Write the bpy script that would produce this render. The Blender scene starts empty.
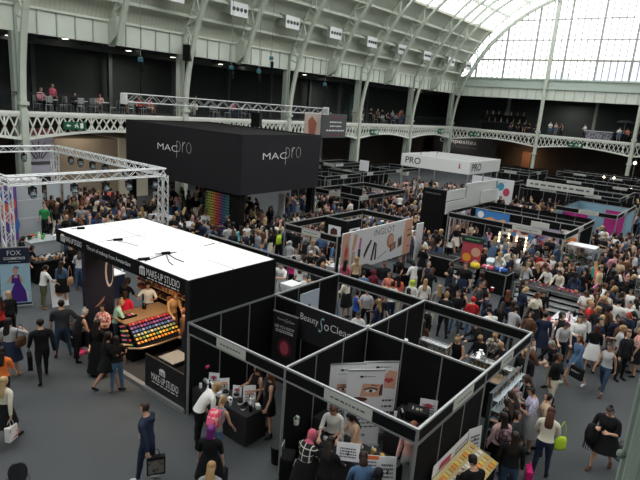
import bpy, bmesh, math, random
from mathutils import Vector, Matrix
random.seed(7)
PI = math.pi
C = bpy.context.scene.collection
sc = bpy.context.scene
V = Vector

# ------------------------------------------------------------------ camera
FPX, PITCH, ROLL, YAW, CAMH = 544.52, 0.244008, 0.0755958, 0.9146868, 7.8
cy, sy = math.cos(YAW), math.sin(YAW)
_f0, _r0, _u0 = V((sy, cy, 0)), V((cy, -sy, 0)), V((0, 0, 1))
_f = _f0 * math.cos(PITCH) - _u0 * math.sin(PITCH)
_u = _f0 * math.sin(PITCH) + _u0 * math.cos(PITCH)
CR = _r0 * math.cos(ROLL) + _u * math.sin(ROLL)
CU = _u * math.cos(ROLL) - _r0 * math.sin(ROLL)
CF = _f
CAM = V((0, 0, CAMH))
cd = bpy.data.cameras.new('camera'); co = bpy.data.objects.new('camera', cd); C.objects.link(co)
cd.sensor_fit = 'HORIZONTAL'; cd.sensor_width = 36; cd.lens = FPX / 640 * 36
cd.clip_start = .05; cd.clip_end = 600
m3 = Matrix((CR, CU, -CF)).transposed()
co.matrix_world = Matrix.Translation(CAM) @ m3.to_4x4()
sc.camera = co

def ray(px, py):
    return CR * ((px - 320) / FPX) - CU * ((py - 240) / FPX) + CF
def at(px, py, z=0.0):
    """world point at height z seen at a measured photo position"""
    d = ray(px, py); t = (z - CAMH) / d.z
    return CAM + d * t
def proj(p):
    v = V(p) - CAM
    w = v.dot(CF)
    if w < .1: return (-999, -999, w)
    return (320 + FPX * v.dot(CR) / w, 240 - FPX * v.dot(CU) / w, w)

# ------------------------------------------------------------------ materials
MATS = {}
def srgb(c):
    if isinstance(c, str):
        c = tuple(int(c[i:i + 2], 16) / 255 for i in (0, 2, 4))
    return tuple(x / 12.92 if x <= .04045 else ((x + .055) / 1.055) ** 2.4 for x in c)
def mat(key, col, rough=.6, metal=0.0, spec=.5, var=.0, scale=8., bump=0., emit=0., kind=None, col2=None, alpha=1.0):
    if key in MATS: return MATS[key]
    m = bpy.data.materials.new(key); m.use_nodes = True
    nt = m.node_tree; b = nt.nodes['Principled BSDF']
    c = srgb(col)
    b.inputs['Base Color'].default_value = (*c, 1)
    b.inputs['Roughness'].default_value = rough
    b.inputs['Metallic'].default_value = metal
    b.inputs['Specular IOR Level'].default_value = spec
    L = nt.links.new
    if var or bump or kind:
        tc = nt.nodes.new('ShaderNodeTexCoord')
        nz = nt.nodes.new('ShaderNodeTexNoise'); nz.inputs['Scale'].default_value = scale; nz.inputs['Detail'].default_value = 5
        L(tc.outputs['Object'], nz.inputs['Vector'])
        if kind is None and var:
            mx = nt.nodes.new('ShaderNodeMix'); mx.data_type = 'RGBA'
            mx.inputs['A'].default_value = (*[x * (1 - var) for x in c], 1)
            mx.inputs['B'].default_value = (*[min(1, x * (1 + var)) for x in c], 1)
            L(nz.outputs['Fac'], mx.inputs['Factor']); L(mx.outputs['Result'], b.inputs['Base Color'])
        if bump:
            bp = nt.nodes.new('ShaderNodeBump'); bp.inputs['Strength'].default_value = bump; bp.inputs['Distance'].default_value = .02
            L(nz.outputs['Fac'], bp.inputs['Height']); L(bp.outputs['Normal'], b.inputs['Normal'])
        if kind:
            c2 = (*srgb(col2), 1)
            mx = nt.nodes.new('ShaderNodeMix'); mx.data_type = 'RGBA'
            mx.inputs['A'].default_value = (*c, 1); mx.inputs['B'].default_value = c2
            mt = nt.nodes.new('ShaderNodeMath')
            if kind == 'blotch':
                rp = nt.nodes.new('ShaderNodeValToRGB'); rp.color_ramp.elements[0].position = .48; rp.color_ramp.elements[1].position = .56
                L(nz.outputs['Fac'], rp.inputs['Fac']); L(rp.outputs['Color'], mx.inputs['Factor'])
            elif kind == 'grid':
                br = nt.nodes.new('ShaderNodeSeparateXYZ'); L(tc.outputs['Object'], br.inputs['Vector'])
                outs = []
                for ax in ('X', 'Z'):
                    a = nt.nodes.new('ShaderNodeMath'); a.operation = 'PINGPONG'; a.inputs[1].default_value = 1 / scale
                    L(br.outputs[ax], a.inputs[0])
                    g = nt.nodes.new('ShaderNodeMath'); g.operation = 'LESS_THAN'; g.inputs[1].default_value = .12 / scale
                    L(a.outputs[0], g.inputs[0]); outs.append(g)
                mt.operation = 'MAXIMUM'; L(outs[0].outputs[0], mt.inputs[0]); L(outs[1].outputs[0], mt.inputs[1])
                L(mt.outputs[0], mx.inputs['Factor'])
            elif kind in ('stripeX', 'stripeZ'):
                br = nt.nodes.new('ShaderNodeSeparateXYZ'); L(tc.outputs['Object'], br.inputs['Vector'])
                a = nt.nodes.new('ShaderNodeMath'); a.operation = 'PINGPONG'; a.inputs[1].default_value = 1 / scale
                L(br.outputs[kind[-1]], a.inputs[0])
                mt.operation = 'LESS_THAN'; mt.inputs[1].default_value = .18 / scale
                L(a.outputs[0], mt.inputs[0]); L(mt.outputs[0], mx.inputs['Factor'])
            L(mx.outputs['Result'], b.inputs['Base Color'])
    if emit:
        b.inputs['Emission Color'].default_value = (*c, 1); b.inputs['Emission Strength'].default_value = emit
    if alpha < 1:
        b.inputs['Alpha'].default_value = alpha
    MATS[key] = m
    return m
def glass_mat(key, tint=(.95, .97, .98), clear=.86):
    if key in MATS: return MATS[key]
    m = bpy.data.materials.new(key); m.use_nodes = True
    nt = m.node_tree; nt.nodes.remove(nt.nodes['Principled BSDF']); out = nt.nodes['Material Output']
    t = nt.nodes.new('ShaderNodeBsdfTransparent'); t.inputs[0].default_value = (*tint, 1)
    g = nt.nodes.new('ShaderNodeBsdfGlossy'); g.inputs['Roughness'].default_value = .1
    mx = nt.nodes.new('ShaderNodeMixShader'); mx.inputs[0].default_value = 1 - clear
    nt.links.new(t.outputs[0], mx.inputs[1]); nt.links.new(g.outputs[0], mx.inputs[2]); nt.links.new(mx.outputs[0], out.inputs[0])
    MATS[key] = m
    return m

M_black = mat('black_panel', '0c0c0e', .8, spec=.2, var=.1)
M_black2 = mat('black_matte', '0c0c0d', .8, spec=.2)
M_char = mat('charcoal', '201f23', .65, spec=.3)
M_alu = mat('aluminium', 'a2a4a4', .42, .55)
M_white = mat('white_paint', 'e9eaea', .5)
M_whitep = mat('white_print', 'e4e4e8', .55)
M_steel = mat('painted_steel', 'c6ccbf', .55, var=.05, scale=1.2)
M_steeld = mat('painted_steel_pilaster', 'adb5ac', .6, var=.06, scale=1.2)
M_name = mat('name_board', 'c4c6bf', .6)
M_ink = mat('grey_ink', '54565a', .7)
M_text = mat('white_lettering', 'f2f2f2', .5)
M_dark = mat('dark_void', '17191a', .9)
M_truss = mat('truss_metal', 'eaecec', .4, .2)
M_wood = mat('wood_top', '9a7a58', .5, var=.15, scale=6)
M_glass = glass_mat('display_glass', (.93, .96, .96), .82)
M_rail = mat('dark_rail', '23282a', .6)
M_green = mat('exit_green', '1a5a3a', .5, emit=.06)

# ------------------------------------------------------------------ mesh builder
class MB:
    def __init__(s): s.v = []; s.f = []; s.m = []
    def add(s, vs, fs, mi=0):
        o = len(s.v); s.v += [tuple(x) for x in vs]
        s.f += [tuple(i + o for i in f) for f in fs]; s.m += [mi] * len(fs)
        return s
    def box(s, x0, x1, y0, y1, z0, z1, mi=0):
        vs = [(x, y, z) for z in (z0, z1) for y in (y0, y1) for x in (x0, x1)]
        return s.add(vs, [(0, 2, 3, 1), (4, 5, 7, 6), (0, 1, 5, 4), (2, 6, 7, 3), (0, 4, 6, 2), (1, 3, 7, 5)], mi)
    def bar(s, a, b, w, h=None, mi=0, up=(0, 0, 1)):
        a, b = V(a), V(b); h = w if h is None else h
        d = (b - a).normalized(); u = V(up)
        if abs(d.dot(u)) > .98: u = V((1, 0, 0)) if abs(d.x) < .9 else V((0, 1, 0))
        r = d.cross(u).normalized(); u = r.cross(d)
        vs = []
        for p in (a, b):
            for i, j in ((-1, -1), (1, -1), (1, 1), (-1, 1)):
                vs.append(p + r * (i * w / 2) + u * (j * h / 2))
        return s.add(vs, [(3, 2, 1, 0), (4, 5, 6, 7), (0, 1, 5, 4), (1, 2, 6, 5), (2, 3, 7, 6), (3, 0, 4, 7)], mi)
    def tube(s, pts, r, n=8, mi=0, caps=True):
        pts = [V(p) for p in pts]; vs = []; ref = None
        rs = r if isinstance(r, (list, tuple)) else [r] * len(pts)
        for i, p in enumerate(pts):
            d = (pts[min(i + 1, len(pts) - 1)] - pts[max(i - 1, 0)]).normalized()
            if ref is None: ref = V((0, 0, 1)) if abs(d.z) < .9 else V((1, 0, 0))
            a = d.cross(ref).normalized(); b = a.cross(d); ref = b
            for k in range(n):
                t = 2 * PI * k / n
                vs.append(p + (a * math.cos(t) + b * math.sin(t)) * rs[i])
        fs = []
        for i in range(len(pts) - 1):
            for k in range(n):
                fs.append((i * n + k, i * n + (k + 1) % n, (i + 1) * n + (k + 1) % n, (i + 1) * n + k))
        if caps:
            fs.append(tuple(range(n))[::-1]); fs.append(tuple(range((len(pts) - 1) * n, len(pts) * n)))
        return s.add(vs, fs, mi)
    def lathe(s, prof, c=(0, 0, 0), n=12, mi=0):
        vs = []; fs = []
        for r, z in prof:
            for k in range(n):
                t = 2 * PI * k / n; vs.append((c[0] + r * math.cos(t), c[1] + r * math.sin(t), c[2] + z))
        for i in range(len(prof) - 1):
            for k in range(n):
                fs.append((i * n + k, i * n + (k + 1) % n, (i + 1) * n + (k + 1) % n, (i + 1) * n + k))
        fs.append(tuple(range(n))[::-1]); fs.append(tuple(range((len(prof) - 1) * n, len(prof) * n)))
        return s.add(vs, fs, mi)
    def quad(s, a, b, c, d, mi=0): return s.add([a, b, c, d], [(0, 1, 2, 3)], mi)
    def prism(s, poly, off, mi=0):
        n = len(poly); off = V(off)
        vs = [V(p) for p in poly] + [V(p) + off for p in poly]
        fs = [tuple(range(n))[::-1], tuple(range(n, 2 * n))] + [(i, (i + 1) % n, n + (i + 1) % n, n + i) for i in range(n)]
        return s.add(vs, fs, mi)
    def sphere(s, c, r, n=10, mi=0, sz=1.0):
        pr = []
        for i in range(7):
            t = -PI / 2 + PI * i / 6; pr.append((max(.002, r * math.cos(t)), r * sz * math.sin(t)))
        return s.lathe(pr, c, n, mi)
    def build(s, name, mats, parent=None, smooth=False, bevel=0, fix=True):
        me = bpy.data.meshes.new(name)
        me.from_pydata(s.v, [], s.f)
        if not isinstance(mats, (list, tuple)): mats = [mats]
        for x in mats: me.materials.append(x)
        for i, p in enumerate(me.polygons):
            p.material_index = s.m[i]; p.use_smooth = smooth
        if fix and s.f:
            bm = bmesh.new(); bm.from_mesh(me); bmesh.ops.recalc_face_normals(bm, faces=bm.faces); bm.to_mesh(me); bm.free()
        o = bpy.data.objects.new(name, me); C.objects.link(o)
        if parent is not None: o.parent = parent
        if bevel:
            b = o.modifiers.new('edge', 'BEVEL'); b.width = bevel; b.segments = 2; b.limit_method = 'ANGLE'
        return o

def tag(o, label=None, cat=None, group=None, kind=None):
    if label: o['label'] = label
    if cat: o['category'] = cat
    if group: o['group'] = group
    if kind: o['kind'] = kind
    return o
def thing(name, label, cat, loc=(0, 0, 0), rz=0, group=None):
    o = bpy.data.objects.new(name, None); C.objects.link(o)
    o.location = loc; o.rotation_euler = (0, 0, rz); o.empty_display_size = .2
    return tag(o, label, cat, group)
def struct(name, mb, m, label=None, **k):
    o = mb.build(name, m, **k); o['kind'] = 'structure'
    if label: o['label'] = label
    return o
def box(name, dims, m, parent=None, bevel=0):
    return MB().box(*dims).build(name, m, parent, bevel=bevel)
def copy_tree(o, parent=None, label=None):
    c = o.copy(); C.objects.link(c)
    if parent is not None: c.parent = parent
    if label: c['label'] = label
    for ch in list(o.children): copy_tree(ch, c)
    return c

_dg = None
def lettering(s, m, parent, o, xd, ud, h, w=None, thick=.012, name='lettering', thin=0., shear=0., off=.006, align='C'):
    """flat lettering centred on o, reading along xd with ud upward; fitted to height h (and width w)"""
    cu = bpy.data.curves.new('t', 'FONT'); cu.body = s; cu.size = 1; cu.extrude = 0; cu.offset = thin; cu.shear = shear
    cu.resolution_u = 3
    ob = bpy.data.objects.new('t', cu); C.objects.link(ob)
    dg = bpy.context.evaluated_depsgraph_get()
    me = bpy.data.meshes.new_from_object(ob.evaluated_get(dg))
    C.objects.unlink(ob); bpy.data.objects.remove(ob); bpy.data.curves.remove(cu)
    xs = [v.co.x for v in me.vertices]; ys = [v.co.y for v in me.vertices]
    x0, x1, y0, y1 = min(xs), max(xs), min(ys), max(ys)
    sy_ = h / (y1 - y0); sx_ = w / (x1 - x0) if w else sy_
    xd, ud = V(xd).normalized(), V(ud).normalized(); n = xd.cross(ud)
    b = MB()
    vs = []
    for v in me.vertices:
        vs.append(V(o) + xd * ((v.co.x - (x0 + x1) / 2) * sx_) + ud * ((v.co.y - (y0 + y1) / 2) * sy_) + n * off)
    b.add(vs, [tuple(p.vertices) for p in me.polygons])
    bpy.data.meshes.remove(me)
    return b.build(name, m, parent, fix=False)
def strokes(o, xd, ud, w, h, rows, seed, m, parent, name='print', off=.006):
    """rows of small dashes for print too fine to read"""
    r = random.Random(seed); xd, ud = V(xd).normalized(), V(ud).normalized(); n = xd.cross(ud)
    b = MB()
    for i in range(rows):
        y = h * (.5 - (i + .5) / rows); x = -w / 2; hh = h / rows * .5
        while x < w / 2 - .01:
            l = min(w / 2 - x, w * r.uniform(.05, .16))
            p = V(o) + n * off
            b.quad(*[p + xd * a + ud * c for a, c in ((x, y - hh / 2), (x + l, y - hh / 2), (x + l, y + hh / 2), (x, y + hh / 2))])
            x += l + w * .035
    return b.build(name, m, parent, fix=False)
def poly(pts, o, xd, ud, m, parent, name, off=.005):
    xd, ud = V(xd).normalized(), V(ud).normalized(); n = xd.cross(ud)
    b = MB(); b.add([V(o) + xd * x + ud * y + n * off for x, y in pts], [tuple(range(len(pts)))])
    return b.build(name, m, parent, fix=False)
def ell(cx, cy_, rx, ry, n=18, a0=0, a1=2 * PI):
    return [(cx + rx * math.cos(a0 + (a1 - a0) * i / n), cy_ + ry * math.sin(a0 + (a1 - a0) * i / n)) for i in range(n)]
# ------------------------------------------------------------------ people
SKIN = [mat('skin_a', 'c99c82', .55), mat('skin_b', 'b98a72', .55), mat('skin_c', 'd3ab93', .55), mat('skin_d', '8a5c44', .55)]
def rotv(v, axis, a): return Matrix.Rotation(a, 3, axis) @ v
class Fig: pass
def human(sex='f', height=1.66, lean=0., twist=0., nod=0., turn=0., armR=(8, 5, 12, 10, 0), armL=(8, 5, 12, 10, 0),
          legR=(2, 3, 4), legL=(-2, 3, 4), girth=1.0, curl=28):
    """one continuous body: torso, legs, arms with five-fingered hands, head with nose and ears.
    arm = (out, forward, elbow, inward, palm-down) degrees; leg = (forward, knee, spread) degrees."""
    R = math.radians
    Vs, F, T = [], [], []
    def ring(c, a, b, ra, rb, angs):
        o = len(Vs)
        for t in angs: Vs.append(c + a * (ra * math.cos(t)) + b * (rb * math.sin(t)))
        return list(range(o, o + len(angs)))
    def bridge(A, B, tg, skip=()):
        n = len(A)
        for k in range(n):
            if k in skip: continue
            F.append((A[k], A[(k + 1) % n], B[(k + 1) % n], B[k])); T.append(tg)
    X, Y, Z = V((1, 0, 0)), V((0, 1, 0)), V((0, 0, 1))
    fm = sex == 'f'
    g = girth
    A12 = [2 * PI * i / 12 for i in range(12)]
    #      z     rx    ry   yoff
    tor = [(.86, .168, .115, -.01), (.94, .165 if fm else .155, .112, -.012), (1.05, .125 if fm else .142, .09, 0),
           (1.16, .135 if fm else .155, .098, .004), (1.25, .150 if fm else .172, .122 if fm else .116, .012 if fm else .002),
           (1.31, .158 if fm else .182, .108 if fm else .112, .004), (1.36, .160 if fm else .188, .092, -.004), (1.405, .145 if fm else .17, .068, -.01),
           (1.43, .09, .056, -.012), (1.455, .056, .052, -.008), (1.49, .05 if fm else .056, .053, 0)]
    # spine
    pz = .90; pos = V((0, 0, .86)); prev = .86
    frames = []
    for (z, rx, ry, yo) in tor:
        t = min(1, max(0, (z - .94) / .36)); a = R(lean) * t; tw = R(twist) * t
        fw = V((-math.sin(tw), math.cos(tw), 0)); rt = V((math.cos(tw), math.sin(tw), 0))
        up = Z * math.cos(a) + Y * math.sin(a)
        pos = pos + up * (z - prev); prev = z
        fa = fw * math.cos(a) - Z * math.sin(a); fa = (fa - up * fa.dot(up)).normalized(); rt = fa.cross(up).normalized()
        frames.append((pos.copy(), rt, fa, up))
    rings = []
    for (z, rx, ry, yo), (p, rt, fa, up) in zip(tor, frames):
        k = g if z < 1.42 else 1
        rings.append(ring(p + fa * yo, rt, fa, rx * k, ry * k, A12))
    for j in range(len(tor) - 1):
        sk = (11, 0, 5, 6) if 4 <= j <= 6 else ()
        bridge(rings[j], rings[j + 1], ('torso', j) if j < 8 else ('neck', j), sk)
    # head
    p, rt, fa, up = frames[-1]
    a = R(nod - lean * .55)
    hf = fa * math.cos(a) - up * math.sin(a); hu = up * math.cos(a) + fa * math.sin(a)
    tr = R(turn); hr = rt * math.cos(tr) + hf * math.sin(tr); hf = hu.cross(hr).normalized()
    hd = [(.012, .042, .052, .022), (.04, .058, .074, .016), (.075, .068, .086, .010), (.105, .074, .094, .006), (.137, .076, .098, .002),
          (.172, .069, .091, -.002), (.200, .047, .062, -.006)]
    hr_ = []
    for z, rx, ry, yo in hd: hr_.append(ring(p + hu * z + hf * yo, hr, hf, rx, ry, A12))
    prevr = rings[-1]
    for j, q in enumerate(hr_):
        bridge(prevr, q, ('head', j)); prevr = q
    top = len(Vs); Vs.append(p + hu * .213 - hf * .008)
    for k in range(12): F.append((prevr[k], prevr[(k + 1) % 12], top)); T.append(('head', 7))
    Vs[hr_[2][3]] += hf * .022 - hu * .004   # nose
    Vs[hr_[1][3]] += hf * .006; Vs[hr_[3][3]] -= hf * .004
    for i in (2, 4): Vs[hr_[3][i]] -= hf * .006
    # ears: pull the side vertices of the mid-head ring outwards
    for i, s in ((0, 1), (6, -1)):
        Vs[hr_[2][i]] += hr * (.010 * s); Vs[hr_[3][i]] += hr * (.012 * s) - hf * .006
    headc = p + hu * .10; fig = Fig(); fig.head = (headc, hr, hf, hu); fig.chin = p.copy()
    # arms
    fig.hands = []
    for s, arm in ((1, armR), (-1, armL)):
        out, flex, elb, inw, pron = [R(x) for x in arm]
        if s == 1: cols = (1, 0, 11)
        else: cols = (5, 6, 7)
        c4, r1, r2, r3 = rings[4], rings[5], rings[6], rings[7]
        loop = [c4[cols[0]], r1[cols[0]], r2[cols[0]], r3[cols[0]], r3[cols[1]], r3[cols[2]], r2[cols[2]], r1[cols[2]], c4[cols[2]], c4[cols[1]]]
        sp, srt, sfa, sup = frames[5]; lat = srt * s
        sh = frames[6][0] + lat * (tor[6][1] * g - .005) - sfa * .004
        down = -sup
        u = down * math.cos(flex) + sfa * math.sin(flex)
        u = (u * math.cos(out) + lat * math.sin(out)).normalized()
        n0 = (sfa * math.cos(flex) + sup * math.sin(flex)); n0 = (n0 - u * n0.dot(u)).normalized()
        med = -lat; med = (med - u * med.dot(u)); med = med.normalized() if med.length > .05 else n0
        n = (n0 * math.cos(inw) + med * math.sin(inw)).normalized()
        u2 = u * math.cos(elb) + n * math.sin(elb); n2 = n * math.cos(elb) - u * math.sin(elb)
        S2 = sh + lat * .02 + u * .03
        E = S2 + u * .26; W = E + u2 * .235
        AA = [(k - 1.5) * PI / 5 for k in range(10)]
        def fr(d, fn):
            o_ = d.cross(fn).normalized() * s
            return fn, o_
        ar = .95 if fm else 1.1
        ar *= .5 + .5 * g
        d1 = (lat * .6 + u).normalized(); f1 = (n0 - d1 * n0.dot(d1)).normalized()
        seq = [(sh + lat * .012 + u * .02, d1, f1, .056, .056), (S2 + u * .07, u, n, .047, .045), (S2 + u * .17, u, n, .042, .04),
               (E - u * .03, u, n, .036, .036), (E, (u + u2).normalized(), ((n + n2).normalized()), .037, .036), (E + u2 * .04, u2, n2, .038, .036),
               (E + u2 * .09, u2, n2, .038, .034), (E + u2 * .17, u2, n2, .029, .026), (W, u2, n2, .026, .020)]
        prev_ = loop
        for j, (c, d, fn, ra, rb) in enumerate(seq):
            fn_, o_ = fr(d, fn)
            if j >= 7 and pron:
                q = pron * (.5 if j == 7 else 1) * -s
                fn_, o_ = rotv(fn_, d, q), rotv(o_, d, q)
            rg = ring(c, fn_, o_, ra * ar, rb * ar, AA)
            bridge(prev_, rg, ('arm', j)); prev_ = rg
        hf_, ho = fn_, o_            # thumb side, back of hand
        def palm(c, w, t):
            o = len(Vs); ids = [None] * 10
            for i in range(5):
                x = w * (1 - i / 2)
                for k, sg in ((2 + i, 1), ((1 - i) % 10, -1)):
                    Vs.append(c + hf_ * x + ho * (t * sg)); ids[k] = len(Vs) - 1
            return ids
        p1 = palm(W + u2 * .03, .036, .014); bridge(prev_, p1, ('hand', 0))
        p2 = palm(W + u2 * .09, .041, .012)
        bridge(p1, p2, ('hand', 1), skip=(1,))
        for i, ln in enumerate((.070, .080, .074, .058)):
            q = [p2[2 + i], p2[3 + i], p2[(1 - i - 1) % 10], p2[(1 - i) % 10]]
            c0 = sum((Vs[x] for x in q), V()) / 4; base = q
            d = u2; cc = c0.copy()
            for sgm in range(2):
                d = rotv(d, hf_, 0) ; ang = R(curl * (1 + .25 * i) * (sgm + 1) * .8)
                d = (u2 * math.cos(ang) - ho * math.sin(ang)); cc = cc + d * ln * .5
                oo = (ho * math.cos(ang) + u2 * math.sin(ang)); wd = .0085 - .0018 * sgm
                nq = []
                for a_, b_ in ((1, 1), (-1, 1), (-1, -1), (1, -1)):
                    Vs.append(cc + hf_ * (a_ * wd) + oo * (b_ * wd)); nq.append(len(Vs) - 1)
                bridge(base, nq, ('hand', 2)); base = nq
            F.append(tuple(base)); T.append(('hand', 2))
        q = [p1[1], p1[2], p2[2], p2[1]]; base = q
        cc = sum((Vs[x] for x in q), V()) / 4
        for sgm in range(2):
            d = (hf_ * (.8 - .35 * sgm) + u2 * .6 - ho * .35).normalized(); cc = cc + d * .031
            ax2 = d.cross(ho).normalized() * .0095 ; nq = []
            for a_, b_ in ((-1, -1), (-1, 1), (1, 1), (1, -1)):
                e = ax2 if ax2.dot(u2) > 0 else -ax2
                Vs.append(cc + e * a_ * (1 - .25 * sgm) + ho * (b_ * .009)); nq.append(len(Vs) - 1)
            bridge(base, nq, ('hand', 2)); base = nq
        F.append(tuple(base)); T.append(('hand', 2))
        fig.hands.append((W + u2 * .10 - ho * .02, u2, hf_, ho))
    # legs
    hip = rings[0]; hp, hrt, hfa, hup = frames[0]
    f0, b0 = Vs[hip[3]], Vs[hip[9]]
    cr = []
    for t in (.22, .5, .78):
        Vs.append(f0 * (1 - t) + b0 * t - Z * (.055 + .02 * (1 - abs(t - .5) * 3))); cr.append(len(Vs) - 1)
    ankles = []
    LA = [0, PI / 6, PI / 3, PI / 2, 2 * PI / 3, 5 * PI / 6, PI, 1.25 * PI, 1.5 * PI, 1.75 * PI]
    for s, leg in ((1, legR), (-1, legL)):
        fl, kn, spd = [R(x) for x in leg]
        if s == 1: loop = [hip[3], hip[2], hip[1], hip[0], hip[11], hip[10], hip[9], cr[2], cr[1], cr[0]]
        else: loop = [hip[3], hip[4], hip[5], hip[6], hip[7], hip[8], hip[9], cr[2], cr[1], cr[0]]
        J = V((.085 * s * (.6 + .4 * g), -.005, .89)); lat = X * s
        u = -Z * math.cos(fl) + Y * math.sin(fl); u = (u * math.cos(spd) + lat * math.sin(spd)).normalized()
        n = Y * math.cos(fl) + Z * math.sin(fl); n = (n - u * n.dot(u)).normalized()
        u2 = u * math.cos(kn) - n * math.sin(kn); n2 = n * math.cos(kn) + u * math.sin(kn)
        K = J + u * .41; A = K + u2 * .395
        k_ = g
        seq = [(J + u * .135, u, n, .083 * k_, .080 * k_), (J + u * .24, u, n, .076 * k_, .072 * k_), (J + u * .34, u, n, .061 * k_, .058 * k_), (K - u * .02, u, n, .055, .052),
               (K + u2 * .02, (u + u2).normalized(), (n + n2).normalized(), .054, .05), (K + u2 * .10 - n2 * .008, u2, n2, .055 * (.4 + .6 * k_), .052 * (.4 + .6 * k_)), (K + u2 * .20 - n2 * .006, u2, n2, .047, .044), (K + u2 * .32, u2, n2, .034, .032),
               (A, u2, n2, .036, .031)]
        prev_ = loop
        for j, (c, d, fn, ra, rb) in enumerate(seq):
            o_ = fn.cross(d).normalized() * -s
            o_ = d.cross(fn).normalized() * s
            rg = ring(c, fn, o_, ra, rb, LA); bridge(prev_, rg, ('leg', j)); prev_ = rg
        fd = V((u2.x * 0, 1, 0)); fd = (n2 * .75 + Y * .25); fd.z = min(0, fd.z) if kn < 1.2 else fd.z * .3
        fd = (fd + lat * .12).normalized(); dn = -Z if kn < 1.2 else u2
        dn = (dn - fd * dn.dot(fd)).normalized()
        for j, (c, d, fn, ra, rb) in enumerate([
                (A + dn * .042 - fd * .006, (dn + fd * .8).normalized(), (fd - dn * .8).normalized(), .050, .034),
                (A + dn * .050 + fd * .055, fd, -dn, .030, .038), (A + dn * .056 + fd * .115, fd, -dn, .024, .044),
                (A + dn * .062 + fd * .165, fd, -dn, .016, .034)]):
            o_ = d.cross(fn).normalized() * s
            rg = ring(c, fn, o_, ra, rb, LA); bridge(prev_, rg, ('foot', j)); prev_ = rg
        F.append(tuple(prev_)); T.append(('foot', 4))
        ankles.append(A)
    zmin = min(v.z for v in Vs)
    k = height / 1.70
    for i, v in enumerate(Vs): Vs[i] = V((v.x * k, v.y * k, (v.z - zmin) * k))
    def fx(q): return V((q.x * k, q.y * k, (q.z - zmin) * k))
    fig.head = (fx(fig.head[0]),) + fig.head[1:]; fig.chin = fx(fig.chin)
    fig.hands = [(fx(h[0]),) + h[1:] for h in fig.hands]
    fig.hip = fx(frames[1][0]); fig.waist = fx(frames[2][0]); fig.chest = [fx(frames[4][0])] + list(frames[4][1:]); fig.k = k
    fig.ank = [fx(q) for q in ankles]; fig.knee_dir = None
    fig.legs = (legR, legL); fig.g = g
    # consistent normals
    bm = bmesh.new()
    bv = [bm.verts.new(v) for v in Vs]
    lay = bm.faces.layers.int.new('id')
    for i, f in enumerate(F):
        try: q = bm.faces.new([bv[j] for j in f]); q[lay] = i
        except ValueError: pass
    bmesh.ops.recalc_face_normals(bm, faces=bm.faces)
    bm.normal_update(); bm.verts.index_update()
    fig.V = [v.co.copy() for v in bm.verts]; fig.N = [v.normal.copy() for v in bm.verts]
    fig.F = [tuple(v.index for v in f.verts) for f in bm.faces]; fig.T = [T[f[lay]] for f in bm.faces]
    bm.free()
    return fig

def shell(fig, want, d, loose=None):
    """cloth over part of the body: the wanted faces lifted off the skin by d"""
    ids = {}; vs = []; fs = []
    for f, t in zip(fig.F, fig.T):
        dd = want(t)
        if dd is False: continue
        nf = []
        for i in f:
            if i not in ids:
                ids[i] = len(vs); vs.append(fig.V[i] + fig.N[i] * d)
            nf.append(ids[i])
        fs.append(tuple(nf))
    return vs, fs
def w_top(sl, hem=0):
    lim = {'none': -1, 'short': 3, 'mid': 5, 'long': 8}[sl]
    def w(t):
        if t[0] == 'torso': return t[1] >= hem and t[1] <= 7
        return t[0] == 'arm' and t[1] <= lim
    return w
def w_tr(ln):
    lim = {'long': 8, 'crop': 7, 'short': 2}[ln]
    def w(t): return (t[0] == 'torso' and t[1] == 0) or (t[0] == 'leg' and t[1] <= lim)
    return w
def w_shoe(t): return t[0] == 'foot' or (t[0] == 'leg' and t[1] == 8 and False)
def w_boot(t): return t[0] == 'foot' or (t[0] == 'leg' and t[1] == 8)

def skirt_mesh(fig, zt, zb, flare, k=1.0):
    """open cloth tube from waist to hem, wide enough for both legs"""
    n = 20; vs = []; fs = []
    c0 = fig.waist if zt > 1.0 else fig.hip
    ax = [(a.x, a.y) for a in fig.ank]; mx = (ax[0][0] + ax[1][0]) / 2; my = (ax[0][1] + ax[1][1]) / 2
    ex = abs(ax[0][0] - ax[1][0]) / 2; ey = abs(ax[0][1] - ax[1][1]) / 2
    lv = [0, .12, .3, .55, .8, 1.0]
    hz = fig.hip.z
    for t in lv:
        z = (zt + (zb - zt) * t) * fig.k
        u = max(0, min(1, (hz - z) / max(.1, hz - .1)))
        cx = c0.x * (1 - u) + mx * u; cyy = c0.y * (1 - u) + my * u
        if z > hz: cx, cyy = fig.waist.x * .5 + fig.hip.x * .5, fig.waist.y * .5 + fig.hip.y * .5
        wz = max(0, (z - hz) / (fig.waist.z - hz + 1e-6))
        rx = (.185 - .045 * wz + flare * t + ex * u * .65 + .01) * fig.g * fig.k; ry = (.135 - .03 * wz + flare * t * .8 + ey * u * .85 + .01) * fig.g * fig.k
        for i in range(n):
            a = 2 * PI * i / n; w = 1 + .035 * math.sin(a * 5) * t
            vs.append(V((cx + rx * w * math.cos(a), cyy + ry * w * math.sin(a), z)))
    for j in range(len(lv) - 1):
        for i in range(n): fs.append((j * n + i, j * n + (i + 1) % n, (j + 1) * n + (i + 1) % n, (j + 1) * n + i))
    return vs, fs
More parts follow.
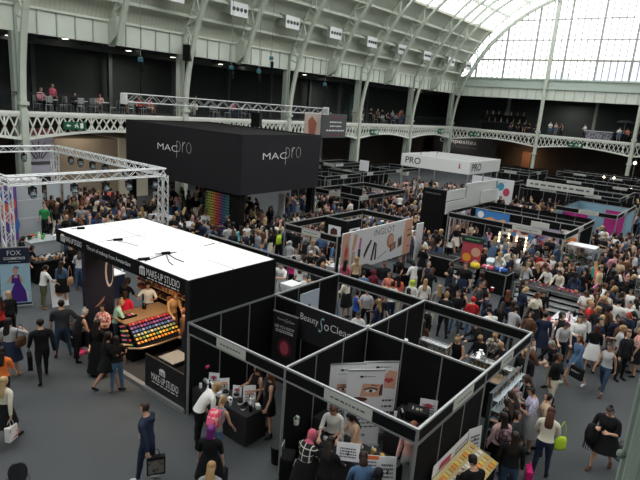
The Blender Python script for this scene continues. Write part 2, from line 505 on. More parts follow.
def hair_mesh(fig, style):
    """hair: cap over the skull plus, by style, a fall, bun, tail or scarf"""
    face_cols = {'short': (1, 2, 3, 4), 'long': (1, 2, 3, 4), 'bun': (1, 2, 3, 4), 'tail': (1, 2, 3, 4), 'bob': (1, 2, 3, 4), 'scarf': (1, 2, 3, 4), 'curly': (1, 2, 3, 4), 'cap': (1, 2, 3, 4)}[style]
    c, hr, hf, hu = fig.head; k = fig.k
    ids = {}; vs = []; fs = []
    lift = {'short': .010, 'long': .013, 'bun': .012, 'tail': .012, 'bob': .014, 'scarf': .020, 'curly': .035, 'cap': .014}[style] * k
    for f, t in zip(fig.F, fig.T):
        if t[0] not in ('head', 'neck'): continue
        cen = sum((fig.V[i] for i in f), V()) / len(f) - c
        fx, ux = cen.dot(hf) / k, cen.dot(hu) / k; sx = cen.dot(hr) / k
        if style == 'scarf':
            keep = (t[0] == 'neck') or not (fx > .045 and -.08 < ux < .055)
        elif style in ('long', 'bob', 'curly'):
            keep = t[0] == 'head' and (ux > .062 or (fx < .035 and ux > -.09))
        elif style == 'short':
            keep = t[0] == 'head' and (ux > .065 or (fx < -.005 and ux > -.03) or (fx < -.05 and ux > -.06))
        else:
            keep = t[0] == 'head' and (ux > .062 or (fx < .012 and ux > -.07))
        if not keep: continue
        nf = []
        for i in f:
            if i not in ids: ids[i] = len(vs); vs.append(fig.V[i] + fig.N[i] * lift)
            nf.append(ids[i])
        fs.append(tuple(nf))
    def loft(rows, n=10):
        o = len(vs)
        for (cc, a, b, ra, rb) in rows:
            for i in range(n):
                t = 2 * PI * i / n; vs.append(cc + a * (ra * math.cos(t)) + b * (rb * math.sin(t)))
        for j in range(len(rows) - 1):
            for i in range(n): fs.append((o + j * n + i, o + j * n + (i + 1) % n, o + (j + 1) * n + (i + 1) % n, o + (j + 1) * n + i))
        fs.append(tuple(range(o, o + n))[::-1]); fs.append(tuple(range(o + (len(rows) - 1) * n, o + len(rows) * n)))
    if style in ('long', 'curly', 'bob'):
        ch, crt, cfa, cup = fig.chest
        base = c - hf * .045 * k
        L = {'long': .25, 'curly': .17, 'bob': .12}[style] * k
        rows = [(base + hu * .05 * k, hr, hf, .070 * k, .050 * k)]
        p = fig.chin - hf * .058 * k - hu * .02 * k
        rows.append((p + hu * .07 * k, hr, hf, .080 * k, .050 * k)); rows.append((p - cup * .01 * k, (hr + crt).normalized(), cfa, .090 * k, .040 * k))
        if L > .15 * k:
            q = p - cup * (L * .5) - cfa * .052 * k
            rows.append((q, crt, cfa, .102 * k, .028 * k)); rows.append((p - cup * L * .85 - cfa * .062 * k, crt, cfa, .088 * k, .018 * k)); rows.append((p - cup * L - cfa * .062 * k, crt, cfa, .060 * k, .006 * k))
        else: rows.append((p - cup * .045 * k, crt, cfa, .085 * k, .035 * k))
        loft(rows)
    if style == 'bun':
        b = MB().sphere(c + hu * .115 * k - hf * .06 * k, .048 * k); o = len(vs); vs += [V(x) for x in b.v]; fs += [tuple(i + o for i in f) for f in b.f]
    if style == 'tail':
        ch, crt, cfa, cup = fig.chest
        p = c - hf * .105 * k + hu * .03 * k
        b = MB().tube([p + hf * .03 * k, p - hf * .025 * k, p - hf * .03 * k - cup * .1 * k, p - hf * .01 * k - cup * .22 * k], [.02 * k, .028 * k, .03 * k, .008 * k]); o = len(vs); vs += [V(x) for x in b.v]; fs += [tuple(i + o for i in f) for f in b.f]
    if style == 'scarf':
        ch, crt, cfa, cup = fig.chest
        p = fig.chin - cup * .02 * k
        loft([(p + cup * .03 * k, crt, cfa, .075 * k, .07 * k), (p - cup * .04 * k, crt, cfa, .125 * k, .088 * k), (p - cup * .10 * k, crt, cfa, .15 * k, .10 * k), (p - cup * .15 * k, crt, cfa, .11 * k, .09 * k)])
    if style == 'cap':
        b = MB().lathe([(.09 * k, 0), (.088 * k, .006 * k)], (0, 0, 0), 12); o = len(vs)
        for x in b.v: vs.append(c + hu * (.055 * k + x[2]) + hr * x[0] * .8 + hf * (x[1] + .09 * k))
        fs += [tuple(i + o for i in f) for f in b.f]
    return vs, fs
def mesh_obj(name, vs, fs, mats, mi=None, parent=None, sub=0, thick=0):
    me = bpy.data.meshes.new(name); me.from_pydata([tuple(v) for v in vs], [], fs)
    for m in (mats if isinstance(mats, list) else [mats]): me.materials.append(m)
    for i, p in enumerate(me.polygons):
        p.use_smooth = True
        if mi: p.material_index = mi[i]
    o = bpy.data.objects.new(name, me); C.objects.link(o)
    if parent is not None: o.parent = parent
    if thick:
        s = o.modifiers.new('cloth', 'SOLIDIFY'); s.thickness = thick; s.offset = -1
    if sub:
        s = o.modifiers.new('smooth', 'SUBSURF'); s.levels = sub; s.render_levels = sub
    return o

COL = dict(black='131316', dark='1e2024', charcoal='33353a', grey='8b8d90', lightgrey='b5b6b8', white='e2e1de', cream='ddd6c4', navy='232c42', denim='4d6888', jean='34465f',
           blue='2f57a8', teal='2f8f86', mint='a9d3bf', green='2e8a4d', lime='b7d63a', yellow='e0c23c', orange='e87a3a', coral='e8705a', salmon='cf7f6c', red='c3302f', crimson='d02442',
           pink='d59aa6', palepink='d2aead', rose='c65f74', magenta='c21f6c', maroon='6d2335', purple='5b2f7d', lavender='c4bfd4', beige='cbb396', peach='d6a8a0', tan='a9835b', brown='5c4030', olive='5d6044', aqua='7fc4c9', red_print='c9665f')
HAIRC = dict(black='100e0d', dark='1f1612', brown='33231a', auburn='4a2a1b', ginger='6b3a22', blonde='a08158', fair='b89d72', grey='807c77', white='b9b4aa', red='a02822', purple='6c1f6e', pinkh='c4546c',
             lime='c3dc3c', maroon='6b1f38', rosy='c65a70', redcap='c2202a', tan='94744c')
def cloth(c, pat=None):
    if pat == 'grid': return mat('cloth_black_white_grid', COL['black'], .85, kind='grid', col2='d8d4c8', scale=15)
    if pat == 'floral': return mat('cloth_floral_' + c, COL[c], .85, kind='blotch', col2='8c88a8', scale=28)
    if pat == 'leaf': return mat('cloth_leaf_' + c, COL[c], .85, kind='blotch', col2='d9d7cf', scale=22)
    if pat == 'redprint': return mat('cloth_red_print', COL['red_print'], .85, kind='blotch', col2='ded0c6', scale=20)
    if pat == 'stripe': return mat('cloth_stripe_' + c, COL[c], .85, kind='stripeZ', col2='dddad2', scale=30)
    return mat('cloth_' + c, COL[c], .85, spec=.25, var=.12, scale=5, bump=.15)
def hairm(c): return mat('hair_' + c, HAIRC[c], .5, spec=.35, var=.25, scale=30)
M_eye = mat('eye_dark', '1d1714', .3)
M_lip = mat('lip', 'a5504c', .4)

POSES = dict(
    stand=dict(), idle=dict(armR=(10, -6, 18, 10, 0), armL=(8, 14, 25, 15, 0), legR=(6, 8, 5), legL=(-4, 2, 4), turn=18),
    walk=dict(lean=4, armR=(7, -18, 14, 8, 0), armL=(7, 22, 22, 8, 0), legR=(24, 8, 2), legL=(-14, 20, 2), nod=6),
    walkb=dict(lean=4, armR=(7, 20, 24, 8, 0), armL=(7, -16, 14, 8, 0), legR=(-14, 20, 2), legL=(23, 7, 2), nod=6),
    phone=dict(lean=5, nod=28, armR=(10, 22, 100, 32, 30), armL=(10, 18, 98, 36, 30), legR=(4, 5, 4), legL=(-3, 3, 4)),
    reach=dict(lean=16, nod=24, armR=(12, 42, 38, 20, 60), armL=(10, 30, 58, 20, 60), legR=(-4, 2, 4), legL=(6, 10, 5)),
    lean=dict(lean=32, nod=12, armR=(14, 40, 30, 12, 60), armL=(14, 52, 18, 12, 60), legR=(-8, 2, 5), legL=(4, 8, 5)),
    bend=dict(lean=58, nod=-8, armR=(12, 52, 24, 10, 50), armL=(16, 38, 40, 10, 50), legR=(-6, 2, 6), legL=(2, 6, 6)),
    makeup=dict(lean=8, nod=14, armR=(30, 62, 62, 30, 40), armL=(22, 44, 80, 30, 40), legR=(4, 5, 5), legL=(-2, 3, 4)),
    arms=dict(armR=(14, 14, 98, 62, 20), armL=(14, 18, 100, 60, 20), legR=(2, 2, 5), legL=(5, 9, 5), nod=8),
    hip=dict(armR=(38, -12, 80, 58, 0), armL=(8, 4, 14, 10, 0), legR=(3, 4, 7), legL=(-3, 3, 7)),
    hairup=dict(armR=(55, 40, 125, 40, 0), armL=(8, 8, 20, 10, 0), legR=(5, 6, 4), legL=(-4, 3, 4), turn=-20),
    point=dict(lean=6, armR=(26, 70, 22, 10, 40), armL=(8, 6, 20, 10, 0), legR=(5, 5, 4), legL=(-4, 4, 4)),
    talk=dict(armR=(14, 22, 80, 24, 20), armL=(8, 4, 18, 10, 0), turn=-25, legR=(3, 4, 4), legL=(-2, 3, 5)),
    sit=dict(lean=8, nod=14, armR=(10, 25, 70, 20, 60), armL=(10, 28, 66, 20, 60), legR=(84, 84, 7), legL=(82, 80, 7)),
    sitlean=dict(lean=22, nod=16, armR=(14, 38, 62, 24, 60), armL=(12, 34, 70, 24, 60), legR=(86, 90, 8), legL=(80, 74, 8)),
)
N_PEOPLE = [0]
def person(loc, rz, label, pose='stand', sex='f', h=1.66, top='black', sl='short', bot='jeans', botc='jean', hair='long', hc='brown', skin=0,
           pat=None, near=True, girth=1.0, shoes='black', group=None, hem=1, coat=None, nearer=False, tweak=None, face=None):
    kw = dict(POSES[pose])
    if tweak: kw.update(tweak)
    fig = human(sex=sex, height=h, girth=girth, **kw)
    sk = SKIN[skin]; parts = []
    seated = pose.startswith('sit')
    if bot in ('jeans', 'trousers', 'crop', 'shorts'):
        ln = {'jeans': 'long', 'trousers': 'long', 'crop': 'crop', 'shorts': 'short'}[bot]
        parts.append(('shorts' if bot == 'shorts' else 'trousers', shell(fig, w_tr(ln), .010), cloth(botc)))
    elif bot in ('skirt', 'dress', 'maxi', 'mini') and seated:
        parts.append(('skirt', shell(fig, w_tr('short'), .014), cloth(botc)))
    elif bot in ('skirt', 'dress', 'maxi', 'mini'):
        zb = {'skirt': .52, 'dress': .56, 'maxi': .12, 'mini': .64}[bot]
        parts.append(('skirt', skirt_mesh(fig, 1.06, zb, .05 if bot != 'mini' else .015), cloth(botc)))
    parts.append(('dress_top' if bot in ('dress', 'mini', 'maxi') and botc == top else 'top', shell(fig, w_top(sl, hem if hem is not None else 0), .016), cloth(top, pat)))
    if coat:
        parts.append(('coat', skirt_mesh(fig, 1.1, coat[1], .05), cloth(coat[0])))
    parts.append(('shoes', shell(fig, w_boot if shoes in ('boot',) else w_shoe, .007), cloth('black' if shoes == 'boot' else shoes)))
    hv = hair_mesh(fig, hair)
    if hv[1]: parts.append(('head_scarf' if hair == 'scarf' else 'cap' if hair == 'cap' else 'hair', hv, cloth(hc) if hair == 'scarf' and hc in COL else hairm(hc)))
    N_PEOPLE[0] += 1
    if near:
        root = thing('person', label, 'person', loc, rz, group)
        mesh_obj('body', fig.V, fig.F, sk, parent=root, sub=1)
        for nm, (vs, fs), m in parts:
            mesh_obj(nm, vs, fs, m, parent=root, sub=1, thick=0)
        if face is not False:
            c, hr, hf, hu = fig.head; k = fig.k
            for s in (-1, 1):
                MB().sphere(c + hr * (.031 * s * k) + hf * (.090 * k) + hu * (.008 * k), .011 * k, 8).build('eye', M_eye, root, smooth=True)
            MB().add([c + hf * .096 * k + hr * (x * k) + hu * (y * k) + hf * (-abs(x) * .35 * k) for x, y in ((-.024, -.058), (0, -.064), (.024, -.058), (0, -.050))], [(0, 1, 2, 3)]).build('mouth', M_lip, root, fix=False)
        root['_n'] = 1; del root['_n']
        return root, fig
    vs = list(fig.V); fs = list(fig.F); mi = [0] * len(fs); mats = [sk]
    for nm, (pv, pf), m in parts:
        o = len(vs); vs += pv; fs += [tuple(i + o for i in f) for f in pf]; mats.append(m); mi += [len(mats) - 1] * len(pf)
    ob = mesh_obj('person', vs, fs, mats, mi)
    ob.location = loc; ob.rotation_euler = (0, 0, rz)
    tag(ob, label, 'person', group)
    return ob, fig
def facing(p, deg):
    """yaw for a figure at p: 0 looks away from the camera, 90 to picture left, 180 at the camera, -90 to picture right"""
    d = V((p[0], p[1])); a = math.atan2(d.y, d.x)
    return a - PI / 2 + math.radians(deg)
def P(hx, hy, deg, label, h=1.66, z0=0., hh=None, **k):
    """a person whose head top is measured at (hx, hy)"""
    pose = k.get('pose', 'stand'); lean = POSES[pose].get('lean', 0) if not k.get('tweak') else k['tweak'].get('lean', POSES[pose].get('lean', 0))
    if pose.startswith('sit'): ht = h * .775
    else: ht = h * (.5 + .5 * math.cos(math.radians(lean * .8))) - .0
    ht = hh or ht
    g = at(hx, hy, z0 + ht)
    rz = facing(g, deg)
    off = .55 * h * .52 * math.sin(math.radians(lean)) * 1.2
    g = V((g.x + math.sin(rz) * off, g.y - math.cos(rz) * off, z0))
    return person(g, rz, label, h=h, **k)
def hand_world(r, fig, side):
    hp = fig.hands[side][0]
    return Matrix.Translation(r.location) @ Matrix.Rotation(r.rotation_euler[2], 4, 'Z') @ hp

# bags ---------------------------------------------------------------
def carrier_bag(p, rz, label, w=.32, h=.36, d=.12, col='black', side=None, text=None, group=None):
    r = thing('carrier_bag', label, 'bag', (p[0], p[1], p[2] - h - .16), rz, group)
    b = MB(); b.box(-w / 2, w / 2, -d / 2, d / 2, 0, h)
    b.build('bag_body', cloth(col), r, bevel=.006)
    if side:
        MB().box(-w * .42, w * .42, -d / 2 - .004, -d / 2, h * .1, h * .85).build('printed_side', side, r)
        MB().box(-w * .42, w * .42, d / 2, d / 2 + .004, h * .1, h * .85).build('printed_side', side, r)
    if text:
        lettering(text, M_text, r, (0, -d / 2 - .003, h * .6), (1, 0, 0), (0, 0, 1), .05, w * .7)
        lettering(text, M_text, r, (0, d / 2 + .003, h * .6), (-1, 0, 0), (0, 0, 1), .05, w * .7)
    for s in (-1, 1):
        MB().tube([(-w * .22, s * d * .4, h), (-w * .14, s * d * .1, h + .13), (0, 0, h + .165), (w * .14, s * d * .1, h + .13), (w * .22, s * d * .4, h)], .006, 6).build('handle', cloth(col), r)
    return r
def handbag(p, rz, label, col='brown', w=.32, h=.24, strap=.45):
    r = thing('handbag', label, 'bag', p, rz)
    b = MB(); n = 12
    pr = [(w * .5, 0), (w * .56, h * .2), (w * .52, h * .7), (w * .40, h)]
    vs = []; fs = []
    for rx, z in pr:
        for i in range(n):
            a = 2 * PI * i / n; vs.append((rx * math.cos(a), rx * .36 * math.sin(a), z))
    for j in range(3):
        for i in range(n): fs.append((j * n + i, j * n + (i + 1) % n, (j + 1) * n + (i + 1) % n, (j + 1) * n + i))
    fs.append(tuple(range(n))[::-1]); fs.append(tuple(range(3 * n, 4 * n)))
    b.add(vs, fs); b.build('bag_body', cloth(col), r, smooth=True)
    MB().tube([(-w * .38, 0, h * .9), (-w * .25, 0, h + strap * .6), (0, 0, h + strap), (w * .25, 0, h + strap * .6), (w * .38, 0, h * .9)], .010, 6).build('strap', cloth(col), r, smooth=True)
    return r
def backpack(r0, fig, label, m, m2):
    ch, rt, fa, up = fig.chest; mw = Matrix.Translation(r0.location) @ Matrix.Rotation(r0.rotation_euler[2], 4, 'Z')
    q = ch - fa * .20 * fig.k - up * .06; wp = mw @ q
    r = thing('backpack', label, 'backpack', wp, r0.rotation_euler[2])
    def W(x, y, z): return rt * x + fa * y + up * z
    vs = []; fs = []; n = 14
    for y, s in ((.07, .9), (.05, 1.0), (-.04, 1.0), (-.09, .8)):
        for i in range(n):
            a = 2 * PI * i / n; cx = math.copysign(abs(math.cos(a)) ** .6, math.cos(a)); sx = math.copysign(abs(math.sin(a)) ** .6, math.sin(a))
            vs.append(W(.14 * s * cx, y, .20 * s * sx))
    for j in range(3):
        for i in range(n): fs.append((j * n + i, j * n + (i + 1) % n, (j + 1) * n + (i + 1) % n, (j + 1) * n + i))
    fs.append(tuple(range(n))[::-1]); fs.append(tuple(range(3 * n, 4 * n)))
    MB().add(vs, fs).build('bag_body', m, r, smooth=True)
    b = MB(); b.add([W(x, y, z) for y in (-.09, -.125) for x, z in ((-.09, -.14), (.09, -.14), (.09, 0), (-.09, 0))], [(0, 1, 2, 3), (4, 7, 6, 5), (0, 4, 5, 1), (1, 5, 6, 2), (2, 6, 7, 3), (3, 7, 4, 0)])
    b.build('front_pocket', m2, r, bevel=.01)
    for s in (-1, 1):
        MB().tube([W(.08 * s, .06, .18), W(.09 * s, .17, .205), W(.10 * s, .28, .12), W(.11 * s, .30, -.02), W(.13 * s, .16, -.12), W(.10 * s, .06, -.16)], .014, 6).build('strap', m2, r, smooth=True)
    return r
# ------------------------------------------------------------------ the hall
AY, AZ = 16.85, 6.2              # axis of the barrel vault
YW, XE = 33.7, 72.0              # gallery fronts: long wall and end wall
ZG = 6.1                         # gallery floor
XB = -14.0                       # hall end behind the camera
def ap(Rr, deg): return (AY + Rr * math.cos(math.radians(deg)), AZ + Rr * math.sin(math.radians(deg)))

m_carpet = mat('grey_carpet', '505355', .95, spec=.15, var=.10, scale=1.1, bump=.25)
_nt = m_carpet.node_tree; _b = _nt.nodes['Principled BSDF']
_src = _b.inputs['Base Color'].links[0].from_socket
_n2 = _nt.nodes.new('ShaderNodeTexNoise'); _n2.inputs['Scale'].default_value = 45
_tc = _nt.nodes.new('ShaderNodeTexCoord'); _nt.links.new(_tc.outputs['Object'], _n2.inputs['Vector'])
_mm = _nt.nodes.new('ShaderNodeMix'); _mm.data_type = 'RGBA'; _mm.blend_type = 'OVERLAY'; _mm.inputs['Factor'].default_value = .35
_nt.links.new(_src, _mm.inputs['A']); _nt.links.new(_n2.outputs['Fac'], _mm.inputs['B']); _nt.links.new(_mm.outputs['Result'], _b.inputs['Base Color'])
struct('floor', MB().box(XB, 80, -5, 41, -.2, 0), m_carpet, 'dark grey carpeted exhibition hall floor')

m_clad = mat('vault_cladding', 'c3c6b8', .75, kind='stripeX', col2='b6b9ab', scale=7)
m_fas = mat('fascia_panel', 'dbe0d4', .6, var=.08, scale=.8)
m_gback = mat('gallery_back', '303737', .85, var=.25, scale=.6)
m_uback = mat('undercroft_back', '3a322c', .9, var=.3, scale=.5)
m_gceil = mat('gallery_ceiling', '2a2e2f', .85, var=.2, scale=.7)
m_pane = glass_mat('roof_glass', (.97, .985, 1.0), .95)

# long wall: back walls, gallery slab and ceiling, fascia band
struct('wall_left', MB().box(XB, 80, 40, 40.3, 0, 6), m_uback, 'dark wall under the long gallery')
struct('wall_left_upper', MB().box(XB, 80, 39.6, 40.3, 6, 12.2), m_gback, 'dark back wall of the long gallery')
struct('trim_1', MB().box(XB, XE + .3, YW - .2, YW + .22, 5.99, 6.14).box(XB, XE + .3, YW + .02, YW + .2, 5.8, 5.99), mat('white_trim', 'f3f4ec', .5), 'white edge band of the long gallery floor')
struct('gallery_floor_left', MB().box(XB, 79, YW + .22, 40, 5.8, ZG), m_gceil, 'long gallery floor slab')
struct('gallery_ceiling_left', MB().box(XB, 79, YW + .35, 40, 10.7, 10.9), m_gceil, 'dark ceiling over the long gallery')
b = MB()
for i in range(30):
    x = 3 + i * 2.83; b.box(x, x + .22, YW + .5, 39.6, 10.45, 10.7)
b.box(XB, 79, 36.8, 37.1, 10.2, 10.7)
struct('gallery_ceiling_beam', b, mat('ceiling_beam', '4a5050', .8), 'beams across the dark ceiling over the long gallery')
b = MB(); b.box(XB, XE, YW + .12, YW + .35, 10.52, 11.9); b.box(XB, XE, YW - .02, YW + .3, 11.86, 12.0)
struct('trim_2', b, m_fas, 'pale panelled fascia above the long gallery')
b = MB()
for i in range(60):
    x = 3.2 + i * 1.14
    b.box(x - .03, x + .03, YW + .04, YW + .13, 10.55, 11.86)
struct('trim_3', b, mat('fascia_batten', 'a9b1a8', .6), 'upright battens of the long gallery fascia')

# end wall
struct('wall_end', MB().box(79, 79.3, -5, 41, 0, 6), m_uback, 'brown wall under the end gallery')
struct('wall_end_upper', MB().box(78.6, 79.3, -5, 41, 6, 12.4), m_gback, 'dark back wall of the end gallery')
struct('gallery_floor_end', MB().box(XE + .22, 79, -5, YW + .2, 5.8, ZG), m_gceil, 'end gallery floor slab')
struct('trim_4', MB().box(XE - .2, XE + .22, -5, YW, 5.99, 6.14).box(XE + .02, XE + .2, -5, YW, 5.8, 5.99), mat('white_trim', 'f3f4ec', .5), 'white edge band of the end gallery floor')
struct('gallery_ceiling_end', MB().box(XE + .4, 79, -5, YW + .3, 10.5, 10.7), m_gceil, 'dark ceiling over the end gallery')
b = MB(); b.box(XE + .1, XE + .4, -5, YW + .3, 10.35, 11.65)
struct('trim_5', b, m_fas, 'panelled band under the sill of the arched end window')
b = MB()
for i in range(30): b.box(XE + .04, XE + .11, .3 + i * 1.14, .36 + i * 1.14, 10.4, 11.6)
struct('trim_6', b, mat('fascia_batten', 'a9b1a8', .6), 'upright battens under the end window')
struct('trim_7', MB().box(XE - .08, XE + .5, -5, YW + .3, 11.62, 12.82).box(XE - .22, XE - .06, -5, YW + .3, 12.66, 12.86), mat('sill_beam', 'b9c6bb', .55, var=.05, scale=.6), 'deep green grey sill beam of the end window')
# arched end window: glass, mullions, transoms, arch frame
zs = 12.85; RW = 16.75
def yspan(z): return math.sqrt(max(0, RW * RW - (z - AZ) ** 2))
b = MB(); arcp = [(XE + .2, AY + RW * math.cos(t), AZ + RW * math.sin(t)) for t in [math.asin((zs - AZ) / RW) + (PI - 2 * math.asin((zs - AZ) / RW)) * i / 40 for i in range(41)]]
b.add(arcp, [tuple(range(41))]); w1 = struct('window_1', b, m_pane, 'large arched glazed end window', fix=False)
b = MB(); y = .55
i = 0
while y < 33.4:
    zt = AZ + math.sqrt(max(0, RW * RW - (y - AY) ** 2)); thick = .24 if i % 5 == 2 else .10
    if zt > zs + .2: b.box(XE + .1 - thick * .6, XE + .2, y - thick / 2, y + thick / 2, zs, zt)
    y += .735; i += 1
b.build('mullion', mat('mullion_bar', 'a6a8a2', .6), w1)
for z, h in ((15.06, .22), (17.4, .13), (19.75, .13), (22.0, .12)):
    hw = yspan(z) if z < AZ + RW else 0
    if hw: MB().box(XE + .02, XE + .22, AY - hw, AY + hw, z - h / 2, z + h / 2).build('transom', mat('transom_bar', 'a3a096', .6), w1)
b = MB()
def arc_beam(b, x0, x1, R0, R1, a0, a1, n):
    vs = []
    for i in range(n + 1):
        a = a0 + (a1 - a0) * i / n
        for rr, x in ((R0, x0), (R0, x1), (R1, x1), (R1, x0)):
            y, z = ap(rr, a); vs.append((x, y, z))
    fs = [(0, 1, 2, 3), tuple(4 * n + q for q in (3, 2, 1, 0))]
    for i in range(n):
        for k in range(4): fs.append((4 * i + k, 4 * i + 4 + k, 4 * i + 4 + (k + 1) % 4, 4 * i + (k + 1) % 4))
    b.add(vs, fs)
arc_beam(b, XE, XE + .3, 16.68, 16.88, 20, 160, 60)
b.build('window_frame', M_steel, w1)
# spandrel between window arch and vault
b = MB(); vs = []; n = 60
for i in range(n + 1):
    a = 18 + 144 * i / n
    for rr in (16.9, 18.2):
        y, z = ap(rr, a); vs.append((XE + .25, y, z))
b.add(vs, [(2 * i, 2 * i + 1, 2 * i + 3, 2 * i + 2) for i in range(n)])
sp = struct('window_3', b, m_pane, 'glazed strip around the arched end window', fix=False)
b = MB()
for i in range(34):
    a = 18 + 144 * i / 33; y0, z0 = ap(16.8, a); y1, z1 = ap(18.1, a + (2.4 if i % 2 else -2.4)); b.bar((XE - .05, y0, z0), (XE - .05, y1, z1), .09)
b.build('frame', M_steel, sp)
struct('wall_back', MB().box(XB - .3, XB, -5, 41, 0, 25), mat('plain_back_wall', '8d9189', .8), 'plain wall at the other end of the hall')
struct('wall_right', MB().box(XB, 80, -5.3, -5, 0, 12.2), mat('plain_back_wall', '8d9189', .8), 'wall behind the near gallery')

# vault: cladding both sides, glazed crown
def vault_strip(name, R, a0, a1, n, m, label, th=.12):
    b = MB(); vs = []; xs = [XB, XE + .3]
    for i in range(n + 1):
        a = a0 + (a1 - a0) * i / n
        for x in xs:
            for rr in (R, R + th):
                y, z = ap(rr, a); vs.append((x, y, z))
    fs = []
    for i in range(n):
        o = 4 * i
        fs += [(o, o + 4, o + 6, o + 2), (o + 1, o + 3, o + 7, o + 5), (o, o + 1, o + 5, o + 4), (o + 2, o + 6, o + 7, o + 3)]
    fs += [(0, 2, 3, 1), (4 * n, 4 * n + 1, 4 * n + 3, 4 * n + 2)]
    b.add(vs, fs)
    return struct(name, b, m, label, fix=True)
vault_strip('ceiling', 18.05, 18.4, 43.2, 16, m_clad, 'grey green ribbed cladding of the vault over the long gallery')
vault_strip('ceiling_near', 18.05, 122, 161.6, 16, m_clad, 'grey green ribbed cladding of the near vault, extended to cut daylight')  # unseen near cladding carried past the kerb to dim the floor on that side
b = MB(); vs = []
for i in range(33):
    a = 43.2 + 93.6 * i / 32; y, z = ap(18.05, a); vs += [(XB, y, z), (XE + .3, y, z)]
b.add(vs, [(2 * i, 2 * i + 1, 2 * i + 3, 2 * i + 2) for i in range(32)])
w2 = struct('window_2', b, m_pane, 'glazed crown of the barrel vault', fix=False)
for p in w2.data.polygons: p.use_smooth = True
b = MB(); x = XB + .6
while x < XE:
    arc_beam(b, x - .035, x + .035, 17.92, 18.03, 43.2, 136.8, 36); x += 1.16
b.build('glazing_bar', mat('glazing_bar', '9a9c96', .6), w2)
for side, lab in ((1, 'kerb between cladding and glazed crown over the long gallery'), (-1, 'kerb between cladding and glazed crown over the near side')):
    a = 43.2 if side == 1 else 136.8; y, z = ap(17.9, a)
    struct('trim_8' if side == 1 else 'trim_9', MB().box(XB, XE, y - .22, y + .22, z - .12, z + .12), mat('kerb', 'd9d8c4', .6), lab)

# purlins
for k, a in enumerate((23, 27.9, 32.6, 37.9, 52, 61, 70, 80)):
    for q in (a, 180 - a):
        y, z = ap(17.72, q); b = MB(); b.bar((XB, y, z), (XE, y, z), .13, .2); b.bar((XB, *ap(17.5, q)), (XE, *ap(17.5, q)), .09)
        struct('roof_purlin', b, M_steel)
# ribs: trusses of two chords; the main ones run down to the floor, the others stop at the fascia
RIBX = [3.2 + 11.36 * k for k in range(7)]; RIBX[1:] = [14.6, 26.1, 37.6, 48.8, 60.0, 71.2]
MIDX = [8.9, 20.4, 31.4, 43.3, 53.6, 64.4]
def rib(x, a0, a1, label):
    b = MB(); n = 48
    arc_beam(b, x - .17, x + .17, 16.55, 16.75, a0, a1, n)
    arc_beam(b, x - .10, x + .10, 17.62, 17.80, max(a0, 17), min(a1, 163), n)
    N = int((min(a1, 163) - max(a0, 17)) / 3.6); s = max(a0, 17); st = (min(a1, 163) - s) / N
    for i in range(N):
        r0, r1 = (16.7, 17.7) if i % 2 == 0 else (17.7, 16.7)
        y0, z0 = ap(r0, s + st * i); y1, z1 = ap(r1, s + st * (i + 1)); b.bar((x, y0, z0), (x, y1, z1), .09)
        if i % 2 == 0:
            y1, z1 = ap(17.7, s + st * i); b.bar((x, y0, z0), (x, y1, z1), .08)
    return struct('roof_rib', b, M_steel, label)
for i, x in enumerate(RIBX): rib(x, 0, 180 if i else 176, None)
for x in MIDX:
    r = rib(x, 15, 165, None)
    for sg in (1, -1):
        b = MB(); y = AY + sg * 16.5
        b.prism([(x - .22, y - sg * .45, 11.0), (x - .22, y + sg * .45, 10.4), (x - .22, y + sg * .5, 12.0), (x - .22, y - sg * .5, 12.2)], (.44, 0, 0))
        b.build('console', M_steel, r)
# columns: pilaster on the gallery front and the rib foot below the gallery floor
for i, x in enumerate(RIBX):
    if i == 0: continue
    b = MB(); b.box(x - .30, x + .12, YW + .1, YW + .55, 0, 10.52); b.box(x - .16, x - .08, YW - .1, YW + .12, 6.1, 12)
    c = struct('column', b, M_steeld, 'grey pilaster of the long gallery')
    b = MB(); yy = AY + 16.65
    b.box(x - .19, x + .19, yy - .16, yy + .16, 0, 6.25); b.box(x - .26, x + .26, yy - .22, yy + .22, 6.5, 6.7); b.box(x - .3, x + .3, yy - .25, yy + .25, 0, .5)
    b.build('column_shaft', M_steel, c)
for y in (22.0, 11.2):
    b = MB(); b.tube([(XE - .35, y, 0), (XE - .35, y, 24)], .22, 12); b.box(XE - .62, XE - .08, y - .27, y + .27, 6.3, 6.55); b.box(XE - .62, XE - .08, y - .27, y + .27, 3.6, 3.8)
    struct('column', b, M_steel, 'tall slim column of the end wall, %s of the two' % ('left' if y > 20 else 'right'), smooth=False)
# the near column beside the camera's gallery
b = MB(); x, y = 3.2, .22
b.box(x - .2, x + .42, y - .62, y - .06, 0, 12); b.tube([(x + .1, y - .015, 0), (x + .1, y - .015, 12)], .045, 8); b.tube([(x - .2, y - .05, 0), (x - .2, y - .05, 12)], .03, 8)
for z in (5.0, 6.05, 7.1): b.sphere((x - .02, y + .02, z), .026)
struct('column', b, mat('near_column', '7d8a80', .6, var=.1, scale=2), 'green grey column close to the camera at the lower right')

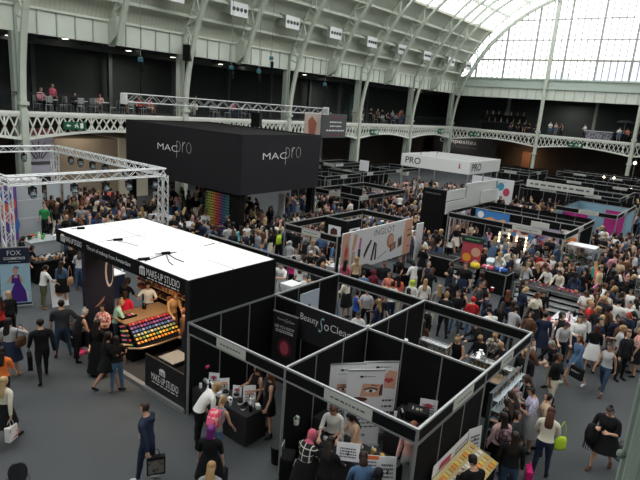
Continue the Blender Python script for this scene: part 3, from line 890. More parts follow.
# lattice girders under the gallery edges
M_gird = mat('girder_white', 'e9ebe1', .55)
def girder(p0, p1, label, n=11, ins=True):
    p0, p1 = V(p0), V(p1); d = p1 - p0; L = d.length; u = d.normalized()
    root = thing('gallery_girder', label, 'girder', p0); root['kind'] = 'structure'; del root['category']
    def Q(s, z): return V((u.x * s, u.y * s, z))
    def zb(s): t = s / L; return 4.55 + .5 * math.sin(PI * t)
    def zb2(s): return zb(s)
    b = MB(); N = 16
    for i in range(N): b.bar(Q(L * i / N, zb(L * i / N)), Q(L * (i + 1) / N, zb(L * (i + 1) / N)), .2, .16)
    b.build('bottom_chord', M_gird, root)
    b = MB(); b.bar(Q(0, 5.93), Q(L, 5.93), .14, .12)
    b.build('top_chord', M_gird, root)
    b = MB(); m = n * 2; st = L / m
    for i in range(m):
        for a, c in ((0, 1), (1, 0)):
            s0, s1 = st * i, st * (i + 1)
            za, zc = zb(s0 if a == 0 else s1), 5.6
            mid0 = (zb(s0) + 5.88) / 2; mid1 = (zb(s1) + 5.88) / 2
        lo0, lo1 = zb(s0), zb(s1)
        b.bar(Q(s0, mid0), Q((s0 + s1) / 2, 5.88), .11, .06); b.bar(Q((s0 + s1) / 2, 5.88), Q(s1, mid1), .11, .06)
        b.bar(Q(s0, mid0), Q((s0 + s1) / 2, (lo0 + lo1) / 2), .11, .06); b.bar(Q((s0 + s1) / 2, (lo0 + lo1) / 2), Q(s1, mid1), .11, .06)
        b.bar(Q(s0, 5.88), Q(s1, mid1 - 0), .05, .05) if False else None
        if i % 4 == 0 and i: b.bar(Q(s0, lo0), Q(s0, 5.88), .1, .08)
    b.build('lattice', M_gird, root)
    return root
for i in range(len(RIBX) - 1):
    girder((RIBX[i], YW - .1, 0), (RIBX[i + 1], YW - .1, 0), 'white lattice girder bay of the long gallery')
for y0, y1 in ((33.5, 22.0), (22.0, 11.2), (11.2, .3)):
    girder((XE - .1, y0, 0), (XE - .1, y1, 0), 'white lattice girder bay of the end gallery')
# gallery balustrades: dark handrail and thin balusters
def balustrade(p0, p1, label):
    p0, p1 = V(p0), V(p1); L = (p1 - p0).length; u = (p1 - p0).normalized()
    root = thing('balustrade', label, 'railing', p0); root['kind'] = 'structure'; del root['category']
    MB().bar((0, 0, 1.08), u * L + V((0, 0, 1.08)), .06, .05).build('handrail', M_rail, root)
    b = MB(); n = int(L / .32)
    for i in range(n + 1):
        q = u * (L * i / n); b.bar(q + V((0, 0, .02)), q + V((0, 0, 1.08)), .016)
    b.build('baluster', M_rail, root)
for i in range(len(RIBX) - 1): balustrade((RIBX[i] + .2, YW + .05, ZG), (RIBX[i + 1] - .2, YW + .05, ZG), 'dark railing along the long gallery edge')
for y0, y1 in ((33.3, 22.2), (21.8, 11.4), (11.0, .3)): balustrade((XE + .05, y0, ZG), (XE + .05, y1, ZG), 'dark railing along the end gallery edge')
# slim posts on the gallery back
for x in (9, 17.6, 23.2, 29, 35, 40.5, 46.5, 52, 57.6):
    struct('column', MB().box(x - .14, x + .14, 38.6, 38.9, ZG, 10.7), mat('back_post', '4b5150', .8), 'dull grey post at the back of the long gallery')
for y in (28.2, 16.9, 6.0):
    struct('column', MB().box(77, 77.35, y - .18, y + .18, ZG, 10.5), mat('back_post_pale', '8d948e', .8), 'pale post at the back of the end gallery')
# pale doorway panels below the long gallery, door at the back of the gallery
m_door = mat('pale_door', 'cfd3cf', .6)
struct('door_1', MB().box(50.2, 50.9, 39.9, 40.0, 0, 3.9), m_door, 'tall pale door under the long gallery')
struct('door_2', MB().box(55.2, 56.3, 39.5, 39.6, ZG, 9.2), mat('teal_door', '3d5a58', .6), 'dull teal door at the back of the long gallery')
struct('door_3', MB().box(78.9, 79.0, 24.6, 25.8, 0, 3.4), mat('warm_door', '5e4030', .7), 'warm brown door under the end gallery')
# beige kiosk wall below the left end of the long gallery
b = MB(); b.box(17.3, 22.2, 36.2, 39.8, 0, 4.3)
struct('wall_kiosk', b, mat('tan_wall', '8f8270', .8, var=.06, scale=1), 'tan partition wall under the long gallery behind the lighting truss')
b = MB(); b.box(22.2, 24.6, 36.0, 39.8, 0, 4.35)
struct('wall_kiosk_side', b, mat('cream_wall', 'cfc6b2', .8), 'cream partition under the long gallery')

# ------------------------------------------------------------------ daylight
w = bpy.data.worlds.new('sky'); sc.world = w; w.use_nodes = True
bg = w.node_tree.nodes['Background']
tcw = w.node_tree.nodes.new('ShaderNodeTexCoord'); sep = w.node_tree.nodes.new('ShaderNodeSeparateXYZ'); rp = w.node_tree.nodes.new('ShaderNodeValToRGB')
w.node_tree.links.new(tcw.outputs['Generated'], sep.inputs[0]); w.node_tree.links.new(sep.outputs['Z'], rp.inputs[0])
rp.color_ramp.elements[0].position = 0; rp.color_ramp.elements[0].color = (.92, .945, .97, 1)
rp.color_ramp.elements[1].position = .5; rp.color_ramp.elements[1].color = (1, 1, .99, 1)
w.node_tree.links.new(rp.outputs['Color'], bg.inputs[0]); bg.inputs[1].default_value = SKY = 3.2
sc.view_settings.view_transform = 'Standard'; sc.view_settings.look = 'None'; sc.view_settings.gamma = 1; sc.view_settings.exposure = .12
sc.cycles.max_bounces = 8; sc.cycles.diffuse_bounces = 5; sc.cycles.transparent_max_bounces = 12; sc.cycles.use_denoising = True
sc.cycles.caustics_reflective = False; sc.cycles.caustics_refractive = False

def lamp(name, loc, power, col=(1, .93, .82), size=.25, spot=None, aim=None, typ='AREA'):
    l = bpy.data.lights.new(name, 'SPOT' if spot else typ); l.energy = power; l.color = col
    if spot: l.spot_size = math.radians(spot); l.shadow_soft_size = size
    elif typ == 'AREA': l.size = size
    else: l.shadow_soft_size = size
    o = bpy.data.objects.new(name, l); C.objects.link(o); o.location = loc
    if aim is not None:
        o.rotation_euler = (V(aim) - V(loc)).to_track_quat('-Z', 'Y').to_euler()
    return o
# downlights in the gallery ceilings
m_lamp = mat('lamp_glow', 'fff4e0', .5, emit=5)
gl = [(13.6, 35.3), (15.3, 36.5), (18.6, 36.2), (22.8, 35.6), (24.3, 36.9), (26.8, 36.0), (30.3, 35.4), (32, 36.5), (34.8, 36.6), (41.6, 35.4), (46.2, 36.3), (51.3, 35.6), (57, 36.4), (63.1, 35.5), (67.5, 36.6)]
for k, (x, y) in enumerate(gl):
    o = MB().lathe([(.16, .04), (.2, 0)], (0, 0, 0), 10)
    r = thing('ceiling_downlight', '', 'lamp', (x, y, 10.40 if k % 2 else 10.64), 0, 'downlights over the long gallery'); o.build('diffuser', m_lamp, r); MB().lathe([(.22, -.01), (.24, .05)], (0, 0, .02), 10).build('rim', M_steeld, r)
    px, py, _ = proj((x, y, 10.5)); r['_x'] = px
ds = sorted([o for o in C.objects if o.name.startswith('ceiling_downlight')], key=lambda o: o['_x'])
ORD = ['first', 'second', 'third', 'fourth', 'fifth', 'sixth', 'seventh', 'eighth', 'ninth', 'tenth', 'eleventh', 'twelfth', 'thirteenth', 'fourteenth', 'fifteenth', 'sixteenth', 'seventeenth', 'eighteenth', 'nineteenth', 'twentieth']
ORD += ['twenty-' + x for x in ORD[:9]] + ['thirtieth'] + ['thirty-' + x for x in ORD[:9]] + ['fortieth'] + ['forty-' + x for x in ORD[:9]] + ['fiftieth'] + ['fifty-' + x for x in ORD[:9]] + ['sixtieth']
for i, o in enumerate(ds):
    o['label'] = 'small bright ceiling downlight over the long gallery, %s from the left' % ORD[i]; del o['_x']
for k, y in enumerate((29.5, 24.5, 20.2, 14.6, 9.2)):
    r = thing('strip_light', 'pale strip light under the end gallery ceiling, %s from the left' % ORD[k], 'lamp', (XE + 1.2, y, 10.38), 0, 'strip lights over the end gallery')
    MB().box(-.12, .12, -.7, .7, 0, .06).build('diffuser', mat('strip_glow', 'f2f5ee', .5, emit=1.6), r); MB().box(-.16, .16, -.75, .75, .06, .12).build('housing', M_steeld, r)
lamp('gallery_lamp', (24, 36.6, 10.1), 110, size=1.5, aim=(24, 36.6, 6)); lamp('gallery_lamp', (48, 36.6, 10.1), 110, size=1.5, aim=(48, 36.6, 6)); lamp('gallery_lamp', (76, 20, 10.1), 140, size=1.5, aim=(76, 20, 6))
lamp('undercroft_lamp_and_fill', (72.6, 34, 5.5), 110, (1, .97, .9), 1.5, aim=(74.5, 33.8, 3.9)); lamp('undercroft_lamp_and_fill', (77, 25, 3.2), 60, (1, .6, .3), .4, aim=(79, 25, 1.5)); lamp('undercroft_lamp_and_fill', (19, 34.5, 5.4), 60, (1, .9, .78), .6, aim=(19, 36, 2))  # the first is an added fill to brighten the corner banner, no fitting there

# buildings beyond the end window
for (x, y0, y1, z1, lab) in ((150, 43.0, 46.0, 20.5, 'pale blue tower seen through the end window, small and distant'), (160, 22, 37, 24, 'pale blue office block seen through the right of the end window')):
    r = thing('office_building', lab, 'building', (x, 0, 0))
    MB().box(0, 12, y0, y1, -5, z1).build('facade', mat('far_facade', 'b3b6c0', .8), r)
    b = MB(); yy = y0 + .6
    while yy < y1 - 1:
        z = 8
        while z < z1 - 1: b.box(-.05, .02, yy, yy + 1.2, z, z + 1.1); z += 2
        yy += 2.2
    b.build('window_band', mat('far_glass', 'a0a8bf', .6), r)
# ------------------------------------------------------------------ shell scheme stands
SIDES = {'F': ((0, -1, 0), (-1, 0, 0)), 'B': ((0, 1, 0), (1, 0, 0)), 'R': ((1, 0, 0), (0, -1, 0)), 'L': ((-1, 0, 0), (0, 1, 0))}
def fascia(root, a, b, h, out, boards=(), seed=0, depth=.05, fh=.30, m=None, text=None):
    """board between posts a and b (xy), facing out; boards = fractions (centre, width) that carry pale name boards"""
    a, b, out = V((*a, 0)), V((*b, 0)), V(out); d = b - a; L = d.length; u = d.normalized(); up = V((0, 0, 1))
    f = MB().bar(a + up * (h - fh / 2), b + up * (h - fh / 2), .03, fh - .05).build('fascia', m or M_black, root)
    r = MB(); r.bar(a + up * (h - .02), b + up * (h - .02), .05, .045); r.bar(a + up * (h - fh + .01), b + up * (h - fh + .01), .05, .04)
    r.build('rail', M_alu, f)
    rd = V((-out.y, out.x, 0)) ; rd = up.cross(out) 
    for k, (c, w) in enumerate(boards):
        p = a + d * c + up * (h - fh / 2)
        nb = MB().bar(p - u * w / 2 + out * .02, p + u * w / 2 + out * .02, .012, fh - .06).build('name_board', M_name, f)
        if text and k == 0 and text[0]:
            lettering(text[0], M_ink, nb, p + out * .03, rd, up, .085, w * .82, off=.004)
        else:
            strokes(p + out * .03, rd, up, w * .72, .07, 1, seed + k, M_ink, nb, off=.004)
    return f
def wall_run(root, a, b, h, m=None, step=1.03, name='wall_panel'):
    a, b = V((*a, 0)), V((*b, 0)); d = b - a; L = d.length; u = d.normalized(); n = max(1, round(L / step)); up = V((0, 0, 1))
    p = MB().bar(a + up * (h / 2 - .01), b + up * (h / 2 - .01), .02, h - .06).build(name, m or M_black, root)
    MB().bar(a + up * (h - .02), b + up * (h - .02), .05, .045).build('rail', M_alu, p)
    for i in range(1, n):
        q = a + u * (L * i / n); MB().tube([q, q + up * h], .022, 8).build('post', M_alu, root)
    return p
def corner_post(root, x, y, h): return MB().tube([(x, y, 0), (x, y, h + .005)], .033, 8).build('post', M_alu, root)
def stand(label, x0, x1, y0, y1, h=2.5, fas='FRBL', walls=(), posts=None, boards=None, seed=0, group=None, nx=1, ny=1, wm=None, texts=None, fm=None):
    root = thing('shell_scheme_stand', label, 'exhibition stand', (0, 0, 0), 0, group)
    ends = {'F': ((x0, y1), (x0, y0)), 'B': ((x1, y0), (x1, y1)), 'R': ((x0, y0), (x1, y0)), 'L': ((x1, y1), (x0, y1))}
    boards = boards if boards is not None else {s: ((.5, 1.0),) for s in fas}
    for s in fas: fascia(root, *ends[s], h, SIDES[s][1], boards.get(s, ()), seed + ord(s), text=(texts or {}).get(s), m=fm)
    for i in range(nx + 1):
        for j in range(ny + 1):
            if 0 < i < nx and 0 < j < ny: continue
            corner_post(root, x0 + (x1 - x0) * i / nx, y0 + (y1 - y0) * j / ny, h)
    for w_ in walls: wall_run(root, (w_[0], w_[1]), (w_[2], w_[3]), h if len(w_) < 5 or not isinstance(w_[4], (int, float)) else w_[4], wm if len(w_) < 6 else w_[5])
    return root

GX = [7.81, 10.85, 13.86]; GY = [3.57, 6.65, 9.79]
# foreground block: two open booths in front, row of booths with a long fascia behind
root = thing('shell_scheme_stand', 'black foreground shell scheme stand with two open booths and grey framed fascia', 'exhibition stand', (0, 0, 0))
X0, X1, X2 = GX; Y0, Y1, Y2 = GY; YE = 16.2
for (x, y) in ((X0, Y2), (X0, Y1), (X0, Y0), (X1, Y0), (X2, Y0), (X1, Y1), (X1, Y2), (X2, Y1), (X2, Y2), (X2, 12.95), (X2, YE)): corner_post(root, x, y, 2.5)
fascia(root, (X0, Y2), (X0, Y1), 2.5, (-1, 0, 0), ((.48, .95),), 11)
fascia(root, (X0, Y1), (X0, Y0), 2.5, (-1, 0, 0), ((.52, 1.12),), 12)
fascia(root, (X0, Y0), (X1, Y0), 2.5, (0, -1, 0), ((.62, .95),), 13)
fascia(root, (X1, Y0), (X2, Y0), 2.5, (0, -1, 0), ((.42, .8),), 14)
fascia(root, (X2, Y0), (X2, Y1), 2.5, (1, 0, 0), ((.5, 1),), 15)
fascia(root, (X2, Y1), (X2, Y2), 2.5, (1, 0, 0), ((.5, 1),), 16)
fascia(root, (X2, Y2), (X2, 12.95), 2.5, (1, 0, 0), ((.5, 1),), 17)
fascia(root, (X2, 12.95), (X2, YE), 2.5, (1, 0, 0), ((.5, 1),), 18)
wall_run(root, (X1, Y2), (X1, Y1), 2.5); wall_run(root, (X1, Y1), (X1, Y0), 2.5)
wall_run(root, (X0, Y1), (X1, Y1), 2.5); wall_run(root, (X1, Y1), (X2, Y1), 2.5)
wall_run(root, (X1, Y2), (X2, Y2), 2.5); wall_run(root, (X0, Y2), (X1, Y2), 2.5)
for q in ((X1, 5.56), (10.86, 6.65)): MB().sphere((q[0], q[1], 2.52), .055, 10).build('ball_connector', M_white, root, smooth=True)
wall_run(root, (X0 + .0, Y0), (X1, Y0), 2.2)

# hung black banner with white script lettering on the back wall of the left booth
r = thing('wall_banner', 'charcoal banner with white lettering hung on the back wall of the left booth', 'banner', (X1 - .05, 7.9, 0))
MB().box(-.02, 0, -1.22, 1.05, 1.5, 2.5).build('banner_cloth', M_char, r)
lettering('Beauty', M_text, r, (-.022, .55, 2.16), (0, -1, 0), (0, 0, 1), .24, .62, thin=-.012)
lettering('S', mat('pale_blue_lettering', 'a9d4dc', .5), r, (-.022, .135, 2.14), (0, -1, 0), (0, 0, 1), .42, .17, thin=-.01, shear=.4)
lettering('o', M_text, r, (-.022, -.04, 2.12), (0, -1, 0), (0, 0, 1), .17, .15, thin=-.012)
lettering('Clean', M_text, r, (-.022, -.50, 2.16), (0, -1, 0), (0, 0, 1), .2, .66, thin=-.012)
# roll-up banners
def rollup(label, pl, pr, h, base, group=None, body=None):
    """upright banner from pl to pr (floor points, left and right as the photo sees it)"""
    pl, pr = V((*pl, 0)), V((*pr, 0)); c = (pl + pr) / 2; u = (pr - pl).normalized(); w = (pr - pl).length
    r = thing('roll_up_banner', label, 'banner', c, math.atan2(u.y, u.x), group)
    MB().box(-w / 2, w / 2, -.01, .01, .09, h).build('banner_sheet', base, r)
    MB().box(-w / 2 - .02, w / 2 + .02, -.09, .09, 0, .09).build('base_cassette', M_alu, r, bevel=.01)
    MB().box(-w / 2 - .01, w / 2 + .01, -.018, .018, h - .01, h + .025).build('top_rail', M_alu, r)
    MB().tube([(0, .04, .05), (0, .03, h)], .012, 6).build('support_pole', M_alu, r)
    return r, w
XD, UD = (1, 0, 0), (0, 0, 1)
m_skin = mat('print_skin', 'd8a58c', .6); m_skin2 = mat('print_skin_dark', 'b57d66', .6); m_pblack = mat('print_black', '1a1414', .6); m_lash = mat('print_brown', '4a2c22', .6)
r, w = rollup('tall black roll-up banner with rose coloured round picture at back of the left booth', (10.55, 9.55), (10.62, 8.72), 2.16, M_char)
lettering('Beauty', M_text, r, (-.12, -.012, 1.98), XD, UD, .075, .26, thin=-.01); lettering('S', mat('pale_blue_lettering', 'a9d4dc', .5), r, (.05, -.012, 1.98), XD, UD, .13, .06, shear=.4); lettering('oClean', M_text, r, (.2, -.012, 1.98), XD, UD, .07, .24, thin=-.01)
lettering('DID YOU KNOW', M_text, r, (0, -.012, 1.76), XD, UD, .085, .66)
strokes((0, -.012, 1.64), XD, UD, .6, .1, 2, 4, M_text, r)
poly(ell(.03, 1.17, .25, .28), (0, -.012, 0), XD, UD, mat('print_dark_rose', '53202c', .6), r, 'picture', .003)
poly(ell(.03, 1.17, .15, .2), (0, -.012, 0), XD, UD, mat('print_rose', 'b84a5e', .6), r, 'picture', .006)
def eye_print(r, cx, cz, s, flip=1):
    pts = [(cx - s * .5, cz - s * .3), (cx + s * .5, cz - s * .34), (cx + s * .52, cz + s * .3), (cx - s * .4, cz + s * .36)]
    poly(pts, (0, -.012, 0), XD, UD, m_skin, r, 'picture', .004)
    poly(ell(cx, cz - .01, s * .26, s * .09), (0, -.012, 0), XD, UD, M_white, r, 'picture', .006)
    poly(ell(cx, cz - .01, s * .085, s * .085), (0, -.012, 0), XD, UD, m_lash, r, 'picture', .008)
    poly([(cx - s * .3, cz + s * .02), (cx, cz + s * .11), (cx + s * .3, cz), (cx + s * .34, cz + s * .08), (cx, cz + s * .17), (cx - s * .34, cz + s * .09)], (0, -.012, 0), XD, UD, m_pblack, r, 'picture', .009)
    poly([(cx - s * .34 * flip, cz + s * .2), (cx, cz + s * .31), (cx + s * .36, cz + s * .22), (cx, cz + s * .26)], (0, -.012, 0), XD, UD, m_lash, r, 'picture', .007)
def logo_print(r, z, k=1.0):
    poly(ell(-.1 * k, z, .05 * k, .028 * k), (0, -.012, 0), XD, UD, m_pblack, r, 'logo', .005); poly([(-.04 * k, z - .01), (-.02 * k, z + .02), (.02 * k, z + .025), (-.02 * k, z - .02)], (0, -.012, 0), XD, UD, m_pblack, r, 'logo', .005)
    strokes((.12 * k, -.012, z), XD, UD, .2 * k, .04, 1, 3, M_ink, r, 'logo')
fl = lambda px, py, z: tuple(at(px, py, z))[:2]
r, w = rollup('white roll-up banner with close-up eye picture, left and rear of the three', fl(328, 364.8, 2.0), fl(366, 363.6, 2.0), 2.0, M_whitep)
logo_print(r, 1.86); eye_print(r, -.05, 1.38, .36); strokes((0, -.012, 1.76), XD, UD, .4, .03, 1, 5, M_ink, r)
strokes((-.05, -.012, .75), XD, UD, .6, .5, 6, 15, M_ink, r)
r, w = rollup('white roll-up banner with bare lips picture and printed rows, right of the three', fl(365, 362.5, 2.0), fl(399.4, 362, 2.0), 2.0, M_whitep)
logo_print(r, 1.88); poly([(.0, 1.35), (.38, 1.3), (.4, 1.75), (.2, 1.8), (.02, 1.6)], (0, -.012, 0), XD, UD, m_skin, r, 'picture', .004)
poly([(.05, 1.55), (.14, 1.6), (.2, 1.58), (.28, 1.6), (.33, 1.52), (.2, 1.46)], (0, -.012, 0), XD, UD, mat('print_lip', 'b5484a', .6), r, 'picture', .007)
for k in range(3): strokes((.05, -.012, 1.0 - k * .16), XD, UD, .62, .09, 1, 20 + k, m_pblack, r)
r, w = rollup('white roll-up banner with two dark-lashed eye pictures, front and middle of the three', fl(347.8, 370.6, 2.0), fl(385.3, 370.2, 2.0), 2.0, M_whitep)
logo_print(r, 1.85); eye_print(r, .14, 1.5, .5, -1); poly([(.34, 1.38), (.42, 1.36), (.42, 1.68), (.36, 1.6)], (0, -.012, 0), XD, UD, m_lash, r, 'picture', .005)
eye_print(r, -.16, 1.14, .4); poly(ell(-.17, 1.28, .25, .06), (0, -.012, 0), XD, UD, m_lash, r, 'picture', .010)
for k in range(4): strokes((0, -.012, .86 - k * .1), XD, UD, .7, .06, 1, 30 + k, m_pblack, r)
poly(ell(.02, .34, .1, .035), (0, -.012, 0), XD, UD, mat('print_blue', '6d93bd', .6), r, 'picture', .005)

# ------------------------------------------------------------------ white-roofed make-up stand
MX0, MX1, MY0, MY1, MH = 7.83, 10.9, 9.88, 16.25, 3.5
r = thing('make_up_stand', 'large black make-up stand with bright white roof and lettered fascia', 'exhibition stand', (0, 0, 0))
m_navy = mat('stand_navy', '1d1f33', .6)
rf = MB().box(MX0 + .03, MX1, MY0 + .03, MY1, MH - .06, MH).build('roof', mat('roof_white', 'f4f4f2', .6), r)
MB().bar((9.35, MY0, MH + .006), (9.35, MY1, MH + .006), .012, .01).bar((MX0, 12.1, MH + .006), (MX1, 12.1, MH + .006), .012, .01).bar((MX0, 14.2, MH + .006), (MX1, 14.2, MH + .006), .012, .01).build('roof_seam', mat('seam', 'b5b5b2', .7), rf)
fa = MB().box(MX0, MX0 + .04, MY0, MY1, MH - .38, MH + .01).build('fascia', M_black, r)
lettering('MAKE-UP STUDIO', M_text, fa, (MX0 - .002, 10.85, MH - .17), (0, -1, 0), (0, 0, 1), .19, 1.35)
lettering('MAKE-UP STUDIO', M_text, fa, (MX0 - .002, 15.2, MH - .17), (0, -1, 0), (0, 0, 1), .16, .95)
for yc in (11.72, 15.82):
    b = MB(); arc = ell(0, 0, .14, .13, 12, 0, PI)
    for x in (-.1, -.035, .035, .1): b.quad(*[(MX0 - .008, yc + q, MH - .20 + z * .8) for q, z in ((x - .018, -.13), (x + .018, -.13), (x + .018, .06), (x - .018, .06))])
    b.add([(MX0 - .008, yc + q * .95, MH - .15 + z * .7) for q, z in arc] + [(MX0 - .008, yc + .135, MH - .15)], [tuple(range(13))]); b.build('logo', M_text, fa, fix=False)
lettering('The art of makeup from Amsterdam', M_text, fa, (MX0 - .002, 13.35, MH - .18), (0, -1, 0), (0, 0, 1), .15, 2.2)
strokes((MX0 - .002, 10.85, MH - .32), (0, -1, 0), (0, 0, 1), 1.3, .05, 1, 9, M_text, fa)
MB().box(MX0 + .04, MX1, MY0, MY0 + .05, 0, MH).build('side_wall', M_black, r)
MB().box(MX0 - .02, MX0 + .06, MY0 - .02, MY0 + .06, 0, MH).build('post', M_char, r)
MB().box(MX0 + .04, MX1, MY1 - .04, MY1, MH - .38, MH).build('side_fascia', M_black, r)
MB().box(MX1 - .05, MX1, MY0, MY1, 0, MH).build('back_wall', M_black, r)
pw = MB().box(MX0 + .06, 8.85, 14.75, 14.82, 0, MH - .06).build('partition', m_navy, r)
poly(ell(.86, 2.35, .14, .5), (MX0, 14.75, 0), XD, UD, mat('print_pale', 'd9d0d6', .5), pw, 'picture', .004); poly(ell(.88, 2.35, .10, .42), (MX0, 14.75, 0), XD, UD, m_navy, pw, 'picture', .006)
poly([(.35, 1.3), (.5, 1.4), (.7, 1.6), (.66, 1.46), (.48, 1.32)], (MX0, 14.75, 0), XD, UD, m_skin2, pw, 'picture', .004)
MB().box(MX0 + .05, MX0 + .17, 14.7, 14.86, 0, MH - .06).build('post', m_navy, r)
MB().box(MX0 - .08, MX0 + .05, MY0, 14.8, 0, .1).build('plinth_edge', M_alu, r)
MB().box(MX0, MX1, MY0, MY1, 0, .06).build('platform', mat('platform_dark', '2c2c2e', .8), r)
# front board with emblem
bd = MB().box(MX0 + .0, MX0 + .05, MY0 + .06, 11.62, .1, 1.02).build('front_board', M_char, r)
lettering('MAKE-UP STUDIO', M_text, bd, (MX0 - .004, 10.75, .50), (0, -1, 0), (0, 0, 1), .2, 1.15)
strokes((MX0 - .004, 10.75, .34), (0, -1, 0), (0, 0, 1), 1.1, .05, 1, 19, M_text, bd)
b = MB()
for x in (-.1, -.035, .035, .1): b.quad(*[(MX0 - .008, 10.85 + q, .74 + z) for q, z in ((x - .018, -.10), (x + .018, -.10), (x + .018, .02), (x - .018, .02))])
b.add([(MX0 - .008, 10.85 + q, .745 + z * .75) for q, z in ell(0, 0, .14, .13, 12, 0, PI)] + [(MX0 - .008, 10.99, .745)], [tuple(range(13))]); b.build('emblem', M_text, bd, fix=False)
# cable and plug box lying on the roof
for k, (px, py, l) in enumerate(((81, 229, .22), (118, 240.5, .26), (144, 260, .3), (166, 254, .24))):
    p = at(px, py, MH); q = thing('plug_box', 'small black plug box on the white roof, %s from the left' % ORD[k], 'plug box', (p.x, p.y, MH), -.35, 'plug boxes on the white roof')
    MB().box(-l / 2, l / 2, -.05, .05, 0, .06).build('case', M_black2, q, bevel=.01)
    MB().tube([(-l / 2, 0, .03), (-l / 2 - .08, .01, .015), (-l / 2 - .16, .05, .012)], .012, 5).build('cord', M_black2, q)
def cable(pts, label, m=None, rad=.012, z=MH + .012):
    pp = [at(a, c, z) for a, c in pts]
    o = MB().tube([(p.x, p.y, z) for p in pp], rad, 5).build('cable', m or M_black2); return tag(o, label, 'cable')
cable(((145, 261), (156, 257), (166, 254), (190, 249), (215, 243)), 'thin dark cable across the white roof at its right')
cable(((166, 254), (169, 262), (173, 265)), 'short loose cable end hanging beside the right plug box on the white roof')
cable(((168, 254), (176, 259), (184, 262)), 'thin cable stub lying towards the back of the white roof')
cable(((118, 241), (128, 243), (138, 246)), 'short cable beside the middle plug box on the white roof', mat('cable_grey', '77777a', .7), .008)
MB().tube([at(268, 262, 3.5), at(271, 258, 3.62), at(275, 259, 3.62), at(275, 263, 3.5), at(272, 264, 3.45)], .02, 6)
# shelves of products on the back wall
PCOL = ['c8484c', 'd98a4a', 'e2b25a', '8a5a9c', '4d6aa8', '5f9a6a', 'b4586e', '7a4a34', 'e0c8b0', '3a3436', 'd05a8a', 'c9a070']
PM = [mat('product_' + c, c, .45) for c in PCOL]
def product_row(root, p0, p1, n, w, h, d, pal, seed, name='product', up=(0, 0, 1), sh='box', group=None):
    rr = random.Random(seed); p0, p1 = V(p0), V(p1); u = (p1 - p0).normalized(); up = V(up).normalized(); o = u.cross(up)
    for i in range(n):
        p = p0 + (p1 - p0) * ((i + .5) / n); hh = h * rr.uniform(.75, 1.15)
        b = MB()
        if sh == 'box': b.bar(p, p + up * hh, w, d, up=o)
        else: b.tube([p, p + up * hh * .7, p + up * hh * .72, p + up * hh], [w / 2, w / 2, w / 4, w / 4], 7)
        yield b, pal[rr.randrange(len(pal))]
PM2 = [mat('rack_' + c, c, .5) for c in ('8a4a34', 'a5573a', '3a2420', 'b07a50', '241c1a', '6a3230', 'b89068', '1c1818', '2c2220', '7a5040')]
for k in range(6):
    yc = 10.55 + k * 1.04
    q = thing('product_shelf', 'warm lit wall rack of cosmetics behind the counter, %s from the right' % ORD[k], 'shelf rack', (MX1 - .06, yc, 0), 0, 'racks on the back wall of the white-roofed stand')
    MB().box(-.04, 0, -.49, .49, .9, 2.75).build('backboard', M_black2, q)
    for j in range(6):
        z = 1.0 + j * .29
        MB().box(-.26, -.04, -.48, .48, z, z + .02).build('shelf', M_wood, q)
        b = MB(); rr = random.Random(k * 10 + j)
        for i in range(11):
            y = -.44 + i * .088; hh = rr.uniform(.07, .15); b.box(-.22, -.10, y - .03, y + .03, z + .02, z + .02 + hh, rr.randrange(len(PM2)))
        pr = b.build('products', PM2, q); pr['kind'] = 'stuff'
lamp('stand_strip', (9.0, 12.3, 3.35), 130, (1, .78, .55), 1.8, aim=(10.6, 12.3, 1.2)); lamp('stand_strip', (9.6, 10.8, 3.35), 60, (1, .72, .45), .8, aim=(9.9, 10.8, 0))
# display counter with sloped colour trays
cx = thing('display_counter', 'black display counter with wooden top and sloped trays of coloured make-up', 'counter', (0, 0, 0))
MB().box(8.35, 10.2, 13.0, 13.75, .06, .62).build('cabinet', M_black2, cx)
MB().prism([(8.55, 13.62, 1.02), (8.55, 14.4, 1.02), (8.55, 14.4, .06), (8.55, 13.75, .06), (8.55, 13.75, .62)], (1.62, 0, 0)).build('upper_cabinet', M_black2, cx)
MB().box(8.45, 10.25, 13.55, 14.45, 1.02, 1.07).build('worktop', M_wood, cx, bevel=.01)
MB().tube([(8.2, 13.35, .56), (8.22, 12.95, .56), (8.45, 12.72, .56), (9.0, 12.66, .56), (10.2, 12.66, .56)], .035, 8).build('counter_rim', mat('warm_metal', 'b59a80', .35, .7), cx, smooth=True)
MB().prism([(8.45, 12.74, .57), (8.6, 12.74, .57), (10.2, 12.74, .57), (10.2, 13.62, .62), (8.3, 13.62, .62)], (0, 0, -.08)).build('counter_base', M_black2, cx)
sl = MB().add([(8.42, 12.86, .60), (9.98, 12.86, .60), (9.98, 13.56, 1.03), (8.52, 13.56, 1.03)], [(0, 1, 2, 3)]).build('tray_slope', M_black2, cx)
RC = [['c8303c', 'd8485a', 'b83a52', 'e06a74'], ['7a4a9a', '9a5ab0', 'b05a8a', '6a4a8a'], ['4a5aa0', '5a8ac0', '6a6ab0', '88a0c8'], ['c8b878', 'a8b8a8', 'd8c898', '7a9a8a'], ['e0b840', 'e8d060', '68a058', 'd8a038'], ['e88a30', 'e8a038', 'd87028', 'f0b850']]
k = 0
for rw in range(6):
    t = 1 - (rw + .5) / 6; y = 12.86 + .70 * t; z = .60 + .43 * t
    x0 = 8.42 + .10 * t
    for i in range(13):
        x = x0 + .08 + (9.98 - x0 - .12) * i / 12.2
        c = RC[rw][(i * 7 + rw) % 4]
        MB().bar((x - .04, y, z + .012), (x + .03, y, z + .012), .07, .03, up=(0, -.52, .85)).build('make_up_tray', mat('pan_' + c, c, .45), cx); k += 1
sd = MB().add([(8.32, 13.62, 1.05), (8.12, 13.1, .58), (8.28, 12.86, .58), (8.47, 13.56, 1.05)], [(0, 1, 2, 3)]).build('side_display', M_black2, cx)
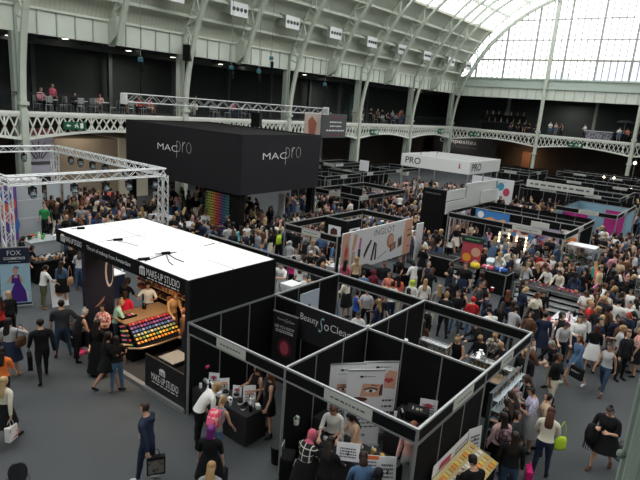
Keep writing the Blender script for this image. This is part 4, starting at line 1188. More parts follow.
for rw in range(5):
    t = (rw + .5) / 5
    for i in range(4):
        s = (i + .5) / 4
        p = V((8.32, 13.62, 1.05)).lerp(V((8.12, 13.1, .58)), t).lerp(V((8.47, 13.56, 1.05)).lerp(V((8.28, 12.86, .58)), t), s)
        MB().box(p.x - .03, p.x + .03, p.y - .04, p.y + .04, p.z, p.z + .03).build('make_up_tray', PM[(rw * 5 + i * 3) % len(PM)], cx)
for k, (x, y, s, lab) in enumerate(((8.75, 13.95, 'tray', 'black shallow make-up tray lying on the wooden counter top'), (9.55, 14.2, 'pot', 'small dark pot at the back of the wooden counter top'), (8.6, 14.25, 'pot', 'dark tumbler of brushes at the left of the wooden counter top'))):
    q = thing('make_up_' + s, lab, s, (x, y, 1.07))
    if s == 'tray':
        MB().box(-.22, .3, -.13, .13, 0, .05).build('tray_base', M_black2, q, bevel=.01)
        for i in range(4): MB().box(-.18 + i * .12, -.1 + i * .12, -.08, .08, .05, .062).build('pan', PM[8 + i % 3], q)
    else:
        MB().lathe([(.06, 0), (.075, .14), (.065, .14), (.055, .03)], (0, 0, 0), 10).build('pot_body', M_black2, q, smooth=True); MB().tube([(0, 0, .05), (.02, .01, .24)], .008, 5).build('brush', M_wood, q)
q = thing('brush_case', 'grey case standing open behind the lettered front board', 'case', (8.6, 11.4, .06)); MB().box(-.25, .35, -.3, .3, 0, .62).build('case_body', M_char, q, bevel=.01); MB().box(-.27, .37, -.32, .32, .62, .66).build('case_lid', M_alu, q); MB().box(-.2, .3, -.31, -.302, .12, .5).build('case_front', mat('case_grey', '6a6c70', .5), q)
q = thing('bench_counter', 'long low black bench counter at the open front of the make-up stand', 'counter', (8.05, 14.9, 0))
MB().box(-.4, .2, -.1, 1.35, .0, .55).build('cabinet', M_black2, q, bevel=.02); MB().box(-.42, .22, -.12, 1.4, .55, .6).build('worktop', M_char, q); strokes((-.402, .6, .35), (0, -1, 0), UD, .8, .1, 1, 77, M_text, q)

# ------------------------------------------------------------------ hanging black canopy
KX0, KX1, KY0, KY1, KZ0, KZ1 = 19.6, 26.1, 20.6, 31.0, 2.85, 6.0
M_mac = mat('bright_lettering', 'fafafa', .5)
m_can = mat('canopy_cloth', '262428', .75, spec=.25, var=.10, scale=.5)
r = thing('hanging_canopy', 'huge black box canopy with white lettering hanging over the hall', 'canopy', (KX0, KY0, 0))
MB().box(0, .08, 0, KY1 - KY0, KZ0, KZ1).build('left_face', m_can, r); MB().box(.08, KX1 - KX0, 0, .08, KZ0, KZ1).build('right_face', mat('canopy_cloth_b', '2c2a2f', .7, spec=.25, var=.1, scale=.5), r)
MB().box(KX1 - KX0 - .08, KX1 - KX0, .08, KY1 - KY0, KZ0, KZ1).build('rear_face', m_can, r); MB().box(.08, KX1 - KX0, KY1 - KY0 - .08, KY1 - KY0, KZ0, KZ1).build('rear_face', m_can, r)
MB().box(.08, KX1 - KX0 - .08, .08, KY1 - KY0 - .08, KZ1 - .12, KZ1 - .08).build('top_mesh', M_black2, r)
MB().box(.12, .5, .1, .9, 0, KZ0).build('pillar', M_black2, r); MB().box(KX1 - KX0 - .4, KX1 - KX0 - .1, .1, .5, 0, KZ0).build('pillar', M_black2, r); MB().box(.12, .4, KY1 - KY0 - .5, KY1 - KY0 - .1, 0, KZ0).build('pillar', M_black2, r)
for (o, xd, s) in (((0, 0, 0), (0, -1, 0), 'L'), ((0, 0, 0), (1, 0, 0), 'R')):
    if s == 'L': c = V((-.004, 26.1 - KY0, 4.72)); 
    else: c = V((3.2, -.004, 4.86))
    x = V(xd)
    lettering('MAC', M_mac, r, c - x * .66, xd, UD, .36, 1.9, thin=-.008); lettering('pro', M_mac, r, c + x * .85 - V((0, 0, .02)), xd, UD, .95, 1.3, thin=-.034)

q = thing('pigment_wall', 'wall of rainbow coloured pigment pots below the black canopy', 'display wall', (KX0 + .2, 22.5, 0))
MB().box(0, .1, -1.0, 1.1, .1, KZ0).build('backboard', M_black2, q)
RB = ['6a7a48', '7f9a4a', 'a8a048', 'c09a4a', 'c87a48', 'b85a48', 'a8485a', '6a4a78', '4a5a88', '3a7a88', '488a78']
for i in range(11):
    b = MB()
    for j in range(16):
        b.box(-.05, 0, -.93 + i * .18, -.81 + i * .18, .35 + j * .15, .45 + j * .15)
    pp = b.build('pot_column', mat('pigment_' + RB[10 - i], RB[10 - i], .5), q); pp['kind'] = 'stuff'
tag(box('upright_screen', (KX1 - 2.4, KX1 - 2.35, KY0 + .5, KY0 + 1.0, 0, 2.5), mat('plinth_white', 'c9cbd0', .6)), 'white upright panel standing under the right side of the canopy', 'panel')
tag(box('display_plinth', (17.6, 18.6, 22.4, 23.4, 0, 1.1), mat('plinth_white', 'c9cbd0', .6), bevel=.02), 'white plinth in the crowd before the pigment wall', 'plinth')
tag(box('display_plinth', (17.9, 18.8, 24.6, 26.2, 0, 1.05), mat('plinth_white', 'c9cbd0', .6), bevel=.02), 'long white plinth among the crowd left of the pigment wall', 'plinth')

# ------------------------------------------------------------------ trusses
def truss(root, p0, p1, s=.29, name='truss_beam', m=None):
    p0, p1 = V(p0), V(p1); d = p1 - p0; L = d.length; u = d.normalized()
    up = V((0, 0, 1)) if abs(u.z) < .9 else V((1, 0, 0)); r_ = u.cross(up).normalized(); up = r_.cross(u)
    b = MB(); n = max(2, round(L / (s * 1.2))); cs = [(r_ * a + up * c) * (s / 2) for a, c in ((-1, -1), (1, -1), (1, 1), (-1, 1))]
    for c in cs: b.tube([p0 + c, p1 + c], s * .10, 6)
    for k in range(4):
        c0, c1 = cs[k], cs[(k + 1) % 4]
        for i in range(n):
            a, e = p0 + d * (i / n), p0 + d * ((i + 1) / n)
            if i % 2: c0_, c1_ = c1, c0
            else: c0_, c1_ = c0, c1
            b.bar(a + c0_, e + c1_, s * .08)
    return b.build(name, m or M_truss, root)
TX0, TX1, TY0, TY1, TZ = 8.5, 15.4, 21.35, 31.7, 4.2
r = thing('lighting_gantry', 'white rectangular lighting truss on four legs at the left', 'truss', (0, 0, 0))
truss(r, (TX0, TY0, TZ), (TX1, TY0, TZ), .34); truss(r, (TX1, TY0, TZ), (TX1, TY1, TZ), .32); truss(r, (TX1, TY1, TZ), (TX0, TY1, TZ), .3); truss(r, (TX0, TY1, TZ), (TX0, TY0, TZ), .3)
for x, y in ((TX0, TY0), (TX1, TY0), (TX1, TY1), (TX0, TY1)):
    l = truss(r, (x, y, .05), (x, y, TZ - .15), .32, 'leg'); MB().box(x - .3, x + .3, y - .3, y + .3, 0, .05).build('foot_plate', M_alu, l); MB().box(x - .2, x + .2, y - .2, y + .2, TZ - .2, TZ + .2).build('corner_block', M_truss, l) if False else None
def spotlight(p, label):
    q = thing('stage_spotlight', label, 'spotlight', p, random.uniform(-.4, .4), 'stage lights hung from the white truss')
    MB().box(-.05, .05, -.03, .03, -.12, .0).build('clamp', M_black2, q); MB().box(-.13, .13, -.1, .1, -.2, -.12).build('bracket', M_char, q)
    for s in (-1, 1): MB().box(s * .13 - .015, s * .13 + .015, -.05, .05, -.4, -.15).build('bracket', M_char, q)
    MB().tube([(0, -.12, -.48), (0, .02, -.36), (0, .14, -.28)], [.12, .13, .07], 10).build('lamp_head', mat('spot_body', '6e7a80', .4, .3), q)
    MB().lathe([(.09, 0), (.085, .01)], (0, 0, 0), 10).build('lens', M_alu, q).location = (0, -.13, -.49)
k = 0
for t in (.14, .38, .58, .74, .93):
    spotlight((TX0 + (TX1 - TX0) * t, TY0, TZ - .17), 'stage spotlight under the front truss beam, %s from the left' % ORD[k]); k += 1
for k, t in enumerate((.82, .72, .6, .48, .3)):
    spotlight((TX1, TY0 + (TY1 - TY0) * t, TZ - .17), 'stage spotlight under the rear truss beam, %s from the left' % ORD[k])
spotlight((13.7, TY1, TZ - .17), 'stage spotlight under the far left truss beam beside the pillar')
r = thing('hanging_truss', 'long pale lighting truss hanging high above the black canopy', 'truss', (0, 0, 0))
truss(r, (13.2, 21, 7.46), (26.9, 21, 7.38), .34, m=mat('truss_grey', 'b4b6b6', .4, .4))
for x in (13.2, 26.9): MB().box(x - .04, x + .04, 20.8, 21.2, 7.2, 7.64).build('end_plate', M_truss, r)
m_hoist = mat('hoist_blue', '2f5f6a', .5)
def hoist(x, y, z0, zt, zm, label):
    q = thing('chain_hoist', label, 'hoist', (x, y, zm))
    MB().box(-.09, .09, -.08, .08, -.10, .10).build('motor', m_hoist, q, bevel=.03); MB().tube([(0, 0, z0 - zm), (0, 0, -.14)], .016, 5).build('lower_chain', M_black2, q); MB().tube([(0, 0, .14), (0, 0, zt - zm)], .012, 5).build('upper_chain', mat('chain_grey', '8d9698', .5, .5), q)
    MB().lathe([(.02, -.5), (.07, -.48), (.08, -.2), (.03, -.14)], (.08, 0, 0), 8).build('chain_bag', M_black2, q)
for k, (x, zm) in enumerate(((14.0, 9.05), (19.1, 9.2), (21.0, 9.2), (21.9, 9.95), (26.6, 8.95))):
    hoist(x, 21, 7.6, 21, zm, 'blue chain hoist above the hanging truss, %s from the left' % ORD[k])
def speaker(p, label, w=.5, h=.8, d=.45, wire=None):
    q = thing('loudspeaker', label, 'loudspeaker', p, .5)
    MB().box(-w / 2, w / 2, -d / 2, d / 2, -h / 2, h / 2).build('cabinet', M_black2, q, bevel=.02); MB().box(-w * .42, w * .42, -d / 2 - .012, -d / 2, -h * .44, h * .44).build('grille', M_char, q)
    MB().bar((0, 0, h / 2), (0, 0, h / 2 + (wire or .3)), .04).build('bracket', M_black2, q)
speaker((21.0, 21, 6.75), 'black loudspeaker hanging under the long truss', .55, .75, wire=.25)
p = CAM + ray(188, 53) * (33.1 / ray(188, 53).y); speaker(p, 'black loudspeaker hanging beside the roof rib above the long gallery', .7, 1.1, .5, .5)
# hanging sign above the canopy's right end
r = thing('hanging_sign', 'dark grey hanging sign with white lines of print and red heading', 'sign', (27.2, 21.3, 6.55))
MB().box(-.35, 2.35, 0, .1, -.78, .72).build('sign_board', mat('sign_grey', '55565a', .6), r)
m_sred = mat('sign_red', '8a3a3a', .6)
for z, w_, h_, m in ((.5, 1.5, .2, m_sred), (.2, 1.3, .16, M_text), (-.05, 1.2, .14, M_text), (-.32, 1.9, .18, M_text), (-.6, 1.4, .14, m_sred)): strokes((1.2, 0, z), XD, UD, w_, h_, 1, int(z * 100) + 7, m, r)
MB().box(-.37, -.33, 0, 1.3, -.78, .72).build('side_board', mat('sign_pale', 'c9b8ac', .6), r); poly([(-.9, -.6), (-.4, -.7), (-.3, .1), (-.7, .5), (-1.0, .2)], (-.37, 0, 0), (0, -1, 0), UD, mat('sign_figure', 'a3604e', .6), r, 'picture')
for x in (0, 2): MB().tube([(x, .05, .72), (x, .05, 2.6)], .012, 5).build('wire', M_black2, r)
# air vents on the vault
for k, x in enumerate((23.8, 29.65, 35.6, 41.5, 47.5, 53.4, 59.1, 65.4, 70.6)):
    y, z = 32.0, 14.1
    q = thing('air_vent', 'white four-nozzle air vent box on the vault, %s from the left' % (ORD[k - 1] if k else 'beyond the first'), 'air vent', (x, y, z), 0, 'air vents along the vault')
    MB().prism([(-.75, -.05, -.42), (-.75, -.05, .42), (-.75, 1.3, .9), (-.75, 1.6, -.1)], (1.5, 0, 0)).build('duct', mat('vent_duct', 'a9b0a6', .6), q)
    MB().box(-.85, .85, -.1, -.04, -.48, .48).build('face_plate', M_white, q)
    for i in range(4):
        MB().tube([(-.57 + i * .38, -.16, 0), (-.57 + i * .38, -.1, 0)], [.125, .15], 12).build('nozzle', mat('nozzle_dark', '4a4c4c', .6), q)
# exit signs on the girders
def exit_sign(p, xd, w, h, label):
    q = thing('exit_sign', label, 'exit sign', p); x = V(xd)
    n = x.cross(V((0, 0, 1)))
    MB().bar(x * -w / 2, x * w / 2, .06, h).build('sign_box', M_green, q)
    o = n * .034
    b = MB()
    def pl(pts): b.add([o + x * a * w + V((0, 0, c * h)) for a, c in pts], [tuple(range(len(pts)))])
    pl([(-.40, 0), (-.30, .25), (-.30, .09), (-.2, .09), (-.2, -.09), (-.30, -.09), (-.30, -.25)])
    pl([(.22, -.35), (.36, -.35), (.36, .35), (.22, .35)])
    pl([(-.02, -.3), (.02, -.3), (.06, -.02), (.12, -.3), (.16, -.3), (.1, .12), (.02, .14), (-.06, .0), (-.03, -.02), (.02, .06)])
    pl([(.06, .2), (.1, .2), (.1, .34), (.06, .34)])
    b.build('pictogram', M_text, q, fix=False)
exit_sign((17.6, YW - .28, 5.38), (1, 0, 0), 1.45, .45, 'green exit sign on the white girder at the far left')
for k, (px, py, lab) in enumerate(((374.5, 132, 'green exit sign on the girder above the middle of the hall'), (441, 131, 'green exit sign on the long gallery girder near the corner'))):
    d = ray(px, py); p = CAM + d * ((YW - .28) / d.y); exit_sign(p, (1, 0, 0), 1.6, .6, lab)
for k, (px, py, lab) in enumerate(((475, 134.2, 'green exit sign on the end girder just right of the corner'), (575.5, 145, 'green exit sign on the end girder right of the slim column'))):
    d = ray(px, py); p = CAM + d * ((XE - .28) / d.x); exit_sign(p, (0, -1, 0), 1.7, .52, lab)
# dark lettered banner in the far corner
r = thing('wall_banner', 'wide black banner with pale lettering in the far corner under the gallery', 'banner', (74.5, 33.6, 3.9))
MB().box(0, .05, -5.6, 4.0, -1.5, 1.2).build('banner_cloth', mat('banner_black', '201e1e', .7), r)
lettering('Composites', mat('pale_grey_lettering', 'a9a6a0', .6), r, (-.003, .2, .12), (0, -1, 0), UD, .8, 5.6); strokes((-.003, -.2, -.6), (0, -1, 0), UD, 5, .18, 1, 3, M_ink, r)
# ------------------------------------------------------------------ stands further back
def onX(px, py, X): d = ray(px, py); return CAM + d * (X / d.x)
def onY(px, py, Y): d = ray(px, py); return CAM + d * (Y / d.y)
# island with the long white graphic board
r = stand('black framed island stand carrying the long white cosmetics board', 18.0, 24.2, 12.95, 15.9, fas='FLB', walls=((20.95, 15.9, 20.95, 14.6), (20.95, 14.6, 22.2, 14.6), (18.0, 12.95, 18.25, 12.95)), boards={'F': ((.52, 1.05),), 'L': ((.3, 1),), 'B': ((.5, 1),)}, seed=40, nx=2)
q = thing('graphic_board', 'long white board with cosmetics pictures and black lettering on the side of an island stand', 'board', (18.3, 12.9, .75))
MB().box(0, 6.0, -.03, .03, 0, 1.82).build('board', M_whitep, q)
gb = lambda pts, m, o=.034: poly(pts, (0, 0, 0), XD, UD, m, q, 'picture', o)
lettering('INGLOT', mat('dark_ink', '2b2c30', .6), q, (3.35, -.032, 1.52), XD, UD, .30, 1.8, thin=-.008, off=.004)
gb([(.0, 0), (.55, 0), (.62, .6), (.5, 1.2), (.55, 1.8), (0, 1.8)], mat('print_nude', 'cfa595', .6)); gb([(.1, .5), (.4, .4), (.5, 1.1), (.25, 1.4)], m_skin2, .036); gb(ell(.3, .95, .12, .2), mat('print_lip', 'b5484a', .6), .038)
gb([(.7, .9), (.95, 1.0), (1.1, 1.62), (.85, 1.7)], m_skin, .036); gb([(.72, .2), (.9, .2), (1.0, .9), (.75, .9)], mat('print_shadow', 'b9a8a4', .6), .036)
gb([(1.25, .95), (1.42, .98), (1.44, 1.4), (1.3, 1.5)], mat('print_pink', 'd0579a', .6)); gb([(1.22, .55), (1.42, .55), (1.42, .95), (1.22, .95)], m_pblack)
gb([(1.75, .4), (2.1, .9), (2.3, 1.2), (2.2, 1.25), (1.9, .95), (1.7, .6)], m_pblack); gb([(2.3, .25), (2.45, .2), (2.65, 1.05), (2.5, 1.1)], m_pblack); gb([(2.62, .2), (2.78, .22), (2.74, 1.0), (2.64, 1.0)], m_pblack); gb([(2.9, .2), (3.7, .45), (3.7, .5), (2.9, .25)], m_ink_ := mat('print_grey', '8c8a8c', .6))
gb(ell(3.95, .95, .32, .36), m_skin2); gb(ell(4.0, .98, .22, .25), m_skin, .038); gb([(4.0, .35), (4.5, .5), (4.45, .85), (3.95, .7)], m_pblack, .036); gb([(4.06, .42), (4.42, .53), (4.38, .8), (4.02, .69)], m_skin2, .038)
gb([(4.7, .45), (5.1, .55), (5.05, 1.05), (4.65, .95)], m_ink_); gb([(4.75, .52), (5.03, .6), (5.0, .95), (4.72, .88)], m_lash, .038)
gb([(5.2, 0), (6, 0), (6, 1.82), (5.3, 1.82), (5.2, 1.1)], m_skin); gb([(5.55, .9), (5.9, .95), (5.9, 1.05), (5.55, 1.0)], m_lash, .038); gb([(5.5, 1.2), (5.95, 1.28), (5.95, 1.33), (5.5, 1.26)], m_lash, .038); gb([(5.6, .35), (5.85, .38), (5.85, .46), (5.6, .44)], mat('print_lip', 'b5484a', .6), .038)
tag(box('upright_screen', (24.35, 25.0, 12.6, 12.66, 0, 2.3), M_whitep), 'plain white panel beside the end of the long cosmetics board', 'panel')
def poster(p, xd, w, h, label, seed, base=M_whitep, group=None):
    """framed picture: pale sheet with a face-like figure and blocks"""
    q = thing('poster', label, 'poster', p, 0, group); x = V(xd); n = x.cross(V(UD)); rr = random.Random(seed)
    MB().bar(x * -w / 2, x * w / 2, .02, h).build('sheet', base, q)
    f = lambda pts, m, o: poly([(a * w, b_ * h) for a, b_ in pts], (0, 0, 0), xd, UD, m, q, 'picture', o)
    pal = [m_skin, m_skin2, m_lash, m_ink_, mat('print_rose', 'b84a5e', .6), mat('print_blue', '6d93bd', .6)]
    f(ell(rr.uniform(-.1, .1), .02, .24, .26), pal[rr.randrange(2)], .014); f([(-.3, .1), (.28, .14), (.22, .36), (-.1, .42), (-.3, .3)], m_lash, .017); f([(-.4, -.48), (.4, -.48), (.25, -.18), (-.25, -.18)], pal[rr.randrange(6)], .014)
    f([(-.06, -.1), (.08, -.1), (.01, -.15)], mat('print_lip', 'b5484a', .6), .019)
    return q
poster((20.9, 15.25, 1.55), (0, -1, 0), .75, 1.15, 'framed portrait on the black partition inside the island stand', 3)
poster((21.6, 14.55, 1.7), (1, 0, 0), .9, .7, 'bright tilted picture on the black inner wall of the island stand', 6)
stand('grey framed stand in the middle distance with pale corner name board', 27.7, 33.3, 18.5, 22.0, boards={'F': ((.45, .9),), 'R': ((.09, .85),), 'L': ((.5, 1),), 'B': ((.5, 1),)}, seed=50, nx=2, walls=((30.5, 22, 30.5, 20.2),))
stand('grey framed stand behind the middle-distance one, nearest the black canopy', 32.8, 37.6, 25.2, 28.6, boards={'F': ((.5, .9),), 'R': ((.5, .9),)}, seed=51, nx=2, walls=((32.8, 28.6, 37.6, 28.6),))
stand('far grey framed stand in front of the gallery columns', 38.3, 48.0, 25.4, 28.8, boards={'F': ((.5, .9),), 'R': ((.1, .9), (.6, 1))}, seed=52, nx=3, walls=((38.3, 28.8, 48, 28.8), (43.2, 28.8, 43.2, 26)))
stand('small far stand with pale name board just right of the black canopy', 41.0, 45.3, 30.6, 32.8, boards={'F': ((.75, 1.3),), 'R': ((.2, 1.2),)}, seed=53, nx=1)
tag(box('notice_panel', (39.2, 39.28, 25.6, 26.5, 2.5, 3.4), M_whitep), 'small square white sign above the far grey stand', 'sign')
# long stand on the right with posters inside
r = stand('wide black fascia stand at right with posters and lit mirrors inside', 28.15, 34.2, 6.5, 12.75, boards={'F': ((.70, 1.5),), 'R': ((.5, 1),), 'B': ((.5, 1.2),)}, seed=60, nx=2, ny=2, walls=((28.15, 12.75, 34.2, 12.75), (31.2, 12.75, 31.2, 6.5), (34.2, 12.75, 34.2, 6.5)))
for k in range(4): poster((28.6 + k * .72, 12.7, 1.4), (1, 0, 0), .62, 1.9, 'tall magazine-like poster on the inner wall of the wide right stand, %s from the left' % ORD[k], 70 + k, mat('poster_mauve', 'b9a2b4', .6) if k % 2 else M_whitep, 'tall posters inside the wide right stand')
def plain_poster(p, xd, w, h, label, cols, name='poster'):
    q = thing(name, label, 'poster', p); x = V(xd)
    MB().bar(x * -w / 2, x * w / 2, .02, h).build('sheet', mat('sheet_' + cols[0], cols[0], .6), q)
    rr = random.Random(len(label) * 7 + int(p[0] * 10))
    for k, c in enumerate(cols[1:] * 3):
        cx, cz = rr.uniform(-.34, .34) * w, rr.uniform(-.34, .34) * h
        poly(ell(cx, cz, w * rr.uniform(.08, .2), h * rr.uniform(.06, .16), 9), (0, 0, 0), xd, UD, mat('blob_' + c, c, .6), q, 'picture', .012 + .002 * k)
    return q
q = thing('wall_banner', 'bright blue banner with orange striped shape above the right stand partition', 'banner', (31.18, 11.35, 2.02)); MB().box(-.02, 0, -1.0, 1.05, -.42, .4).build('banner_cloth', mat('sky_blue_cloth', '3f82c8', .6), q)
poly(ell(-.72, .12, .2, .2), (-.02, 0, 0), (0, -1, 0), UD, M_text, q, 'picture', .005)
poly([(-.9, -.4), (.98, -.4), (.95, -.1), (.7, .06), (.3, -.06), (-.1, .08), (-.55, -.1)], (-.02, 0, 0), (0, -1, 0), UD, mat('print_orange', 'e8a030', .6), q, 'picture', .006)
for k in range(8): poly([(-.8 + k * .2, -.38), (-.74 + k * .2, -.38), (-.62 + k * .2, -.08), (-.70 + k * .2, -.12)], (-.02, 0, 0), (0, -1, 0), UD, m_pblack, q, 'picture', .009)
plain_poster((31.17, 9.7, 1.2), (0, -1, 0), 1.5, 1.6, 'large poster of a figure in blue on the right stand partition', ['d8d4d8', '4a8ac0', 'd8a58c', '3a2a26', 'c8584a'])
plain_poster((31.17, 8.15, 1.3), (0, -1, 0), 1.7, 1.5, 'crowded colourful poster in the middle of the right stand partition', ['a89cb8', '4a6aa8', 'c84a6a', 'e8d0c0', '8a5a8a'])
plain_poster((31.17, 7.0, 1.35), (0, -1, 0), .9, 1.6, 'white poster with orange heading near the right stand corner', ['e4dcd8', 'e88a4a', '5a8a5a'])
tag(box('notice_panel', (28.4, 28.45, 7.4, 8.3, 2.5, 2.8), M_name), 'pale hanging name panel behind the fascia of the wide right stand', 'sign')
q = thing('framed_board', 'tall red floral board with dark green heading standing before the wide right stand', 'board', (23.95, 9.45, 1.02), .1); MB().box(-.02, .02, -.46, .46, .05, 1.05).build('board', mat('floral_red', 'b8404e', .6), q); MB().box(-.05, .05, -.52, .52, 1.05, 1.33).build('heading_board', mat('dark_green', '1c3226', .6), q)
strokes((-.052, 0, 1.19), (0, -1, 0), UD, .7, .14, 1, 8, mat('green_lettering', '6aa87a', .6), q)
for k, (a, c, s, m) in enumerate(((.2, 1.5, .22, m_skin), (-.2, 1.2, .2, mat('print_orange', 'e8a030', .6)), (-.25, 1.65, .16, mat('print_rose', 'b84a5e', .6)), (.25, .98, .16, mat('print_cream', 'e2d2c6', .5)))): poly(ell(a, c - .88, s, s), (-.02, 0, 0), (0, -1, 0), UD, m, q, 'picture', .004 + .002 * k)
MB().box(-.1, .1, -.5, .5, 0, .05).build('stand_base', M_black2, q)
# mirrors ringed with bulbs
m_bulb = mat('bulb_glow', 'ffd9a0', .4, emit=4.5)
for k, (px, py) in enumerate(((508, 245), (519, 244))):
    p = V((29.4, 9.9 - k * .95, 1.5)); q = thing('bulb_mirror', 'make-up mirror ringed with glowing bulbs, %s of the pair' % ('left' if k == 0 else 'right'), 'mirror', (p.x, p.y, .9), .5, 'bulb mirrors in the wide right stand')
    MB().box(-.02, .02, -.3, .3, 0, .85).build('mirror_frame', M_white, q); MB().box(-.025, -.02, -.2, .2, .12, .72).build('mirror_glass', mat('mirror', 'b9bcc0', .08, 1.0), q)
    for s in (-1, 1):
        for j in range(4): MB().sphere((-.05, s * .25, .12 + j * .2), .05, 8).build('bulb', m_bulb, q)
    MB().box(-.2, .4, -.35, .35, -.9, 0).build('stand_base', M_white, q)
# black tower with stepped white panels
q = thing('stand_tower', 'tall black tower of a stand with stepped blank white panels on its side', 'tower', (28.95, 13.4, 0))
MB().box(0, .5, 0, 1.5, 0, 3.5).build('tower', M_black, q); MB().box(.5, 8, 1.3, 1.5, 0, 2.7).build('rear_wall', M_black2, q); strokes((-.005, .85, 3.25), (0, -1, 0), UD, 1.0, .16, 1, 5, M_ink, q)
for x0, x1, z0, z1, y in ((.05, 2.75, 2.15, 2.85, -.05), (.05, 2.6, 2.9, 3.5, .0), (2.75, 5.1, 2.2, 3.75, .05), (5.1, 7.9, 2.3, 3.1, -.05), (5.1, 7.9, 3.1, 3.7, .1)): MB().box(x0, x1, y - .03, y + .03, z0, z1).build('white_panel', M_white, q)
MB().box(7.8, 7.9, 0, .1, 0, 3.6).build('post', M_alu, q); MB().box(2.7, 2.8, 0, .1, 0, 3.6).build('post', M_alu, q)
# white ring fascia
q = thing('ring_fascia', 'big white square ring fascia on posts with small dark lettering', 'exhibition stand', (38.4, 16.2, 0))
W_, D_ = 6.0, 5.8
M_pro = mat('dark_ink', '2b2c30', .6)
m_rw = mat('ring_white', 'e8e9e8', .6)
for nm, dims in (('front_face', (0, .08, 0, D_, 3.55, 4.5)), ('side_face', (.08, W_, 0, .08, 3.55, 4.5)), ('rear_face', (W_ - .08, W_, .08, D_, 3.55, 4.5)), ('side_face', (.08, W_ - .08, D_ - .08, D_, 3.55, 4.5))):
    f = box(nm, dims, m_rw, q)
    if nm == 'front_face': lettering('PRO', M_pro, f, (-.006, D_ - 1.05, 4.06), (0, -1, 0), UD, .5, 1.35, thin=.012); poly([(4.9, 3.9), (5.05, 3.9), (5.0, 4.3), (4.93, 4.3)], (-.004, D_, 0), (0, -1, 0), UD, mat('print_lip', 'b5484a', .6), f, 'picture')
    elif dims[3] < 1: lettering('PRO', M_pro, f, (1.2, -.006, 4.05), XD, UD, .55, 1.7, thin=.012)
for x in (.1, W_ / 2, W_ - .1):
    for y in (.1, D_ - .1): MB().tube([(x, y, 0), (x, y, 4.5)], .06, 8).build('post', M_alu, q)
b = MB(); 
for x in (1.5, 3, 4.5): b.bar((x, .08, 4.4), (x, D_ - .08, 4.4), .08)
b.build('cross_beam', M_truss, q)
# rows of framed stands to the right
m_mag = mat('magenta_wall', 'b02a80', .6); m_lb = mat('light_blue_wall', '86aebf', .6)
stand('stand with magenta and pale blue walls in the right middle distance', 37.6, 44.0, 5.9, 9.6, seed=80, nx=2, ny=1, boards={'F': ((.55, 1.2),), 'R': ((.4, 1.2),)}, walls=((37.6, 9.6, 44, 9.6, 2.5, m_lb), (44, 9.6, 44, 5.9, 2.5, m_lb), (39.2, 9.5, 39.2, 7.9, 2.1, m_mag), (41, 6, 41, 7.2, 2.3, m_mag)))
for k, (x0, x1, y0, y1, lab) in enumerate((
        (46.6, 53.0, 7.4, 15.0, 'framed stand with long pale sign band, third row back on the right'),
        (55.6, 62.0, 6.8, 15.6, 'long framed stand in the fourth row back on the right'),
        (64.6, 70.0, 9.0, 17.0, 'farthest framed stand before the end gallery columns'),
        (44.2, 50.0, 15.9, 18.4, 'framed stand just behind the crowd right of the white ring fascia'),
        (57.6, 63.6, 17.8, 21.8, 'framed stand left of the slim end column'),
        (46.6, 53.0, 1.6, 6.0, 'framed stand at the right edge, third row back'),
        (55.6, 62.0, .8, 5.4, 'framed stand at the right edge, fourth row back'),
        (37.6, 44.0, 1.4, 4.5, 'framed stand at the right edge beyond the glass showcases'))):
    stand(lab, x0, x1, y0, y1, seed=90 + k * 7, nx=2, ny=2, boards={'F': ((.3, 1.3), (.75, 1.2)) if y1 - y0 > 5 else ((.5, 1.3),), 'R': ((.5, 1.3),), 'B': (), 'L': ()}, walls=((x1, y1, x1, y0), (x0, y1, x1, y1), ((x0 + x1) / 2, y1, (x0 + x1) / 2, y0)))
q = thing('sign_band', 'long pale lettered sign band on top of the third row stand', 'sign', (46.5, 11.9, 2.55)); MB().box(0, .05, -2.6, 2.6, -.15, .45).build('band', M_name, q); strokes((-.004, 0, .15), (0, -1, 0), UD, 4.6, .28, 1, 31, M_ink, q)
q = thing('lit_sign', 'small brown and cream lit sign before the right end column', 'sign', (62.2, 7.2, 3.0)); MB().box(0, .1, -1.0, 1.0, -.6, .6).build('sign_board', mat('sign_cream', 'e0c4a0', .6), q); strokes((-.004, 0, .1), (0, -1, 0), UD, 1.7, .8, 2, 31, m_lash, q); MB().box(-.05, .15, -1.05, 1.05, .6, .68).build('sign_cap', m_lash, q); MB().box(.02, .08, -.05, .05, -3, -.6).build('pole', M_alu, q)
for k, (px, py, lab) in enumerate(((635, 163, 'bright round lamp at the right edge beside the end column'), (631, 190, 'small bright lamp over the right edge stands'), (604, 177, 'tiny warm lamp on the fourth row stand'), (614, 178, 'tiny warm lamp beside the cream lit sign'))):
    p = onX(px, py, (66, 58, 59, 60)[k]); q = thing('spot_lamp', lab, 'lamp', p); MB().sphere((0, 0, 0), .16 if k < 2 else .1, 10).build('bulb', mat('bulb_bright', 'fff2d8', .4, emit=6), q); MB().tube([(0, 0, .1), (0, 0, .35)], .05, 6).build('housing', M_alu, q); MB().tube([(0, 0, -p.z), (0, 0, -.12)], .025, 6).build('stem', M_alu, q)
q = thing('picture_board', 'white board with bright flower blots behind the crowd right of the white ring', 'board', (43.7, 16.4, 0)); MB().box(0, .08, -1.8, 1.7, .2, 3.0).build('board', M_whitep, q); MB().box(0, .1, -1.8, 1.7, 0, .2).build('base', M_alu, q)
for k, (a, c, col) in enumerate(((-.9, 2.1, 'a83a8a'), (-.3, 2.3, 'd88a3a'), (.3, 2.2, '3a6ab8'), (.8, 2.4, '4aa0c0'), (1.3, 2.0, 'c84a6a'), (-.9, 1.3, 'e8c848'))): poly(ell(a, c, .28, .34, 9), (0, 0, 0), (0, -1, 0), UD, mat('blob_' + col, col, .6), q, 'picture', .006 + .001 * k)

